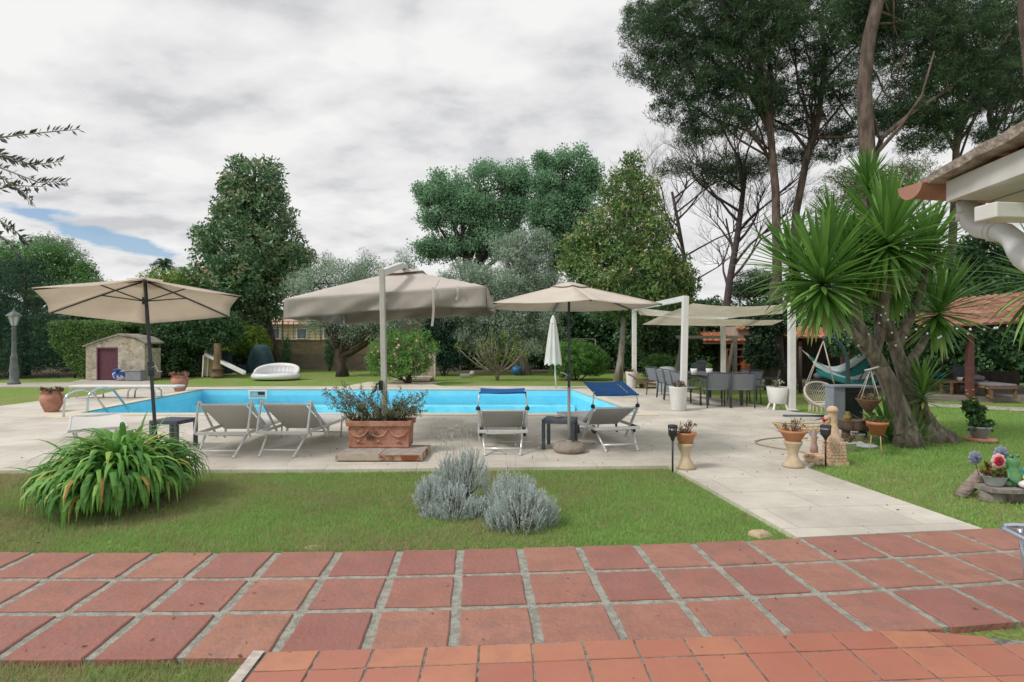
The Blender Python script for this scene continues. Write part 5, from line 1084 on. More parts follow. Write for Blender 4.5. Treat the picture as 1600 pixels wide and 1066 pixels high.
# left side
d = 45; tree('willow_tree', 'wide mid-green tree rising beyond the spruce at the far left', 'tree', (P(60, 575, d).x, d, 0), [P(60, 575, d), P(60, 520, d), P(55, 460, d), P(50, 420, d)], .4, .2,
     [B(20, 400, d, 55, 30), B(70, 415, d, 50, 28), B(110, 430, d, 44, 24), B(30, 440, d, 70, 34), B(110, 460, d, 50, 24), B(150, 450, d, 22, 14), B(-60, 420, d, 60, 50)], 1100, 30, .6, .24, .09, leafmat('willow_leaves', [(0, (.06, .15, .05)), (.5, (.13, .28, .09)), (1, (.22, .40, .15))]), M_dbark, 20, up=-.2, billow=True)
d = 50; tree('sparse_tree', 'thin airy grey-green treetop showing above the wide green tree at the left', 'tree', (P(95, 575, d).x, d, 0), [P(95, 575, d), P(95, 480, d), P(96, 420, d), P(98, 380, d)], .25, .08,
     [B(90, 385, d, 22, 14), B(112, 398, d, 20, 16), B(70, 378, d, 18, 10), B(158, 448, d, 14, 10)], 170, 22, .5, .26, .07, L_olive, M_dbark, 16, up=-.5)
d = 27; base = (P(40, 588, d).x, d, 0)
o = T('spruce_tree', 'dark blue-green spruce with layered drooping boughs behind the lantern post', 'tree', base); mb = MB(base); mb.tube([Vector((base[0], d, -.05)), Vector((base[0], d, 5.2))], [.2, .03], 8); mb.build('trunk', M_dbark, o); cs_ = []
for k_ in range(15):
    z = .25+k_*.35; r_ = 3.3*(1-k_/16.5)**.8
    for i in range(int(14+r_*10)):
        a = random.random()*6.28; rr_ = r_*random.uniform(.3, 1.05); cs_.append((base[0]+rr_*math.cos(a), d+rr_*math.sin(a), z+.25-.16*rr_+random.uniform(-.06, .06)))
foliage('crown', np.array(cs_), 46, .36, .13, .03, L_spruce, o, base, flat=.35, up=-.3)
d = 25; tree('spruce_tree', 'darker dense evergreen at the left edge, reaching higher than the layered spruce', 'tree', (P(-30, 590, d).x, d, 0), [P(-30, 592, d), P(-30, 520, d), P(-30, 420, d)], .2, .05, [B(-30, 430, d, 40, 40), B(-20, 480, d, 60, 50), B(-20, 550, d, 75, 45)], 700, 40, .35, .13, .03, L_spruce, M_dbark, 6, up=-.3)
# clipped hedge (tapers to the ground at its left)
d = 24.5; base = P(115, 592, d); o = T('clipped_hedge', 'tall clipped green hedge narrowing towards the ground, left of the stone shed', 'hedge', (base.x, d, 0)); n = 3400
a = rng.random((n, 3)); h = a[:, 2]; px = 77+(110*a[:, 0])+np.clip(.62-h, 0, 1)*72*(1-a[:, 0]); dd = d+a[:, 1]*2.6; fr = rng.random(n) < .5; dd = np.where(fr, d+rng.random(n)*.15, dd); h = np.where(~fr & (rng.random(n) < .5), 1-.04*rng.random(n), h)
c = np.stack([(px-800)/F*d, dd, .12+h*2.28], 1); foliage('leaves', c, 13, .15, .085, .045, L_hedge, o, o.location, up=.2, cl=rng.random(n)); mb = MB(o.location)
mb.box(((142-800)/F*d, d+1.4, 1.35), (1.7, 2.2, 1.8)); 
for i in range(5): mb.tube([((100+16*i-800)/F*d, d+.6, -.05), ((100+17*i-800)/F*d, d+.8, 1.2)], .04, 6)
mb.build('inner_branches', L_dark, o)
# bushes behind and right of the shed
def bs(name, lab, px, d, blobs, n, L, W, lm, cr_=.3, per=26, up=.2, cat='shrub', group=None): return bush(name, lab, cat, (P(px, 585, d).x, d, 0), [B(*b_) for b_ in blobs], n, per, cr_, L, W, lm, group, up=up)
bs('bamboo_clump', 'yellow-green bamboo showing above and behind the tilted beige parasol', 270, 30, [(250, 440, 30, 26, 14), (290, 440, 30, 30, 16), (330, 440, 30, 26, 14), (240, 470, 30, 50, 26), (300, 480, 30, 60, 34), (270, 520, 30, 70, 30)], 800, .30, .05, L_lime, .4, 24, -.1, 'bamboo')
bs('broad_bush', 'broad pale-green bush with hanging leaves over the yard right of the stone shed', 300, 26, [(262, 530, 26, 34, 34), (300, 520, 26, 40, 26), (340, 520, 26, 36, 26), (280, 565, 26, 36, 26), (330, 500, 26, 40, 20)], 850, .16, .07, leafmat('pale_broad', [(0, (.03, .07, .03)), (.5, (.07, .15, .06)), (1, (.13, .24, .11))]), .28)
bs('lemon_tree', 'bright yellow-green leafy shrub in front of the dark hedge, left of the magnolia trunk', 378, 29, [(380, 530, 29, 34, 20), (400, 540, 29, 20, 16), (362, 515, 29, 24, 14)], 380, .14, .07, L_lime, .26)
bs('dark_hedge', 'deep shaded hedge behind the slide and the teal cover', 370, 32, [(350, 560, 32, 50, 30), (400, 555, 32, 30, 34), (300, 560, 32, 50, 34), (250, 500, 32, 60, 60)], 900, .2, .1, L_dark, .35, 24)
# palm far away
d = 60; pb = P(255, 580, d); o = T('palm_tree', 'small distant palm top above the beige tilted parasol', 'tree', (pb.x, d, 0)); MB(o.location).tube([P(255, 580, d), P(256, 420, d)], [.3, .2], 8).build('trunk', M_dbark, o)
tp_ = P(256, 414, d); q_ = []
for i in range(46):
    a = random.random()*6.28; e_ = random.uniform(-.5, 1.3); dr = Vector((math.cos(a)*math.cos(e_), math.sin(a)*math.cos(e_), math.sin(e_)))
    for j in range(18): f = (j+1)/18*1.35; q_.append(tuple(tp_+dr*f-Vector((0, 0, .38*f*f))))
foliage('crown', np.array(q_), 3, .10, .34, .05, L_dark, o, o.location)
# ---- dark tree belt closing the garden
def belt(name, lab, x0, x1, d, z1, n, lm, per=24, L=.26, W=.13, cr_=.5, z0=0, cat='hedge', wob=.5):
    x = rng.uniform(x0, x1, n); top = z1+wob*np.sin(x*.9)+.6*wob*np.sin(x*2.3+1); z = z0+(top-z0)*rng.random(n)**.75; c = np.stack([x, d+rng.uniform(-.6, 1.2, n), np.maximum(z, .1)], 1)
    cx_ = (x0+x1)/2; o = T(name, lab, cat, (cx_, d, 0)); foliage('leaves', c, per, cr_, L, W, lm, o, o.location); mb = MB(o.location)
    for i in range(int((x1-x0)/2)+1): xx = x0+2*i+.3; mb.tube([(xx, d+.4, -.05), (xx+.2, d+.5, z1*.55), (xx-.1, d+.6, z1*.85)], [.12, .08, .03], 6)
    mb.build('stems', M_dbark, o); return o
belt('boundary_hedge', 'dark evergreen boundary hedge behind the pruned tree and round bush', -4.6, 6.5, 33, 3.4, 1500, L_dark)
belt('boundary_hedge', 'dark evergreen boundary hedge seen through the pergola', 6.0, 14, 31, 3.6, 1200, L_dark)
belt('boundary_hedge', 'dark ivy-covered hedge behind the tiled gazebo', 13.2, 26, 22.5, 4.3, 2400, L_dark, L=.18, W=.13, cr_=.4)
belt('boundary_hedge', 'dark hedge running along the far left boundary behind the spruces', -42, -22, 36, 3.4, 1500, L_dark)
n = 3000; x = rng.uniform(-70, 80, n); o = tag(foliage('distant_trees', np.stack([x, 62+rng.uniform(-3, 3, n), 4.6*rng.random(n)**.7+.8*np.sin(x*.35)], 1), 22, 1.1, .5, .3, L_dark, None, (0, 0, 0)), 'line of distant trees', None, None, 'stuff')
bs('leafy_shrub', 'mid-green shrub between the pale magnolia trunk and the pergola', 1040, 26, [(1040, 560, 26, 36, 34), (1060, 530, 26, 30, 26), (1020, 520, 26, 26, 26)], 600, .16, .07, leafmat('dull_green', [(0, (.02, .045, .018)), (.5, (.045, .09, .03)), (1, (.08, .14, .05))]), .3)
bs('oleander_bush', 'low bright leafed bush at the foot of the pergola, behind the grey cover', 1040, 24, [(1035, 572, 24, 26, 16)], 160, .15, .05, L_mid, .2)
bs('lime_bush', 'yellow-green shrub seen under the left end of the shade sails', 1012, 29, [(1012, 530, 29, 22, 24)], 170, .16, .08, L_lime, .28)
# ---- umbrella pines at the right
def pine(lab, d, trunk, r0, r1, blobs, n, extra=(), nl=22, limb0=.5, per=38, L=.22, W=.024, cr_=.31, limbr=.05):
    return tree('umbrella_pine', lab, 'tree', (P(trunk[0][0], 0, d).x, d, 0), [P(a, b, d) for a, b in trunk], r0, r1, [B(a, b, d+dd, rx, ry, rx*.55) for a, b, dd, rx, ry in blobs], n, per, cr_, L, W, L_pine, M_pbark, nl, up=.6, flat=.6, shell=.6, extra=[([P(a, b, d+dd) for a, b, dd in e_], ra, rb) for e_, ra, rb in extra], limb0=limb0, limbr=limbr, group='umbrella pines on the right')
pine('leftmost tall umbrella pine, its crown edge overhanging the open sky', 24, [(1216, 606), (1215, 500), (1214, 400), (1212, 300), (1203, 200), (1190, 130), (1180, 60)], .24, .10,
     [(1040, 50, 0, 66, 50), (1010, 105, 0, 44, 30), (1075, 120, 0, 70, 44), (1110, 20, 0, 90, 60), (1065, 170, 0, 50, 26), (1140, 95, 0, 80, 54), (1180, 40, 0, 80, 60), (1120, 190, 0, 60, 22), (1170, 150, 0, 60, 34), (1010, 30, 2, 44, 34), (1090, -50, 0, 90, 50), (1085, 215, 0, 34, 14)], 2800,
     extra=[([(1212, 160, 0), (1200, 90, .5), (1210, 20, 1)], .10, .05), ([(1200, 200, 0), (1160, 120, .4), (1120, 70, .6), (1070, 50, .8)], .10, .04), ([(1206, 250, 0), (1170, 205, 0), (1110, 185, .3), (1060, 150, .3)], .07, .025)])
pine('umbrella pine whose bowed trunk leans right beside the leftmost one', 25, [(1236, 606), (1238, 480), (1240, 400), (1244, 330), (1262, 240), (1278, 190), (1290, 90), (1280, 20)], .23, .09,
     [(1240, 60, 0, 80, 50), (1300, 40, 0, 90, 54), (1260, 140, 0, 80, 44), (1330, 120, 0, 70, 44), (1240, -20, 0, 110, 50), (1320, 195, 1, 70, 30), (1210, 195, 1, 60, 26), (1290, 235, 1, 60, 22), (1240, 245, 1, 40, 14), (1380, 60, 1, 60, 50)], 1850,
     extra=[([(1262, 235, 0), (1235, 200, .3), (1195, 180, .5), (1150, 165, .5)], .08, .03), ([(1270, 215, 0), (1320, 215, -.3), (1370, 210, -.5)], .08, .05), ([(1285, 130, 0), (1330, 80, 0), (1380, 40, 0)], .07, .025)])
pine('thick-trunked umbrella pine rising behind the top yucca head', 19.5, [(1358, 614), (1357, 400), (1357, 270), (1352, 180), (1350, 130), (1358, 60), (1372, 0), (1380, -60)], .30, .18,
     [(1420, 60, 1, 80, 44), (1340, 30, 1, 60, 40), (1450, 130, 1, 64, 34), (1400, -10, 1, 100, 40), (1500, 40, 1, 70, 44), (1400, 180, 1, 60, 26), (1480, 185, 1, 44, 22), (1440, 225, 1, 44, 14), (1530, 110, 1, 50, 30)], 1250, nl=9, limb0=.62,
     extra=[([(1362, 262, 0), (1378, 215, .2), (1420, 180, .4), (1480, 140, .6), (1540, 95, .8)], .11, .03), ([(1365, 245, 0), (1405, 200, -.2), (1440, 150, -.2), (1460, 80, 0)], .07, .025), ([(1375, 220, 0), (1362, 170, .6), (1385, 130, .8)], .045, .02)])
pine('slender umbrella pine with a forked top above the house eave', 23, [(1487, 604), (1484, 480), (1487, 400), (1492, 300), (1494, 230), (1500, 180), (1503, 100), (1500, 20)], .19, .08,
     [(1540, 60, 0, 70, 50), (1470, 110, 0, 64, 40), (1580, 130, 0, 60, 40), (1520, -10, 0, 90, 44), (1465, 200, 0, 46, 26), (1560, 205, 0, 46, 26), (1420, 170, 0, 46, 26), (1510, 160, 0, 40, 26)], 1100,
     extra=[([(1495, 225, 0), (1515, 200, 0), (1540, 150, 0), (1560, 100, 0)], .08, .035), ([(1500, 150, 0), (1480, 100, 0), (1450, 60, 0)], .05, .02)])
pine('umbrella pine leaning right, its branch crossing to the frame edge above the eave', 24.5, [(1518, 604), (1520, 450), (1526, 360), (1540, 290), (1555, 225), (1545, 180), (1570, 80)], .18, .08,
     [(1610, 90, 0, 60, 50), (1590, 30, 0, 60, 50), (1640, 170, 0, 50, 40), (1570, 150, 1, 50, 30)], 700,
     extra=[([(1548, 255, 0), (1575, 210, 0), (1610, 165, 0), (1650, 130, 0)], .08, .04)])
d = 14; tree('umbrella_pine', 'nearest pine trunk cut by the top right corner of the photo', 'tree', (P(1640, 0, d).x, d, 0), [P(1642, 640, d), P(1632, 400, d), P(1614, 150, d), P(1602, 40, d), P(1596, -60, d)], .16, .12, [B(1640, -170, d, 120, 60)], 150, 40, .4, .2, .022, L_pine, M_pbark, 6, group='umbrella pines on the right', limb0=.8)
# yellowish pine lower behind the yucca
d = 33; tree('young_pine', 'paler yellow-green pine seen between the trunks behind the yucca', 'tree', (P(1350, 0, d).x, d, 0), [P(1350, 575, d), P(1350, 450, d), P(1355, 330, d)], .25, .12, [B(1335, 290, d, 50, 26), B(1385, 285, d, 50, 26), B(1345, 350, d, 66, 44), B(1400, 310, d, 40, 30), B(1430, 262, d, 26, 14), B(1310, 400, d, 60, 50)], 900, 44, .5, .22, .03, leafmat('yellow_pine', [(0, (.05, .075, .025)), (.5, (.11, .15, .05)), (1, (.20, .23, .09))]), M_pbark, 14, up=.6, flat=.7)
# bare twiggy pines with thin tops
def bare(lab, d, trunk, r0, spread, n0, depth, lm_blobs, nleaf, seed):
    rs = random.Random(seed); base = P(trunk[0][0], 0, d); o = T('bare_pine', lab, 'tree', (base.x, d, 0), 0, 'bare-branched pines beyond the pergola'); mb = MB(o.location); pts = [P(a, b, d) for a, b in trunk]
    mb.tube(pts, [r0*(1-.55*i/(len(pts)-1)) for i in range(len(pts))], 8)
    def br(p0, dr, L_, r_, k_):
        p_ = [p0]; dd = dr.copy()
        for j in range(3): dd = (dd+Vector((rs.uniform(-1, 1), rs.uniform(-1, 1), rs.uniform(-.5, .8)))*.22).normalized(); p_.append(p_[-1]+dd*L_/3)
        mb.tube(p_, [r_*(1-.5*j/3) for j in range(4)], 5 if k_ > 1 else 3, cap=False)
        if k_ <= 0: return
        for j in range(4 if k_ < 2 else 3):
            s_ = p_[rs.choice((1, 2, 3, 3))]; nd_ = (dd+Vector((rs.uniform(-1, 1), rs.uniform(-1, 1), rs.uniform(-.35, .9)))*spread).normalized(); br(s_, nd_, L_*rs.uniform(.55, .8), r_*.52, k_-1)
    for i in range(n0):
        f = .35+.65*i/n0; s_ = f*(len(pts)-1); k_ = min(int(s_), len(pts)-2); p0 = pts[k_].lerp(pts[k_+1], s_-k_); a = rs.random()*6.28; br(p0, Vector((math.cos(a), math.sin(a)*.6, .75)).normalized(), rs.uniform(2.0, 3.0), r0*.36, depth)
    mb.build('trunk', mat('purple_brown_bark', (.11, .085, .085), (.06, .045, .05), 8, .95), o)
    c, dd = blobpts([B(*b_) for b_ in lm_blobs], nleaf, .6); foliage('crown', c, 40, .45, .2, .028, leafmat('thin_pine', [(0, (.03, .06, .03)), (1, (.08, .13, .06))]), o, o.location, up=.5, flat=.6)
bare('bare-branched pine with a dark fan of twigs, its trunk leaning above the pergola', 30, [(1128, 590), (1133, 500), (1140, 440), (1152, 370), (1160, 310), (1165, 260)], .24, .75, 12, 5, [(1130, 255, 30, 46, 14), (1175, 262, 30, 40, 12), (1090, 262, 30, 24, 10), (1130, 280, 30, 40, 14)], 260, 4)
bare('thinner bare pine half hidden behind the right edge of the conical magnolia', 33, [(1062, 585), (1066, 500), (1072, 420), (1060, 350), (1050, 300)], .17, .75, 12, 5, [(1050, 262, 33, 26, 12)], 40, 9)
d = 40; tree('umbrella_pine', 'small dark round-topped pine low in the distance right of the bare pine', 'tree', (P(1180, 0, d).x, d, 0), [P(1182, 570, d), P(1180, 480, d), P(1178, 450, d)], .18, .1, [B(1180, 440, d, 34, 20), B(1165, 455, d, 24, 14), B(1200, 450, d, 24, 16)], 240, 40, .5, .25, .04, L_pine, M_pbark, 8, flat=.6, group='umbrella pines on the right')
# ivy-clad trunk behind the pergola
d = 19; o = tree('ivy_covered_tree', 'thick dark trunk wrapped in ivy behind the right pergola post', 'tree', (P(1205, 0, d).x, d, 0), [P(1213, 618, d), P(1212, 560, d), P(1210, 500, d), P(1214, 440, d)], .30, .2, [B(1190, 540, d, 22, 34), B(1205, 500, d, 34, 26), B(1175, 555, d, 12, 16), B(1205, 560, d, 16, 20)], 420, 24, .18, .10, .08, leafmat('ivy_leaves', [(0, (.02, .045, .025)), (.5, (.05, .10, .055)), (1, (.10, .17, .10))]), M_dbark, 4)
bs('ivy_bush', 'rambling leafy climber behind the hanging chair and yucca trunk', 1330, 17, [(1330, 530, 17, 34, 26), (1400, 530, 17, 40, 30), (1420, 480, 17, 40, 26), (1350, 490, 17, 30, 20)], 520, .10, .06, L_dark, .22)
bs('tall_dark_laurel', 'dark tall shrub mass above the tiled gazebo roof', 1500, 24, [(1440, 440, 24, 50, 30), (1500, 440, 24, 60, 30), (1580, 440, 24, 60, 40), (1550, 400, 24, 70, 30), (1420, 480, 24, 40, 30)], 1100, .16, .10, L_dark, .35)
# ------------------------------------------------------------ stone shed
def stonemat(name, cols, mort, scale, zs=1.3):
    m = bpy.data.materials.new(name); m.use_nodes = True; t = m.node_tree; b = t.nodes['Principled BSDF']; k = t.links.new
    tc = t.nodes.new('ShaderNodeTexCoord'); nn = t.nodes.new('ShaderNodeTexNoise'); nn.inputs['Scale'].default_value = 3; k(tc.outputs['Object'], nn.inputs['Vector'])
    ad = t.nodes.new('ShaderNodeMix'); ad.data_type = 'RGBA'; ad.inputs[0].default_value = .12; k(tc.outputs['Object'], ad.inputs[6]); k(nn.outputs['Color'], ad.inputs[7])
    mp = t.nodes.new('ShaderNodeMapping'); mp.inputs['Scale'].default_value = (1, 1, zs); k(ad.outputs[2], mp.inputs[0])
    v1 = t.nodes.new('ShaderNodeTexVoronoi'); v1.inputs['Scale'].default_value = scale; k(mp.outputs[0], v1.inputs['Vector'])
    v2 = t.nodes.new('ShaderNodeTexVoronoi'); v2.feature = 'DISTANCE_TO_EDGE'; v2.inputs['Scale'].default_value = scale; k(mp.outputs[0], v2.inputs['Vector'])
    sx = t.nodes.new('ShaderNodeSeparateXYZ'); k(v1.outputs['Color'], sx.inputs[0]); r = t.nodes.new('ShaderNodeValToRGB'); el = r.color_ramp.elements
    el[0].color = col(cols[0]); el[1].color = col(cols[-1])
    for i, c in enumerate(cols[1:-1]): x = el.new((i+1)/(len(cols)-1)); x.color = col(c)
    k(sx.outputs[0], r.inputs[0]); n = t.nodes.new('ShaderNodeTexNoise'); n.inputs['Scale'].default_value = 14; n.inputs['Detail'].default_value = 6; k(tc.outputs['Object'], n.inputs['Vector'])
    h = t.nodes.new('ShaderNodeHueSaturation'); k(r.outputs[0], h.inputs['Color']); k(math_(t, 'ADD', math_(t, 'MULTIPLY', n.outputs[0], .8), .6), h.inputs['Value'])
    mx = t.nodes.new('ShaderNodeMix'); mx.data_type = 'RGBA'; k(math_(t, 'LESS_THAN', v2.outputs['Distance'], .05), mx.inputs[0]); k(h.outputs[0], mx.inputs[6]); mx.inputs[7].default_value = col(mort); k(mx.outputs[2], b.inputs['Base Color'])
    bp = t.nodes.new('ShaderNodeBump'); bp.inputs['Strength'].default_value = .8; bp.inputs['Distance'].default_value = .04; k(math_(t, 'MINIMUM', v2.outputs['Distance'], .15), bp.inputs['Height']); k(bp.outputs[0], b.inputs['Normal']); b.inputs['Roughness'].default_value = .95; return m
M_stone = stonemat('tan_rubble_stone', [(.42, .36, .28), (.28, .24, .19), (.54, .49, .41), (.38, .29, .19), (.48, .44, .37)], (.42, .38, .31), 6.5)
M_wall = stonemat('brown_block_wall', [(.20, .16, .125), (.25, .20, .155), (.17, .14, .11)], (.19, .16, .13), 2.2, 2.2)
M_rooft = mat('terracotta_roof_tile', (.36, .13, .08), (.50, .22, .14), 3.5, .9, bump=.3, attr=True)
d = 23.4; L0, L1 = P(133, 593, d), P(236, 593, d); o = T('stone_shed', 'small rubble stone shed with a maroon door beside the clipped hedge', 'shed', (L0.x, d, 0)); og = Vector((L0.x, d, 0))
x = lambda px: (px-800)/F*d; z = lambda py: HC-(py-HY)*d/F
prof = [(x(134), 0), (x(151), 0), (x(151), z(543)), (x(184), z(543)), (x(184), 0), (x(226), 0), (x(226), z(536)), (x(212), z(530)), (x(186), z(524.5)), (x(160), z(532)), (x(134), z(540))]
mb = MB(og)
v3 = [Vector((a, b, 0)) for a, b in prof]; tri = tessellate_polygon([v3])
for off, s_ in ((0, 1), (.22, -1)): mb.add([(p_.x, d+off, p_.y) for p_ in v3], [t_ if s_*((v3[t_[1]]-v3[t_[0]]).cross(v3[t_[2]]-v3[t_[0]]).z) > 0 else t_[::-1] for t_ in tri])
m = len(prof)
for i in range(m): a, b = prof[i], prof[(i+1) % m]; mb.add([(a[0], d, a[1]), (b[0], d, b[1]), (b[0], d+.22, b[1]), (a[0], d+.22, a[1])], [(0, 1, 2, 3)])
mb.build('front_wall', M_stone, o)
for xx in (x(134)+.1, x(226)-.1): MB(og).box((xx, d+.65, .66), (.2, .84, 1.30)).build('side_wall', M_stone, o)
dm = mat('maroon_paint', (.10, .035, .055), (.13, .05, .07), 5, .6, stretch=(8, 1, 1)); MB(og).box((x(167.5), d+.07, z(543)/2), (x(184)-x(151)-.02, .05, z(543)-.02)).build('door', dm, o, bevel=.004)
mb = MB(og)
for s_ in (x(151)+.03, x(184)-.03): mb.box((s_, d+.02, z(543)/2), (.05, .06, z(543)-.06))
mb.box((x(167.5), d+.02, z(543)-.03), (x(184)-x(151)-.0, .062, .06)); mb.build('door_frame', dm, o)
rf = [(x(130), z(541)), (x(158), z(530.5)), (x(187), z(522)), (x(214), z(527)), (x(230), z(535.5))]
mb = MB(og)
for a, b in zip(rf[:-1], rf[1:]):
    c4 = [(a[0], d-.06, a[1]+.02), (b[0], d-.06, b[1]+.02), (b[0], d+1.15, b[1]+.02), (a[0], d+1.15, a[1]+.02)]; c5 = [(p_[0], p_[1], p_[2]-.07) for p_ in c4]; mb.add(c4+c5, [(0, 1, 2, 3), (7, 6, 5, 4), (4, 5, 1, 0), (6, 7, 3, 2), (5, 6, 2, 1), (7, 4, 0, 3)])
mb.build('roof', mat('mossy_slab_roof', (.33, .30, .26), (.20, .19, .15), 4, .95, bump=.4), o)
o = T('cushion_sack', 'blue and white patterned bag of cushions leaning by the shed door', 'bag', (x(195), d-.3, 0)); MB().ball((0, 0, .2), .30, 12, .65, 1.05, .6).build('sack', mat('blue_white_print', (.04, .10, .33), (.62, .60, .60), 5, .8, mid=(.48, .53), detail=1), o); MB().ball((-.02, -.15, .42), .12, 10, .6, 1.4, .8).build('fold', mat('dark_blue_cloth', (.03, .08, .26), None, rough=.8), o)
o = T('grey_storage_box', 'grey storage box standing right of the patterned bag at the shed', 'box', (x(219), d-.25, 0)); MB().box((0, 0, .19), (.62, .42, .38)).build('box', mat('grey_plastic', (.22, .23, .25), (.27, .28, .30), 6, .6), o, bevel=.015); MB().box((0, 0, .40), (.66, .46, .04)).build('lid', MATS['grey_plastic'], o, bevel=.01)
# ------------------------------------------------------------ yard things beyond the pool at left
d = 25.5
o = T('garden_slide', 'white slide ramp leaning down from a pale yellow play panel, far left lawn', 'slide', (P(320, 0, d).x, d, 0)); og = Vector(o.location)
a, b = P(322, 555, d), P(382, 584, d-.6); w_ = .11
mb = MB(og).add([a+Vector((0, -w_, 0)), b+Vector((0, -w_, 0)), b+Vector((0, w_, 0)), a+Vector((0, w_, 0)), a+Vector((0, -w_, -.05)), b+Vector((0, -w_, -.05)), b+Vector((0, w_, -.05)), a+Vector((0, w_, -.05))], [(0, 1, 2, 3), (7, 6, 5, 4), (4, 5, 1, 0), (6, 7, 3, 2), (5, 6, 2, 1), (7, 4, 0, 3)])
for s_ in (-1, 1): mb.bar(a+Vector((0, s_*w_, .04)), b+Vector((0, s_*w_, .04)), .04, .12)
mb.build('chute', M_white, o)
MB(og).box((P(321, 0, d).x, d+.3, .62), (.42, .06, 1.2)).build('play_panel', mat('faded_yellow_panel', (.45, .33, .14), (.5, .46, .38), 1.5, .8, stretch=(1, 1, 2)), o, bevel=.01)
for y in (-.2, .2): MB(og).bar((a.x-.05, d+y, 0), (a.x, d+y, a.z), .05).build('post', M_white, o)
d = 25.2; o = T('bird_bath_column', 'brown stone column on a round foot, in front of the white slide', 'column', (P(340, 590, d).x, d, 0)); MB().lathe([(0, 0), (.30, 0), (.30, .10), (.22, .14), (.22, .32), (.30, .36), (.2, .42), (.17, .6), (.15, .9), (.15, 1.5), (0, 1.5)], (0, 0, 0), 18).build('column', mat('brown_stone', (.20, .14, .08), (.14, .10, .06), 8, .9, bump=.5), o)
d = 27; o = T('black_storage_chest', 'dark storage chest behind the stone column', 'box', (P(352, 0, d).x, d, 0)); MB().box((0, 0, .5), (.5, .4, .9)).build('box', mat('blue_black_plastic', (.035, .05, .08), None, rough=.5), o, bevel=.02); MB().box((0, 0, .97), (.54, .44, .05)).build('lid', MATS['blue_black_plastic'], o, bevel=.01)
d = 28; o = T('covered_swing', 'dark teal covered garden swing left of the magnolia trunk', 'garden swing', (P(408, 0, d).x, d, 0)); MB().lathe([(.72, .05), (.62, .7), (.42, 1.3), (.25, 1.42), (0, 1.45)], (0, 0, 0), 18, 1, .7).build('cover', mat('teal_tarpaulin', (.015, .05, .06), (.03, .08, .09), 4, .6, bump=.5), o); MB().box((-.75, -.3, .22), (.45, .4, .42)).build('side_box', MATS['blue_black_plastic'], o, bevel=.02)
# inflatable white sofa
d = 23.9; c = P(431.5, 592, d); o = T('inflatable_daybed', 'white oval inflatable daybed with a raised back on the far lawn', 'daybed', (c.x, d, 0)); M_inf = mat('white_vinyl', (.66, .66, .67), (.72, .72, .73), 3, .35)
s_ = d/F; rx = 36*s_; ry = .62
ring = [(rx*.92*math.cos(2*math.pi*i/40), ry*math.sin(2*math.pi*i/40), .13) for i in range(41)]; mb = MB().tube(ring, .125, 12, cap=False); mb.lathe([(0, .16), (rx*.86, .16)], (0, 0, 0), 32, 1, ry/rx); mb.build('base_ring', M_inf, o)
bk = []
for i in range(21): a = R(-12)+R(204)*i/20; bk.append((rx*.93*math.cos(a), ry*.98*math.sin(a), .26+.30*max(0, math.sin(a))**.6))
MB().tube(bk, [.05+.055*math.sin(math.pi*i/20) for i in range(21)], 12).build('back_tube', M_inf, o)
def bw(a, b): t_ = R(0)+R(180)*a; return (rx*.9*math.cos(t_), ry*.94*math.sin(t_)+.012*math.cos(a*90), .2+b*(.08+.30*max(0, math.sin(t_))**.6))
w_ = MB().grid(bw, 90, 3).build('back_panel', M_inf, o); s1 = w_.modifiers.new('t', 'SOLIDIFY'); s1.thickness = .05
# boundary wall with fence and a neighbour's house behind
d = 31.5; o = T('boundary_wall', 'brown block garden wall with a paler ochre band, behind the olive tree', 'wall', (P(530, 0, d).x, d, 0)); og = Vector(o.location); x = lambda px: (px-800)/F*d; z = lambda py: HC-(py-HY)*d/F
mb = MB(og); mb.box(((x(150)+x(720))/2, d+.15, z(553)/2), (x(720)-x(150), .3, z(553))); mb.build('wall', M_wall, o)
MB(og).box(((x(150)+x(720))/2, d+.15, (z(553)+z(533))/2), (x(720)-x(150), .25, z(533)-z(553))).build('upper_band', stonemat('ochre_blocks', [(.34, .25, .14), (.28, .22, .14), (.38, .29, .17)], (.25, .2, .14), 2, 2.5), o)
MB(og).box(((x(150)+x(720))/2, d+.15, z(532)), (x(720)-x(150), .36, .07)).build('coping', mat('grey_coping', (.22, .19, .16), (.16, .14, .12), 4, .9), o)
o = T('lattice_fence', 'thin grey lattice fence standing above the garden wall', 'fence', (P(530, 0, d).x, d+.15, z(530))); mb = MB(); hw_ = (x(700)-x(400))/2
for i in range(36): mb.bar((-hw_+i*2*hw_/35, 0, 0), (-hw_+i*2*hw_/35, 0, 1.0), .03)
for i in range(6): mb.bar((-hw_, 0, .08+i*.18), (hw_, 0, .08+i*.18), .025)
mb.build('lattice', mat('grey_wood', (.30, .27, .23), (.22, .20, .17), 9, .9), o)
for i in range(6): MB().bar((-hw_+i*2*hw_/5, 0, -.1), (-hw_+i*2*hw_/5, 0, 1.08), .07).build('fence_post', MATS['grey_wood'], o)
d = 47; o = T('neighbour_house', 'pale yellow neighbouring house with a pinkish roof glimpsed behind the wall', 'house', (P(500, 0, d).x, d, 0)); og = Vector(o.location); x = lambda px: (px-800)/F*d; z = lambda py: HC-(py-HY)*d/F
hy_ = mat('pale_yellow_render', (.55, .46, .28), (.48, .40, .25), 1.5, .9); MB(og).box(((x(405)+x(640))/2, d+3, z(506)/2), (x(640)-x(405), 6, z(506))).build('wall', hy_, o)
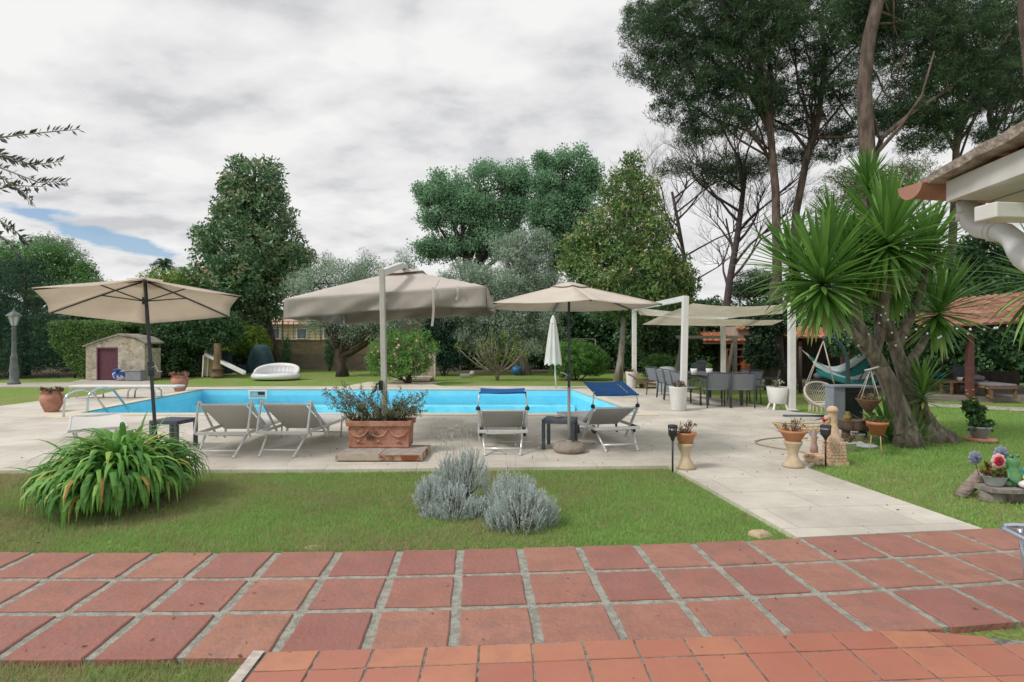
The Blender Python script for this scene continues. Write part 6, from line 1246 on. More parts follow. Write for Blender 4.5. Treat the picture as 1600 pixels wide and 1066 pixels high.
mb = MB(og); xa, xb = x(400), x(645); ze = z(507); mb.add([(xa, d-.4, ze), (xb, d-.4, ze), (xb-1, d+3, ze+1.0), (xa+1, d+3, ze+1.0), (xa, d+6.4, ze), (xb, d+6.4, ze)], [(0, 1, 2, 3), (3, 2, 5, 4), (0, 3, 4), (1, 5, 2), (4, 5, 1, 0)]); mb.build('roof', mat('pinkish_tiles', (.42, .25, .18), (.5, .33, .25), 3, .9), o)
for i in range(5):
    w_ = MB(og).box((x(430+42*i), d-.03, z(521)), (.9, .1, .9)).build('window', M_white, o); MB(og).box((x(430+42*i), d-.09, z(521)), (.75, .02, .75)).build('pane', mat('grey_glass', (.12, .15, .18), None, rough=.1), w_)
# stone shower wall with slab steps
d = 23.2; x = lambda px: (px-800)/F*d; z = lambda py: HC-(py-HY)*d/F; o = T('shower_wall', 'tan stone screen wall with slab steps, half hidden by the pink-flowered shrub', 'wall', (x(664), d, 0)); og = Vector(o.location)
MB(og).box((x(662), d+.2, z(540)/2), (x(679)-x(645), .22, z(540))).build('wall', M_stone, o); MB(og).box((x(678.5), d+.2, z(540)/2), (.05, .26, z(540)+.04)).build('edge_trim', M_cope, o)
for i, (a, b) in enumerate(((632, 676), (620, 674))): MB(og).box((x((a+b)/2), d-.1-.4*i, .12-.06*i), (x(b)-x(a), .45, .07)).build('step', M_cope, o, bevel=.01)
# small things in the shade beyond the pool
d = 26; o = tag(MB().ball((0, 0, .12), .13, 12).build('white_ball', mat('dirty_white', (.40, .40, .42), None, rough=.6)), 'whitish ball lying in the shade near the pruned tree', 'ball'); o.location = P(738, 583, d); o.location.z = 0
o = tag(MB().ball((0, 0, .22), .26, 14, .9).build('blue_ball', mat('blue_rubber', (.02, .10, .25), (.05, .2, .4), 6, .5)), 'blue ball or float on the grass right of the pruned tree', 'ball'); o.location = (P(807, 0, 27).x, 27, 0)
o = T('stone_bench', 'flat grey stone slab on the far lawn left of the pruned tree', 'slab', (P(727, 0, 25.4).x, 25.4, 0)); MB().box((0, 0, .07), (.45, .3, .12)).build('slab', mat('pale_grey_stone', (.36, .35, .33), (.3, .29, .27), 9, .9), o, bevel=.02)
d = 28; o = T('football_goal', 'small white framed goal in the shade behind the round bush', 'goal', (P(905, 0, d).x, d, 0))
for a, b in (((-.9, 0, 0), (-.9, 0, 1.7)), ((.9, 0, 0), (.78, 0, 1.7)), ((-.9, 0, 1.7), (.78, 0, 1.7))): MB().tube([a, b], .025, 6).build('tube', mat('grey_white_tube', (.34, .34, .33), None, rough=.5), o)
o = T('covered_table', 'grey covered item standing on the grass behind the left row of dining chairs', 'cover', (P(1042, 0, 18).x, 18, 0)); MB().lathe([(.33, 0), (.31, .5), (.30, .68), (.2, .78), (0, .80)], (0, 0, 0), 16).build('cover', mat('grey_cover', (.26, .30, .30), (.32, .36, .36), 5, .8, bump=.4), o)
# ------------------------------------------------------------ wooden swing frame and tiled outbuilding at centre right
d = 22; x = lambda px: (px-800)/F*d; z = lambda py: HC-(py-HY)*d/F; M_gw = MATS['grey_wood']
o = T('wooden_swing_frame', 'grey weathered wooden swing frame with slanting braces behind the dining table', 'swing frame', (x(1105), d, 0)); og = Vector(o.location)
for px in (1064, 1148): MB(og).bar((x(px), d, 0), (x(px), d, z(528)), .14).build('post', M_gw, o, bevel=.01)
MB(og).bar((x(1056), d, z(527)), (x(1158), d, z(527)), .12).build('beam', M_gw, o, bevel=.01)
for a, b in ((1048, 1066), (1128, 1146)): MB(og).bar((x(a), d-.4, 0), (x(b), d, z(536)), .11).build('brace', M_gw, o)
def tiled_roof(mb, a, b, c, d_, pitch=.24, amp=.045, rowl=.40):
    "curved tiles: a-b the eave (left to right), d_-c the ridge"
    a, b, c, d_ = map(Vector, (a, b, c, d_)); n = max(3, int((b-a).length/pitch)); L_ = ((d_-a).length+(c-b).length)/2; rows_ = max(2, int(L_/rowl)); nu = n*6; nrm = (b-a).cross(d_-a).normalized()
    nrm = nrm if nrm.z > 0 else -nrm
    for r_ in range(rows_):
        v0, v1 = r_/rows_, (r_+1.12)/rows_; v1 = min(v1, 1)
        for k_ in range(n):
            mb.rv = random.random()
            def f(u_, v_, k_=k_, v0=v0, v1=v1): uu = (k_+u_)/n; vv = v0+(v1-v0)*v_; return a.lerp(b, uu).lerp(d_.lerp(c, uu), vv)+nrm*(amp*abs(math.sin(math.pi*u_))**.8+.018*(1-v_))
            mb.grid(f, 6, 1)
            mb.add([f(i/6, 0) for i in range(7)]+[f(1, 0)-nrm*.03, f(0, 0)-nrm*.03], [tuple(range(9))])
    mb.rv = .5; return mb
d = 28; x = lambda px: (px-800)/F*d; z = lambda py: HC-(py-HY)*d/F
o = T('outbuilding', 'cream walled outbuilding under an orange tiled roof behind the swing frame', 'building', (x(1200), d, 0)); og = Vector(o.location)
MB(og).box((x(1180), d+3.0, z(536)/2), (x(1290)-x(1110), .3, z(536))).build('back_wall', mat('cream_render', (.44, .39, .32), (.36, .32, .27), 2, .95), o); MB(og).box((x(1215), d+.15, z(534)/2), (x(1268)-x(1172), .25, z(534))).build('wall', MATS['cream_render'], o)
mb = tiled_roof(MB(og), (x(1095), d-.5, z(533)), (x(1300), d-.5, z(533)), (x(1290), d+3.5, z(517)+.1), (x(1110), d+3.5, z(517)+.1), .28, .06); mb.build('tiled_roof', mat('orange_roof_tile', (.46, .17, .085), (.36, .12, .06), 4, .9, attr=True), o, attr=True)
MB(og).bar((x(1095), d-.4, z(535.5)), (x(1300), d-.4, z(535.5)), .12).build('eave_beam', M_wood, o)
mb = MB(og); mb.box((x(1205), d+1.4, z(524)), (3.2, 2.6, .9)); mb.build('upper_block', MATS['cream_render'], o)
mb = tiled_roof(MB(og), (x(1148), d-.1, z(515)), (x(1262), d-.1, z(515)), (x(1245), d+2, z(500)), (x(1175), d+2, z(500)), .28, .06); mb.build('upper_roof', MATS['terracotta_roof_tile'], o, attr=True)
d = 26.8; x = lambda px: (px-800)/F*d
M_org = mat('orange_stained_wood', (.30, .085, .03), (.22, .06, .025), 6, .6)
o = T('wooden_chest', 'orange-brown curved wooden bench in front of the outbuilding wall', 'bench', (x(1173), d, 0)); MB().box((0, 0, .30), (.75, .5, .42)).build('seat', M_org, o, bevel=.02); MB().slab(lambda a, b: ((a-.5)*.85, .22+.05*b, .4+.42*b+.06*math.sin(a*math.pi*2)), 10, 3, .05).build('backrest', M_org, o)
for s_ in (-1, 1): MB().box((s_*.38, 0, .3), (.07, .52, .6)).build('armrest', M_org, o, bevel=.02)
o = T('wooden_shelf', 'tall orange-brown wooden shelf left of the curved bench', 'shelf', (x(1150), d+.2, 0))
for s_ in (-1, 1): MB().box((s_*.4, 0, .62), (.06, .35, 1.24)).build('side', M_org, o)
for zz_ in (.15, .5, .85, 1.2): MB().box((0, 0, zz_), (.74, .33, .045)).build('shelf_board', M_org, o)
# covered area with hammock
d = 20; x = lambda px: (px-800)/F*d; z = lambda py: HC-(py-HY)*d/F
o = T('covered_terrace', 'dark roofed terrace with red-brown posts behind the hanging chair', 'shelter', (x(1320), d, 0)); og = Vector(o.location)
mb = tiled_roof(MB(og), (x(1232), d-.2, z(528)), (x(1345), d-.2, z(528)), (x(1345), d+3, z(508)), (x(1245), d+3, z(508)), .25, .05); mb.build('tiled_roof', MATS['terracotta_roof_tile'], o, attr=True)
M_redp = mat('red_brown_paint', (.15, .06, .055), (.11, .045, .04), 5, .7)
for px in (1249, 1317, 1400): MB(og).bar((x(px), d, 0), (x(px), d, z(529)), .12).build('post', M_redp, o)
MB(og).bar((x(1232), d, z(530)), (x(1425), d, z(530)), .12).build('beam', M_redp, o); MB(og).box((x(1330), d+3.1, 1.0), (x(1430)-x(1232), .15, 2.0)).build('back_wall', mat('dark_timber', (.03, .025, .02), (.05, .04, .03), 4, .9), o)
MB(og).box((x(1330), d+1.2, .04), (x(1430)-x(1225), 3.6, .1)).build('floor', mat('grey_floor', (.26, .23, .20), (.20, .18, .16), 4, .9), o)
d = 17.5; c = P(1318, 585, d); o = T('hammock', 'teal and pale grey striped hammock seen behind the hanging chair', 'hammock', (c.x, d, 0)); h0 = c.z
M_teal = mat('teal_cloth', (.015, .16, .15), (.02, .20, .19), 5, .8); M_pg = mat('pale_grey_cloth', (.42, .50, .52), (.50, .57, .58), 5, .8)
def hm(a, b, y0, w0): t_ = a*2-1; return (t_*.95, y0+w0*(b-.5), h0-.05+.36*abs(t_)**1.8-.12*t_*0+.14*(b-.5))
for i in range(4):
    MB().slab(lambda a, b, i=i: (lambda q: (q[0], q[1]-.30+.2*i, q[2]+.16*i-.2+(.10*math.sin(a*5+i))))(hm(a, b, 0, .2)), 16, 3, .05).build('stripe', M_teal if i % 2 == 0 else M_pg, o)
for s_ in (-1, 1): MB().tube([(s_*.95, 0, h0+.42), (s_*1.3, .05, h0+.8)], .012, 5).build('rope', rope, o); MB().tube([(s_*1.3, .05, 0), (s_*1.3, .05, h0+.85)], .05, 8).build('post', M_dbark, o)
o = T('cushion_pile', 'bluish cushions piled on a dark seat left of the striped hammock', 'cushions', (P(1290, 0, 18).x, 18, 0)); MB().box((0, 0, .22), (.8, .5, .3)).build('seat', M_dark, o, bevel=.05)
for i in range(3): MB().ball((-.2+.2*i, -.05, .5+.08*i), .2, 10, .6, 1.1, .7).build('cushion', mat('slate_cushion', (.16, .21, .27), (.2, .25, .3), 5, .9), o)
# ------------------------------------------------------------ tiled gazebo with loungers, right
d = 15.4; x = lambda px: (px-800)/F*d; z = lambda py: HC-(py-HY)*d/F
o = T('tiled_gazebo', 'open gazebo with weathered terracotta tile roof and dark red post on the right', 'gazebo', (x(1515), d, 0)); og = Vector(o.location)
xr = 17.5; MB(og).add([], []).box(((x(1440)+xr)/2+.2, d+2.0, .02), (xr-x(1440)+.4, 4.0, .16)).build('floor', MATS['grey_floor'], o)
tiled_roof(MB(og), (x(1433), d-.25, z(512.5)), (xr, d-.6, z(493)), (xr, d+2.2, z(443)+.1), (x(1462), d+2.2, z(478)+.12), .235, .05, .42).build('tiled_roof', mat('weathered_roof_tile', (.25, .105, .08), (.36, .18, .135), 2.6, .9, bump=.3, attr=True), o, attr=True)
MB(og).add([(x(1433), d-.2, z(513)-.06), (xr, d-.55, z(494)-.06), (xr, d+4.2, z(500)-.05), (x(1440), d+4.2, z(513)-.05)], [(3, 2, 1, 0)]).build('ceiling', MATS['dark_timber'], o)
MB(og).bar((x(1432), d-.12, z(517)), (xr, d-.35, z(499)), .10, .16).build('eave_beam', MATS['dark_timber'], o)
for px, yy in ((1515, 0), (1466, 3.6), (1560, 3.6), (1680, 0)): MB(og).bar((x(px), d+yy, .08), (x(px), d+yy, z(513)), .15 if yy == 0 else .13).build('post', M_redp if yy == 0 else MATS['dark_timber'], o, bevel=.01)
MB(og).box(((x(1420)+xr)/2, d+4.3, .3), (xr-x(1420), .12, .5)).build('rear_screen', MATS['dark_timber'], o)
kb = [stone(1440+17*i, 634-(i % 2)*.0+i*.9, .30, 'pale kerb stone before the tiled gazebo, %s counted from the left' % ORD[i], .26, name='kerb_stone', grp='kerb stones before the gazebo', seed=i, rz=random.uniform(-.2, .2), m=mat('kerb_stone', (.34, .32, .27), (.25, .24, .20), 5, .95, bump=.7)) for i in range(12)]
bulb = mat('glass_bulb', (.62, .66, .70), None, rough=.15); o = T('string_lights', 'string of white bulbs hung along the gazebo eave', 'string lights', (x(1475), d-.3, 0)); og = Vector(o.location)
wp = []
for i in range(60): t_ = i/59; px = 1410+t_*235; wp.append(Vector((x(px), d-.32-.15*t_, z(517.0-8*t_)-.05*abs(math.sin(t_*math.pi*4.5)))))
MB(og).tube(wp, .006, 4).build('cable', M_black, o)
for px, py in ((1475, 512), (1495, 514.5), (1516, 515), (1538, 515), (1554, 513), (1558, 512.5), (1575, 510), (1594, 505), (1513, 521), (1474, 527)): MB(og).ball(P(px, py, d-.36), .032, 8, 1.2).build('bulb', bulb, o)
for nm_, a_, b_ in (('mauve_grey_cushion', (.19, .165, .18), (.23, .20, .22)), ('dark_cushion', (.07, .065, .075), (.09, .085, .095))): mat(nm_, a_, b_, 6, .9)
def gz(px, dd, rz, lab, pil, L_=1.6):
    xx = (px-800)/F*dd; o = T('teak_lounger', lab, 'lounger', (xx, dd, .10), R(rz), 'teak day loungers in the gazebo'); MB().box((0, L_/2, .26), (.66, L_, .05)).build('frame', M_wood, o, bevel=.01)
    for a in (-.29, .29):
        for b in (.06, L_-.06): MB().box((a, b, .12), (.06, .06, .26)).build('leg', M_wood, o)
    MB().box((0, L_/2, .33), (.64, L_-.03, .09)).build('cushion', mat('mauve_grey_cushion', (.19, .165, .18), (.23, .20, .22), 6, .9), o, bevel=.03)
    MB().box((0, L_-.05, .58), (.64, .10, .46), rx=R(-18)).build('back_cushion', mat('dark_cushion', (.07, .065, .075), None, rough=.9), o, bevel=.03); MB().ball((.05, L_-.35, .46), .22, 12, .45, 1.3, .9).build('pillow', pil, o); return o
gz(1570, 14.9, -6, 'teak lounger with mauve pillow, nearest the camera in the gazebo', MATS['mauve_grey_cushion'])
gz(1535, 16.2, 20, 'teak lounger with a turquoise pillow just right of the gazebo post', mat('turquoise_cloth', (.02, .22, .30), None, rough=.8))
gz(1480, 16.9, 4, 'teak lounger at the left end of the gazebo behind the small table', MATS['dark_cushion'])
xx = (1492-800)/F*16.0; o = T('teak_side_table', 'low teak side table left of the gazebo post', 'side table', (xx, 16.0, .10)); MB().box((0, 0, .36), (.55, .45, .04)).build('table_top', M_wood, o, bevel=.005)
for a in (-.24, .24):
    for b in (-.19, .19): MB().box((a, b, .17), (.05, .05, .34)).build('leg', M_wood, o)
o = tag(MB().lathe([(0, 0), (.05, 0), (.075, .11), (.06, .11), (0, .10)], (0, 0, 0), 14).build('table_pot', M_white), 'small white pot on the low teak side table in the gazebo', 'pot'); o.location = (xx+.1, 15.95, .48)
# ------------------------------------------------------------ house eave at the right
o = T('house_eave', 'white painted roof eave with terracotta gutter entering from the right edge', 'roof', (2.3, 3.2, 2.4)); og = Vector(o.location)
M_wp = mat('weathered_white_paint', (.66, .65, .64), (.56, .545, .53), 3, .6, bump=.15, bscale=12)
A = P(1477, 285, 3.28); Bp = P(1603, 232, 2.45); hh = .115
def fasc(p0, p1, th, h_): mb = MB(og); n_ = Vector((th, 0, 0)); mb.add([p0, p1, p1+n_, p0+n_, p0-Vector((0, 0, h_)), p1-Vector((0, 0, h_)), p1+n_-Vector((0, 0, h_)), p0+n_-Vector((0, 0, h_))], [(0, 1, 2, 3), (7, 6, 5, 4), (0, 4, 5, 1), (2, 6, 7, 3), (1, 5, 6, 2), (3, 7, 4, 0)]); return mb
g0 = P(1478, 284, 3.2); g1 = P(1640, 214, 2.42); fasc(g0, g1, .04, .115).build('barge_board', M_wp, o, bevel=.003)
rx_ = Vector((2.2, .25, 0)); dn = Vector((0, 0, -.10))
s0 = g0+dn+Vector((.03, 0, 0)); s1 = g1+dn+Vector((.03, 0, 0)); MB(og).add([s0, s1, s1+rx_, s0+rx_, s0+Vector((0, 0, .02)), s1+Vector((0, 0, .02)), s1+rx_+Vector((0, 0, .02)), s0+rx_+Vector((0, 0, .02))], [(0, 1, 2, 3), (7, 6, 5, 4), (0, 4, 5, 1), (0, 3, 7, 4)]).build('soffit', M_wp, o)
mb = MB(og)
for i in range(1, 9): q0 = s0+rx_*(i/9.)-Vector((0, 0, .002)); q1 = s1+rx_*(i/9.)-Vector((0, 0, .002)); mb.bar(q0, q1, .008, .006)
mb.build('soffit_joints', mat('joint_grey', (.3, .3, .29), None), o)
# roof tiles above the rake, ragged concrete verge
v0 = P(1442, 285, 3.3); v1 = P(1640, 174, 2.35); tiled_roof(MB(og), v0, v0+rx_, v1+rx_, v1, .2, .035, .36).build('roof_tiles', MATS['terracotta_roof_tile'], o, attr=True)
mb = MB(og); rs = random.Random(2); n = 14; up_ = []; lo_ = []
for i in range(n+1): t_ = i/n; p_ = v0.lerp(v1, t_); up_.append(p_+Vector((-.012, 0, .018+rs.uniform(-.004, .006)))); lo_.append(p_+Vector((-.006, 0, -.02-.012*t_+rs.uniform(-.006, .006))))
for i in range(n): mb.add([up_[i], up_[i+1], lo_[i+1], lo_[i], up_[i]+Vector((.1, 0, .0)), up_[i+1]+Vector((.1, 0, 0)), lo_[i+1]+Vector((.1, 0, 0)), lo_[i]+Vector((.1, 0, 0))], [(0, 3, 2, 1), (0, 1, 5, 4), (3, 7, 6, 2)])
mb.build('mortar_verge', mat('weathered_mortar', (.42, .37, .33), (.26, .21, .18), 16, .95, bump=.8), o)
# gutter: half-round terracotta trough with its end cap
gd_ = 3.32; c0 = P(1425, 290, gd_); c1 = c0+Vector((1.9, .33, -.0)); ax = (c1-c0).normalized(); sd_ = ax.cross(Vector((0, 0, 1))).normalized(); gr = .078
mb = MB(og); sec = [(math.cos(a), math.sin(a)) for a in [math.pi+math.pi*i/12 for i in range(13)]]
M_gut = mat('terracotta_gutter', (.43, .225, .17), (.36, .18, .135), 7, .6)
for i in range(12):
    for rr_, fl in ((gr, 1), (gr*.92, -1)):
        q = [c0+sd_*sec[i][0]*rr_+Vector((0, 0, sec[i][1]*rr_)), c0+sd_*sec[i+1][0]*rr_+Vector((0, 0, sec[i+1][1]*rr_))]; q += [q[1]+(c1-c0), q[0]+(c1-c0)]; mb.add(q, [(0, 1, 2, 3)], True)
for s_ in (-1, 1): mb.tube([c0+sd_*gr*s_, c1+sd_*gr*s_], .009, 6)
mb.build('gutter', M_gut, o)
mb = MB(og); mb.add([c0-ax*.004+sd_*a*gr*1.06+Vector((0, 0, b*gr*1.06)) for a, b in sec]+[c0-ax*.016+sd_*a*gr*1.06+Vector((0, 0, b*gr*1.06)) for a, b in sec], [tuple(range(13)), tuple(range(25, 12, -1))]+[(i, i+1, 14+i, 13+i) for i in range(12)]); mb.build('gutter_end_cap', M_gut, o)
# downpipe
dp = [P(1511, 316, 3.35), P(1512, 332, 3.34), P(1518, 348, 3.3), P(1532, 358, 3.24), P(1552, 361, 3.15), P(1570, 364, 3.05), P(1584, 375, 2.98), P(1592, 392, 2.92), P(1601, 405, 2.86), P(1625, 420, 2.75)]
MB(og).tube(dp, .052, 16).build('downpipe', mat('white_pipe', (.62, .62, .63), None, rough=.35), o)
MB(og).tube([dp[1], dp[1]+Vector((0, 0, -.045))], .058, 16).build('pipe_collar', MATS['white_pipe'], o); MB(og).tube([dp[4], dp[4].lerp(dp[5], .5)], .058, 16).build('pipe_collar', MATS['white_pipe'], o)
MB(og).box(P(1600, 330, 2.7)+Vector((.24, .1, .01)), (.75, .12, .075), rz=.1).build('rafter_beam', M_wp, o, bevel=.006)

# ------------------------------------------------------------ strap leaves
def straps(name, specs, m, parent, nseg=8, fold=.25):
    "specs: (origin, azimuth, elevation, length, width, droop, r)"
    V = []; RR = []
    for (p0, az, el, L_, W_, dr, r_) in specs:
        p_ = Vector(p0); e = el; st_ = L_/nseg; prev = None; sd_ = Vector((-math.sin(az), math.cos(az), 0))
        for j in range(nseg+1):
            f = j/nseg; w_ = W_*(.55+.45*min(1, f*4))*(1-max(0, (f-.55)/.45)**1.8)+.0015; dvec = Vector((math.cos(az)*math.cos(e), math.sin(az)*math.cos(e), math.sin(e))); nv = sd_.cross(dvec)
            cur = (p_-sd_*w_/2+nv*w_*fold*.5, p_-nv*w_*fold*.0, p_+sd_*w_/2+nv*w_*fold*.5)
            if prev:
                V.append((prev[0], prev[1], cur[1], cur[0])); V.append((prev[1], prev[2], cur[2], cur[1])); RR += [r_, r_+.06]
            prev = cur; p_ = p_+dvec*st_; e -= dr*st_*(.3+1.4*f)/L_*1.0; e = max(e, -1.5)
    return quadmesh(name, np.array([[tuple(q) for q in v] for v in V], float), m, parent, np.array(RR))
L_aga = leafmat('strap_leaf', [(0, (.07, .20, .05)), (.5, (.16, .38, .08)), (.8, (.30, .54, .13)), (.93, (.55, .64, .16)), (.97, (.52, .46, .12)), (1, (.50, .27, .10))], .5, .35, .3)
base = Vector((-3.93, 5.72, LZ)); o = T('strap_leaved_clump', 'large clump of arching glossy strap leaves on the near lawn at the left', 'plant', base); sp_ = []
for i in range(1050):
    a = random.random()*2*math.pi; r_ = math.sqrt(random.random()); cx, cy = r_*.33*math.cos(a), r_*.42*math.sin(a); out_ = math.atan2(cy*1.1+random.uniform(-.25, .25), cx+random.uniform(-.25, .25)); el = R(90)-r_*R(18)+random.uniform(-.16, .16)
    L_ = random.uniform(.56, .90)*(1.06-.12*r_); sp_.append(((cx, cy, random.uniform(0, .12)+.16*(1-r_)), out_, el, L_, random.uniform(.036, .060), random.uniform(2.7, 4.1)*(.75+.5*r_), random.random()*.86 if random.random() < .965 else .95+random.random()*.05))
for px, py, L_, az, el in ((-.9, -.1, .8, 3.0, .5), (-.8, .2, .9, 2.9, .8), (.1, .25, .75, 1.2, 1.45), (-.1, .3, .8, 1.8, 1.4)): sp_.append(((px*.6, py, .2), az, el, L_, .03, 1.2, .3))
straps('leaves', sp_, L_aga, o)
# yucca
L_yuc = leafmat('yucca_leaf', [(0, (.05, .13, .035)), (.45, (.12, .26, .055)), (.8, (.22, .40, .09)), (.93, (.34, .48, .14)), (1, (.48, .42, .16))], .35, .25, .5)
d = 8.85; yb = G(1418, 694, LZ); o = T('yucca_tree', 'large many-headed yucca with a leaning forked grey trunk on the right lawn', 'tree', yb); og = Vector(yb)
def Y(px, py, dd=0): return P(px, py, d+dd)
mb = MB(og)
mb.tube([Y(1420, 700), Y(1416, 670), Y(1402, 630), Y(1385, 590), Y(1370, 565), Y(1360, 548)], [.24, .16, .135, .12, .105, .085], 14)
mb.tube([Y(1448, 700, .35), Y(1440, 668, .3), Y(1425, 625, .25), Y(1412, 580, .2), Y(1398, 540, .15), Y(1388, 505, .1)], [.28, .15, .125, .11, .09, .075], 14)
mb.tube([Y(1468, 694, .5), Y(1452, 672, .45), Y(1440, 640, .4), Y(1432, 600, .5)], [.30, .18, .10, .06], 10)
mb.tube([Y(1362, 552), Y(1340, 530, -.1), Y(1318, 506, -.2), Y(1296, 482, -.3), Y(1284, 460, -.35)], [.10, .085, .075, .07, .06], 10)
mb.tube([Y(1376, 572), Y(1362, 545, -.1), Y(1345, 515, -.1), Y(1335, 490, 0), Y(1330, 450, .1)], [.11, .09, .08, .075, .06], 10)
mb.tube([Y(1392, 530, .12), Y(1380, 500, .05), Y(1382, 470, 0), Y(1384, 430, 0), Y(1386, 392, 0)], [.09, .075, .07, .065, .055], 10)
mb.tube([Y(1366, 556), Y(1375, 520, .1), Y(1372, 470, .3), Y(1362, 380, .4), Y(1355, 310, .4)], [.09, .08, .075, .065, .055], 10)
mb.tube([Y(1400, 545, .2), Y(1420, 500, .4), Y(1440, 450, .5), Y(1450, 405, .5)], [.09, .075, .065, .05], 10)
mb.tube([Y(1412, 580, .2), Y(1440, 540, .6), Y(1460, 500, .8)], [.08, .06, .05], 8)
mb.tube([Y(1447, 660, .2), Y(1446, 640, .1), Y(1443, 622, .05)], [.07, .05, .04], 8)
mb.build('trunk', mat('yucca_bark', (.27, .23, .19), (.12, .095, .08), 8, .95, bump=1.0, bscale=22, stretch=(1.6, 1.6, .35)), o)
heads = [((1284, 446, -.4), (-.12, -.1, 1), .80, 150), ((1245, 425, .2), (-.5, 0, .8), .7, 60), ((1386, 384, -.1), (0, -.1, 1), .78, 150), ((1355, 292, .4), (0, 0, 1), .46, 90), ((1448, 392, .4), (.25, 0, 1), .52, 80), ((1330, 425, .3), (-.1, 0, 1), .7, 90), ((1305, 352, .5), (-.5, 0, .8), .5, 50), ((1465, 490, .8), (.3, 0, 1), .7, 90), ((1400, 440, .6), (.1, 0, 1), .7, 80), ((1442, 616, .0), (0, 0, 1), .48, 55), ((1432, 690, .0), (-.3, -.1, 1), .45, 30), ((1392, 688, .3), (-.2, 0, 1), .55, 34), ((1340, 480, .5), (0, 0, 1), .6, 50)]
for (hp_, ax_, L_, n) in heads:
    c = Y(*hp_)-og; ax_ = Vector(ax_).normalized(); q_ = Vector((0, 0, 1)).rotation_difference(ax_); sp_ = []
    n = int(n*1.45)
    for i in range(n):
        f = i/n; a = i*2.39996+random.uniform(-.2, .2); el = R(84)-f**.9*R(150 if L_ > .6 else 95)+random.uniform(-.08, .08); dv_ = q_ @ Vector((math.cos(a)*math.cos(el), math.sin(a)*math.cos(el), math.sin(el)))
        sp_.append((c+ax_*(.14-.26*f), math.atan2(dv_.y, dv_.x), math.asin(max(-1, min(1, dv_.z))), (1.32 if L_ > .5 else 1.1)*L_*random.uniform(.85, 1.1)*(.75+.35*math.sin(math.pi*min(1, .25+f))), .068 if L_ > .5 else .036, random.uniform(.1, .5)+.25*f, min(.9, .25+.5*random.random()) if f < .86 else .6+.4*random.random()))
    straps('leaf_head', sp_, L_yuc, o, nseg=5, fold=.3)
# young yucca off the right edge whose leaves hang into the picture
yb2 = Vector((P(1640, 0, 7.5).x, 7.5, LZ)); o = T('yucca_tree', 'second yucca at the right edge, its leaves hanging below the downpipe', 'tree', yb2); MB(yb2).tube([P(1665, 750, 7.5), P(1650, 600, 7.5), P(1640, 450, 7.5)], [.14, .10, .07], 10).build('trunk', MATS['yucca_bark'], o)
c = P(1632, 440, 7.5)-yb2; sp_ = []
for i in range(130): f = i/130; a = i*2.39996; el = R(80)-f*R(140); sp_.append((c+Vector((0, 0, .1-.2*f)), a, el, random.uniform(.75, 1.0), .045, .5+.3*f, random.uniform(.1, .8)))
straps('leaf_head', sp_, L_yuc, o, nseg=5)
o = T('string_lights', 'short string of tiny bulbs wound between the yucca branches', 'string lights', Y(1380, 500, -.25)); og = Vector(o.location); wp = [Y(a, b, -.3) for a, b in ((1318, 515), (1340, 540), (1372, 505), (1378, 480), (1386, 500), (1398, 540), (1430, 515), (1465, 528), (1472, 524))]
MB(og).tube(wp, .004, 4).build('cable', M_black, o)
for i in range(len(wp)-1): MB(og).ball(wp[i]+Vector((0, -.02, 0)), .018, 7).build('bulb', bulb, o); MB(og).ball(wp[i].lerp(wp[i+1], .5)+Vector((0, -.02, 0)), .016, 7).build('bulb', bulb, o)
# lavender
L_lav = leafmat('lavender_leaf', [(0, (.27, .31, .29)), (.4, (.48, .55, .53)), (.8, (.66, .74, .72)), (1, (.76, .82, .80))], .8, .35, .1)
def lavender(lab, base, lobes, n, seed, stalks):
    base = Vector(base); o = T('lavender_bush', lab, 'shrub', base, 0, 'lavender bushes on the near lawn'); V = []; RR = []; A = []; Cc = []; Ls = []; mb = MB()
    tot = sum(l[3] for l in lobes)
    for (lx, ly, lz, lr, lh) in lobes:
        for i in range(int(n*lr/tot)):
            a = random.random()*6.28; f = random.random()**.5; el = R(90)-f*R(96)*random.uniform(.8, 1); dv_ = Vector((math.cos(a)*math.cos(el), math.sin(a)*math.cos(el), math.sin(el))); p0 = Vector((lx, ly, lz)); tip = p0+Vector((dv_.x*lr*1.05, dv_.y*lr*1.05, dv_.z*lh*1.15))*random.uniform(.80, 1.1); rv = random.random()
            tw = (dv_*.5+Vector((0, 0, .8))).normalized()
            for j in range(16):
                t_ = j/15; c = tip-tw*(.10*(1-t_)); b_ = (tw*1.1+Vector((random.uniform(-1, 1), random.uniform(-1, 1), random.uniform(-.2, .4)))*.8).normalized(); Cc.append(c+b_*.012); A.append(b_); RR.append(.6*rv+.4*random.random()); Ls.append(random.uniform(.022, .038))
            if i % 6 == 0: mb.tube([p0*.7, p0.lerp(tip, .6), tip-tw*.08], [.006, .004, .003], 4)
    Cc = np.array([tuple(c) for c in Cc]); Cc[:, 2] = np.maximum(Cc[:, 2], .01); A = np.array([tuple(c) for c in A]); V = leafquads(Cc, A, np.array(Ls), np.full(len(Ls), .0058)); quadmesh('leaves', V, L_lav, o, np.array(RR));
    mb.build('stems', mat('lavender_twig', (.20, .17, .15), (.14, .11, .10), 20, .95), o)
    st = MB()
    for i in range(stalks):
        a = random.random()*6.28; l_ = random.choice(lobes[:2]); p0 = Vector((l_[0]+.1*math.cos(a), l_[1]+.1*math.sin(a), l_[2]+l_[4]*.8)); p1 = p0+Vector((random.uniform(-.16, .16), random.uniform(-.05, .1), random.uniform(.18, .40))); st.tube([p0, p0.lerp(p1, .5)+Vector((.01, 0, .01)), p1], [.0022, .0018, .0014], 4); st.tube([p1, p1+Vector((0, 0, .035))], [.0045, .003], 5)
    if stalks: st.build('flower_stalks', mat('pale_dry_stalk', (.40, .36, .33), None, rough=.9), o)
    o.location = base; return o
_b = G(712, 806, LZ)
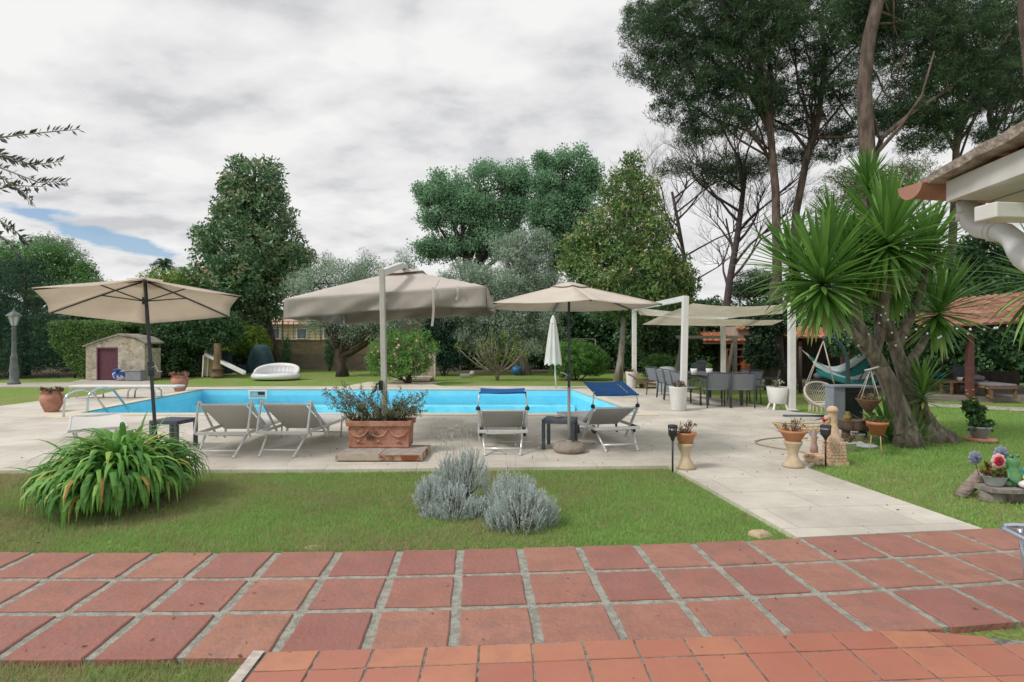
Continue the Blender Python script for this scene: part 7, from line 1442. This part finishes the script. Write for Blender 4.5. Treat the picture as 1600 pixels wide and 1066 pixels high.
lavender('taller left lavender bush of several grey lobes with thin dry flower stalks', _b, [(.09, .36, .12, .22, .38), (-.08, .32, .10, .20, .33), (-.26, .12, .08, .16, .23), (-.03, -.02, .03, .20, .24), (.20, -.03, .02, .14, .15), (-.20, -.04, .0, .12, .12)], 1500, 1, 26)
_b2 = G(812, 824, LZ)
lavender('lower right lavender bush with a denser rounded grey dome', _b2, [(-.12, .18, .10, .17, .30), (.03, .20, .12, .16, .26), (.0, -.02, .05, .24, .30), (.19, .04, .05, .16, .24), (-.17, -.02, .03, .14, .18)], 1300, 2, 4)
# shrub in the long planter
pl = Vector((-1.95, 8.22, .42)); o = T('planter_shrub', 'straggly half-dry flowering shrub filling the long terracotta planter', 'plant', pl); mb = MB(); tips = []
for i in range(120):
    x0 = random.uniform(-.36, .36); a = random.uniform(-1, 1); L_ = random.uniform(.25, .62)*(1.15 if x0 < 0 else .9); e = Vector((x0+a*.42*L_/.5+(x0*.55), random.uniform(-.22, .2), L_*random.uniform(.35, 1))); p0 = Vector((x0, random.uniform(-.1, .1), 0)); m_ = p0.lerp(e, .5)+Vector((0, 0, .06)); mb.tube([p0, m_, e], [.005, .004, .0025], 4)
    for j in range(6): tips.append(tuple(p0.lerp(m_, .5).lerp(e, .3+.7*j/5)+Vector((random.uniform(-.03, .03), random.uniform(-.03, .03), 0))))
mb.build('stems', M_twig, o); tips = np.array(tips); lf_ = tips[:, 0] < .0
foliage('leaves', tips, 7, .04, .042, .013, leafmat('straggly_leaf', [(0, (.12, .10, .07)), (.35, (.20, .21, .13)), (.65, (.20, .27, .15)), (.85, (.32, .25, .24)), (1, (.55, .48, .46))], .6, .2), o, (0, 0, 0), up=.6)
o2 = T('trailing_plant', 'green trailing plant hanging over the front of the long terracotta planter', 'plant', pl+Vector((-.05, -.2, .0))); q_ = [(random.gauss(0, .06)+(.12 if i % 3 == 0 else -.04), random.uniform(-.04, .02), .10-.30*random.random()) for i in range(60)]+[(random.uniform(-.4, .1), random.uniform(0, .2), random.uniform(.0, .14)) for i in range(60)]
foliage('leaves', np.array(q_), 8, .03, .05, .008, leafmat('grey_green_trail', [(0, (.05, .09, .04)), (1, (.16, .22, .13))]), o2, (0, 0, 0), up=-.4)
mb = MB()
for i in range(8): mb.tube([(random.gauss(0, .06), .04, .03), (random.gauss(0, .06), -.03, -.08), (random.gauss(0, .06), -.03, -.22)], .003, 4)
mb.build('stems', M_twig, o2)
# olive branches reaching in at the left edge
ob = Vector((-6.6, 4.6, LZ)); o = T('olive_tree', 'olive branches with narrow leaves reaching in from the left edge of the sky', 'tree', ob); mb = MB(ob); mb.tube([ob+Vector((0, 0, -.05)), ob+Vector((.1, 0, 1.2)), ob+Vector((.3, 0, 2.2)), ob+Vector((.9, -.1, 2.9))], [.2, .16, .12, .06], 10); Cc = []; A = []; Ls = []
dB = 4.4
for pts in ([(-120, 300), (-60, 235), (0, 215), (60, 208), (125, 202)], [(-120, 300), (-60, 250), (0, 240), (50, 258), (98, 252)], [(-120, 300), (-50, 270), (0, 262), (60, 285), (105, 284)], [(-120, 310), (-60, 300), (0, 275), (35, 300), (52, 318)], [(-120, 320), (-60, 325), (0, 345), (25, 362), (45, 382)], [(-100, 300), (-60, 290), (-20, 300), (20, 290), (72, 292)], [(-100, 330), (-60, 345), (-20, 355), (10, 375), (30, 400)], [(-110, 260), (-60, 225), (-20, 232), (20, 250), (60, 262)]):
    ww = [P(a, b, dB+random.uniform(-.1, .1)) for a, b in pts]; mb.tube(ww, [.016, .011, .007, .005, .0025], 5)
    for k_ in range(len(ww)-1):
        seg = ww[k_+1]-ww[k_]; n_ = 19
        for j in range(n_):
            p_ = ww[k_].lerp(ww[k_+1], j/n_); dr = (seg.normalized()*.8+Vector((random.uniform(-.3, .3), random.uniform(-.4, .4), random.choice((-1, 1))*random.uniform(.35, .9)))).normalized(); Lf = random.uniform(.05, .078); Cc.append(tuple(p_+dr*Lf*.55-ob)); A.append(tuple(dr)); Ls.append(Lf)
mb.build('branches', M_gbark, o); quadmesh('crown', leafquads(np.array(Cc), np.array(A), np.array(Ls), np.array(Ls)*.28), leafmat('near_olive', [(0, (.045, .06, .05)), (.6, (.10, .13, .10)), (1, (.2, .22, .2))], .5, .15), o, rng.random(len(Cc)))
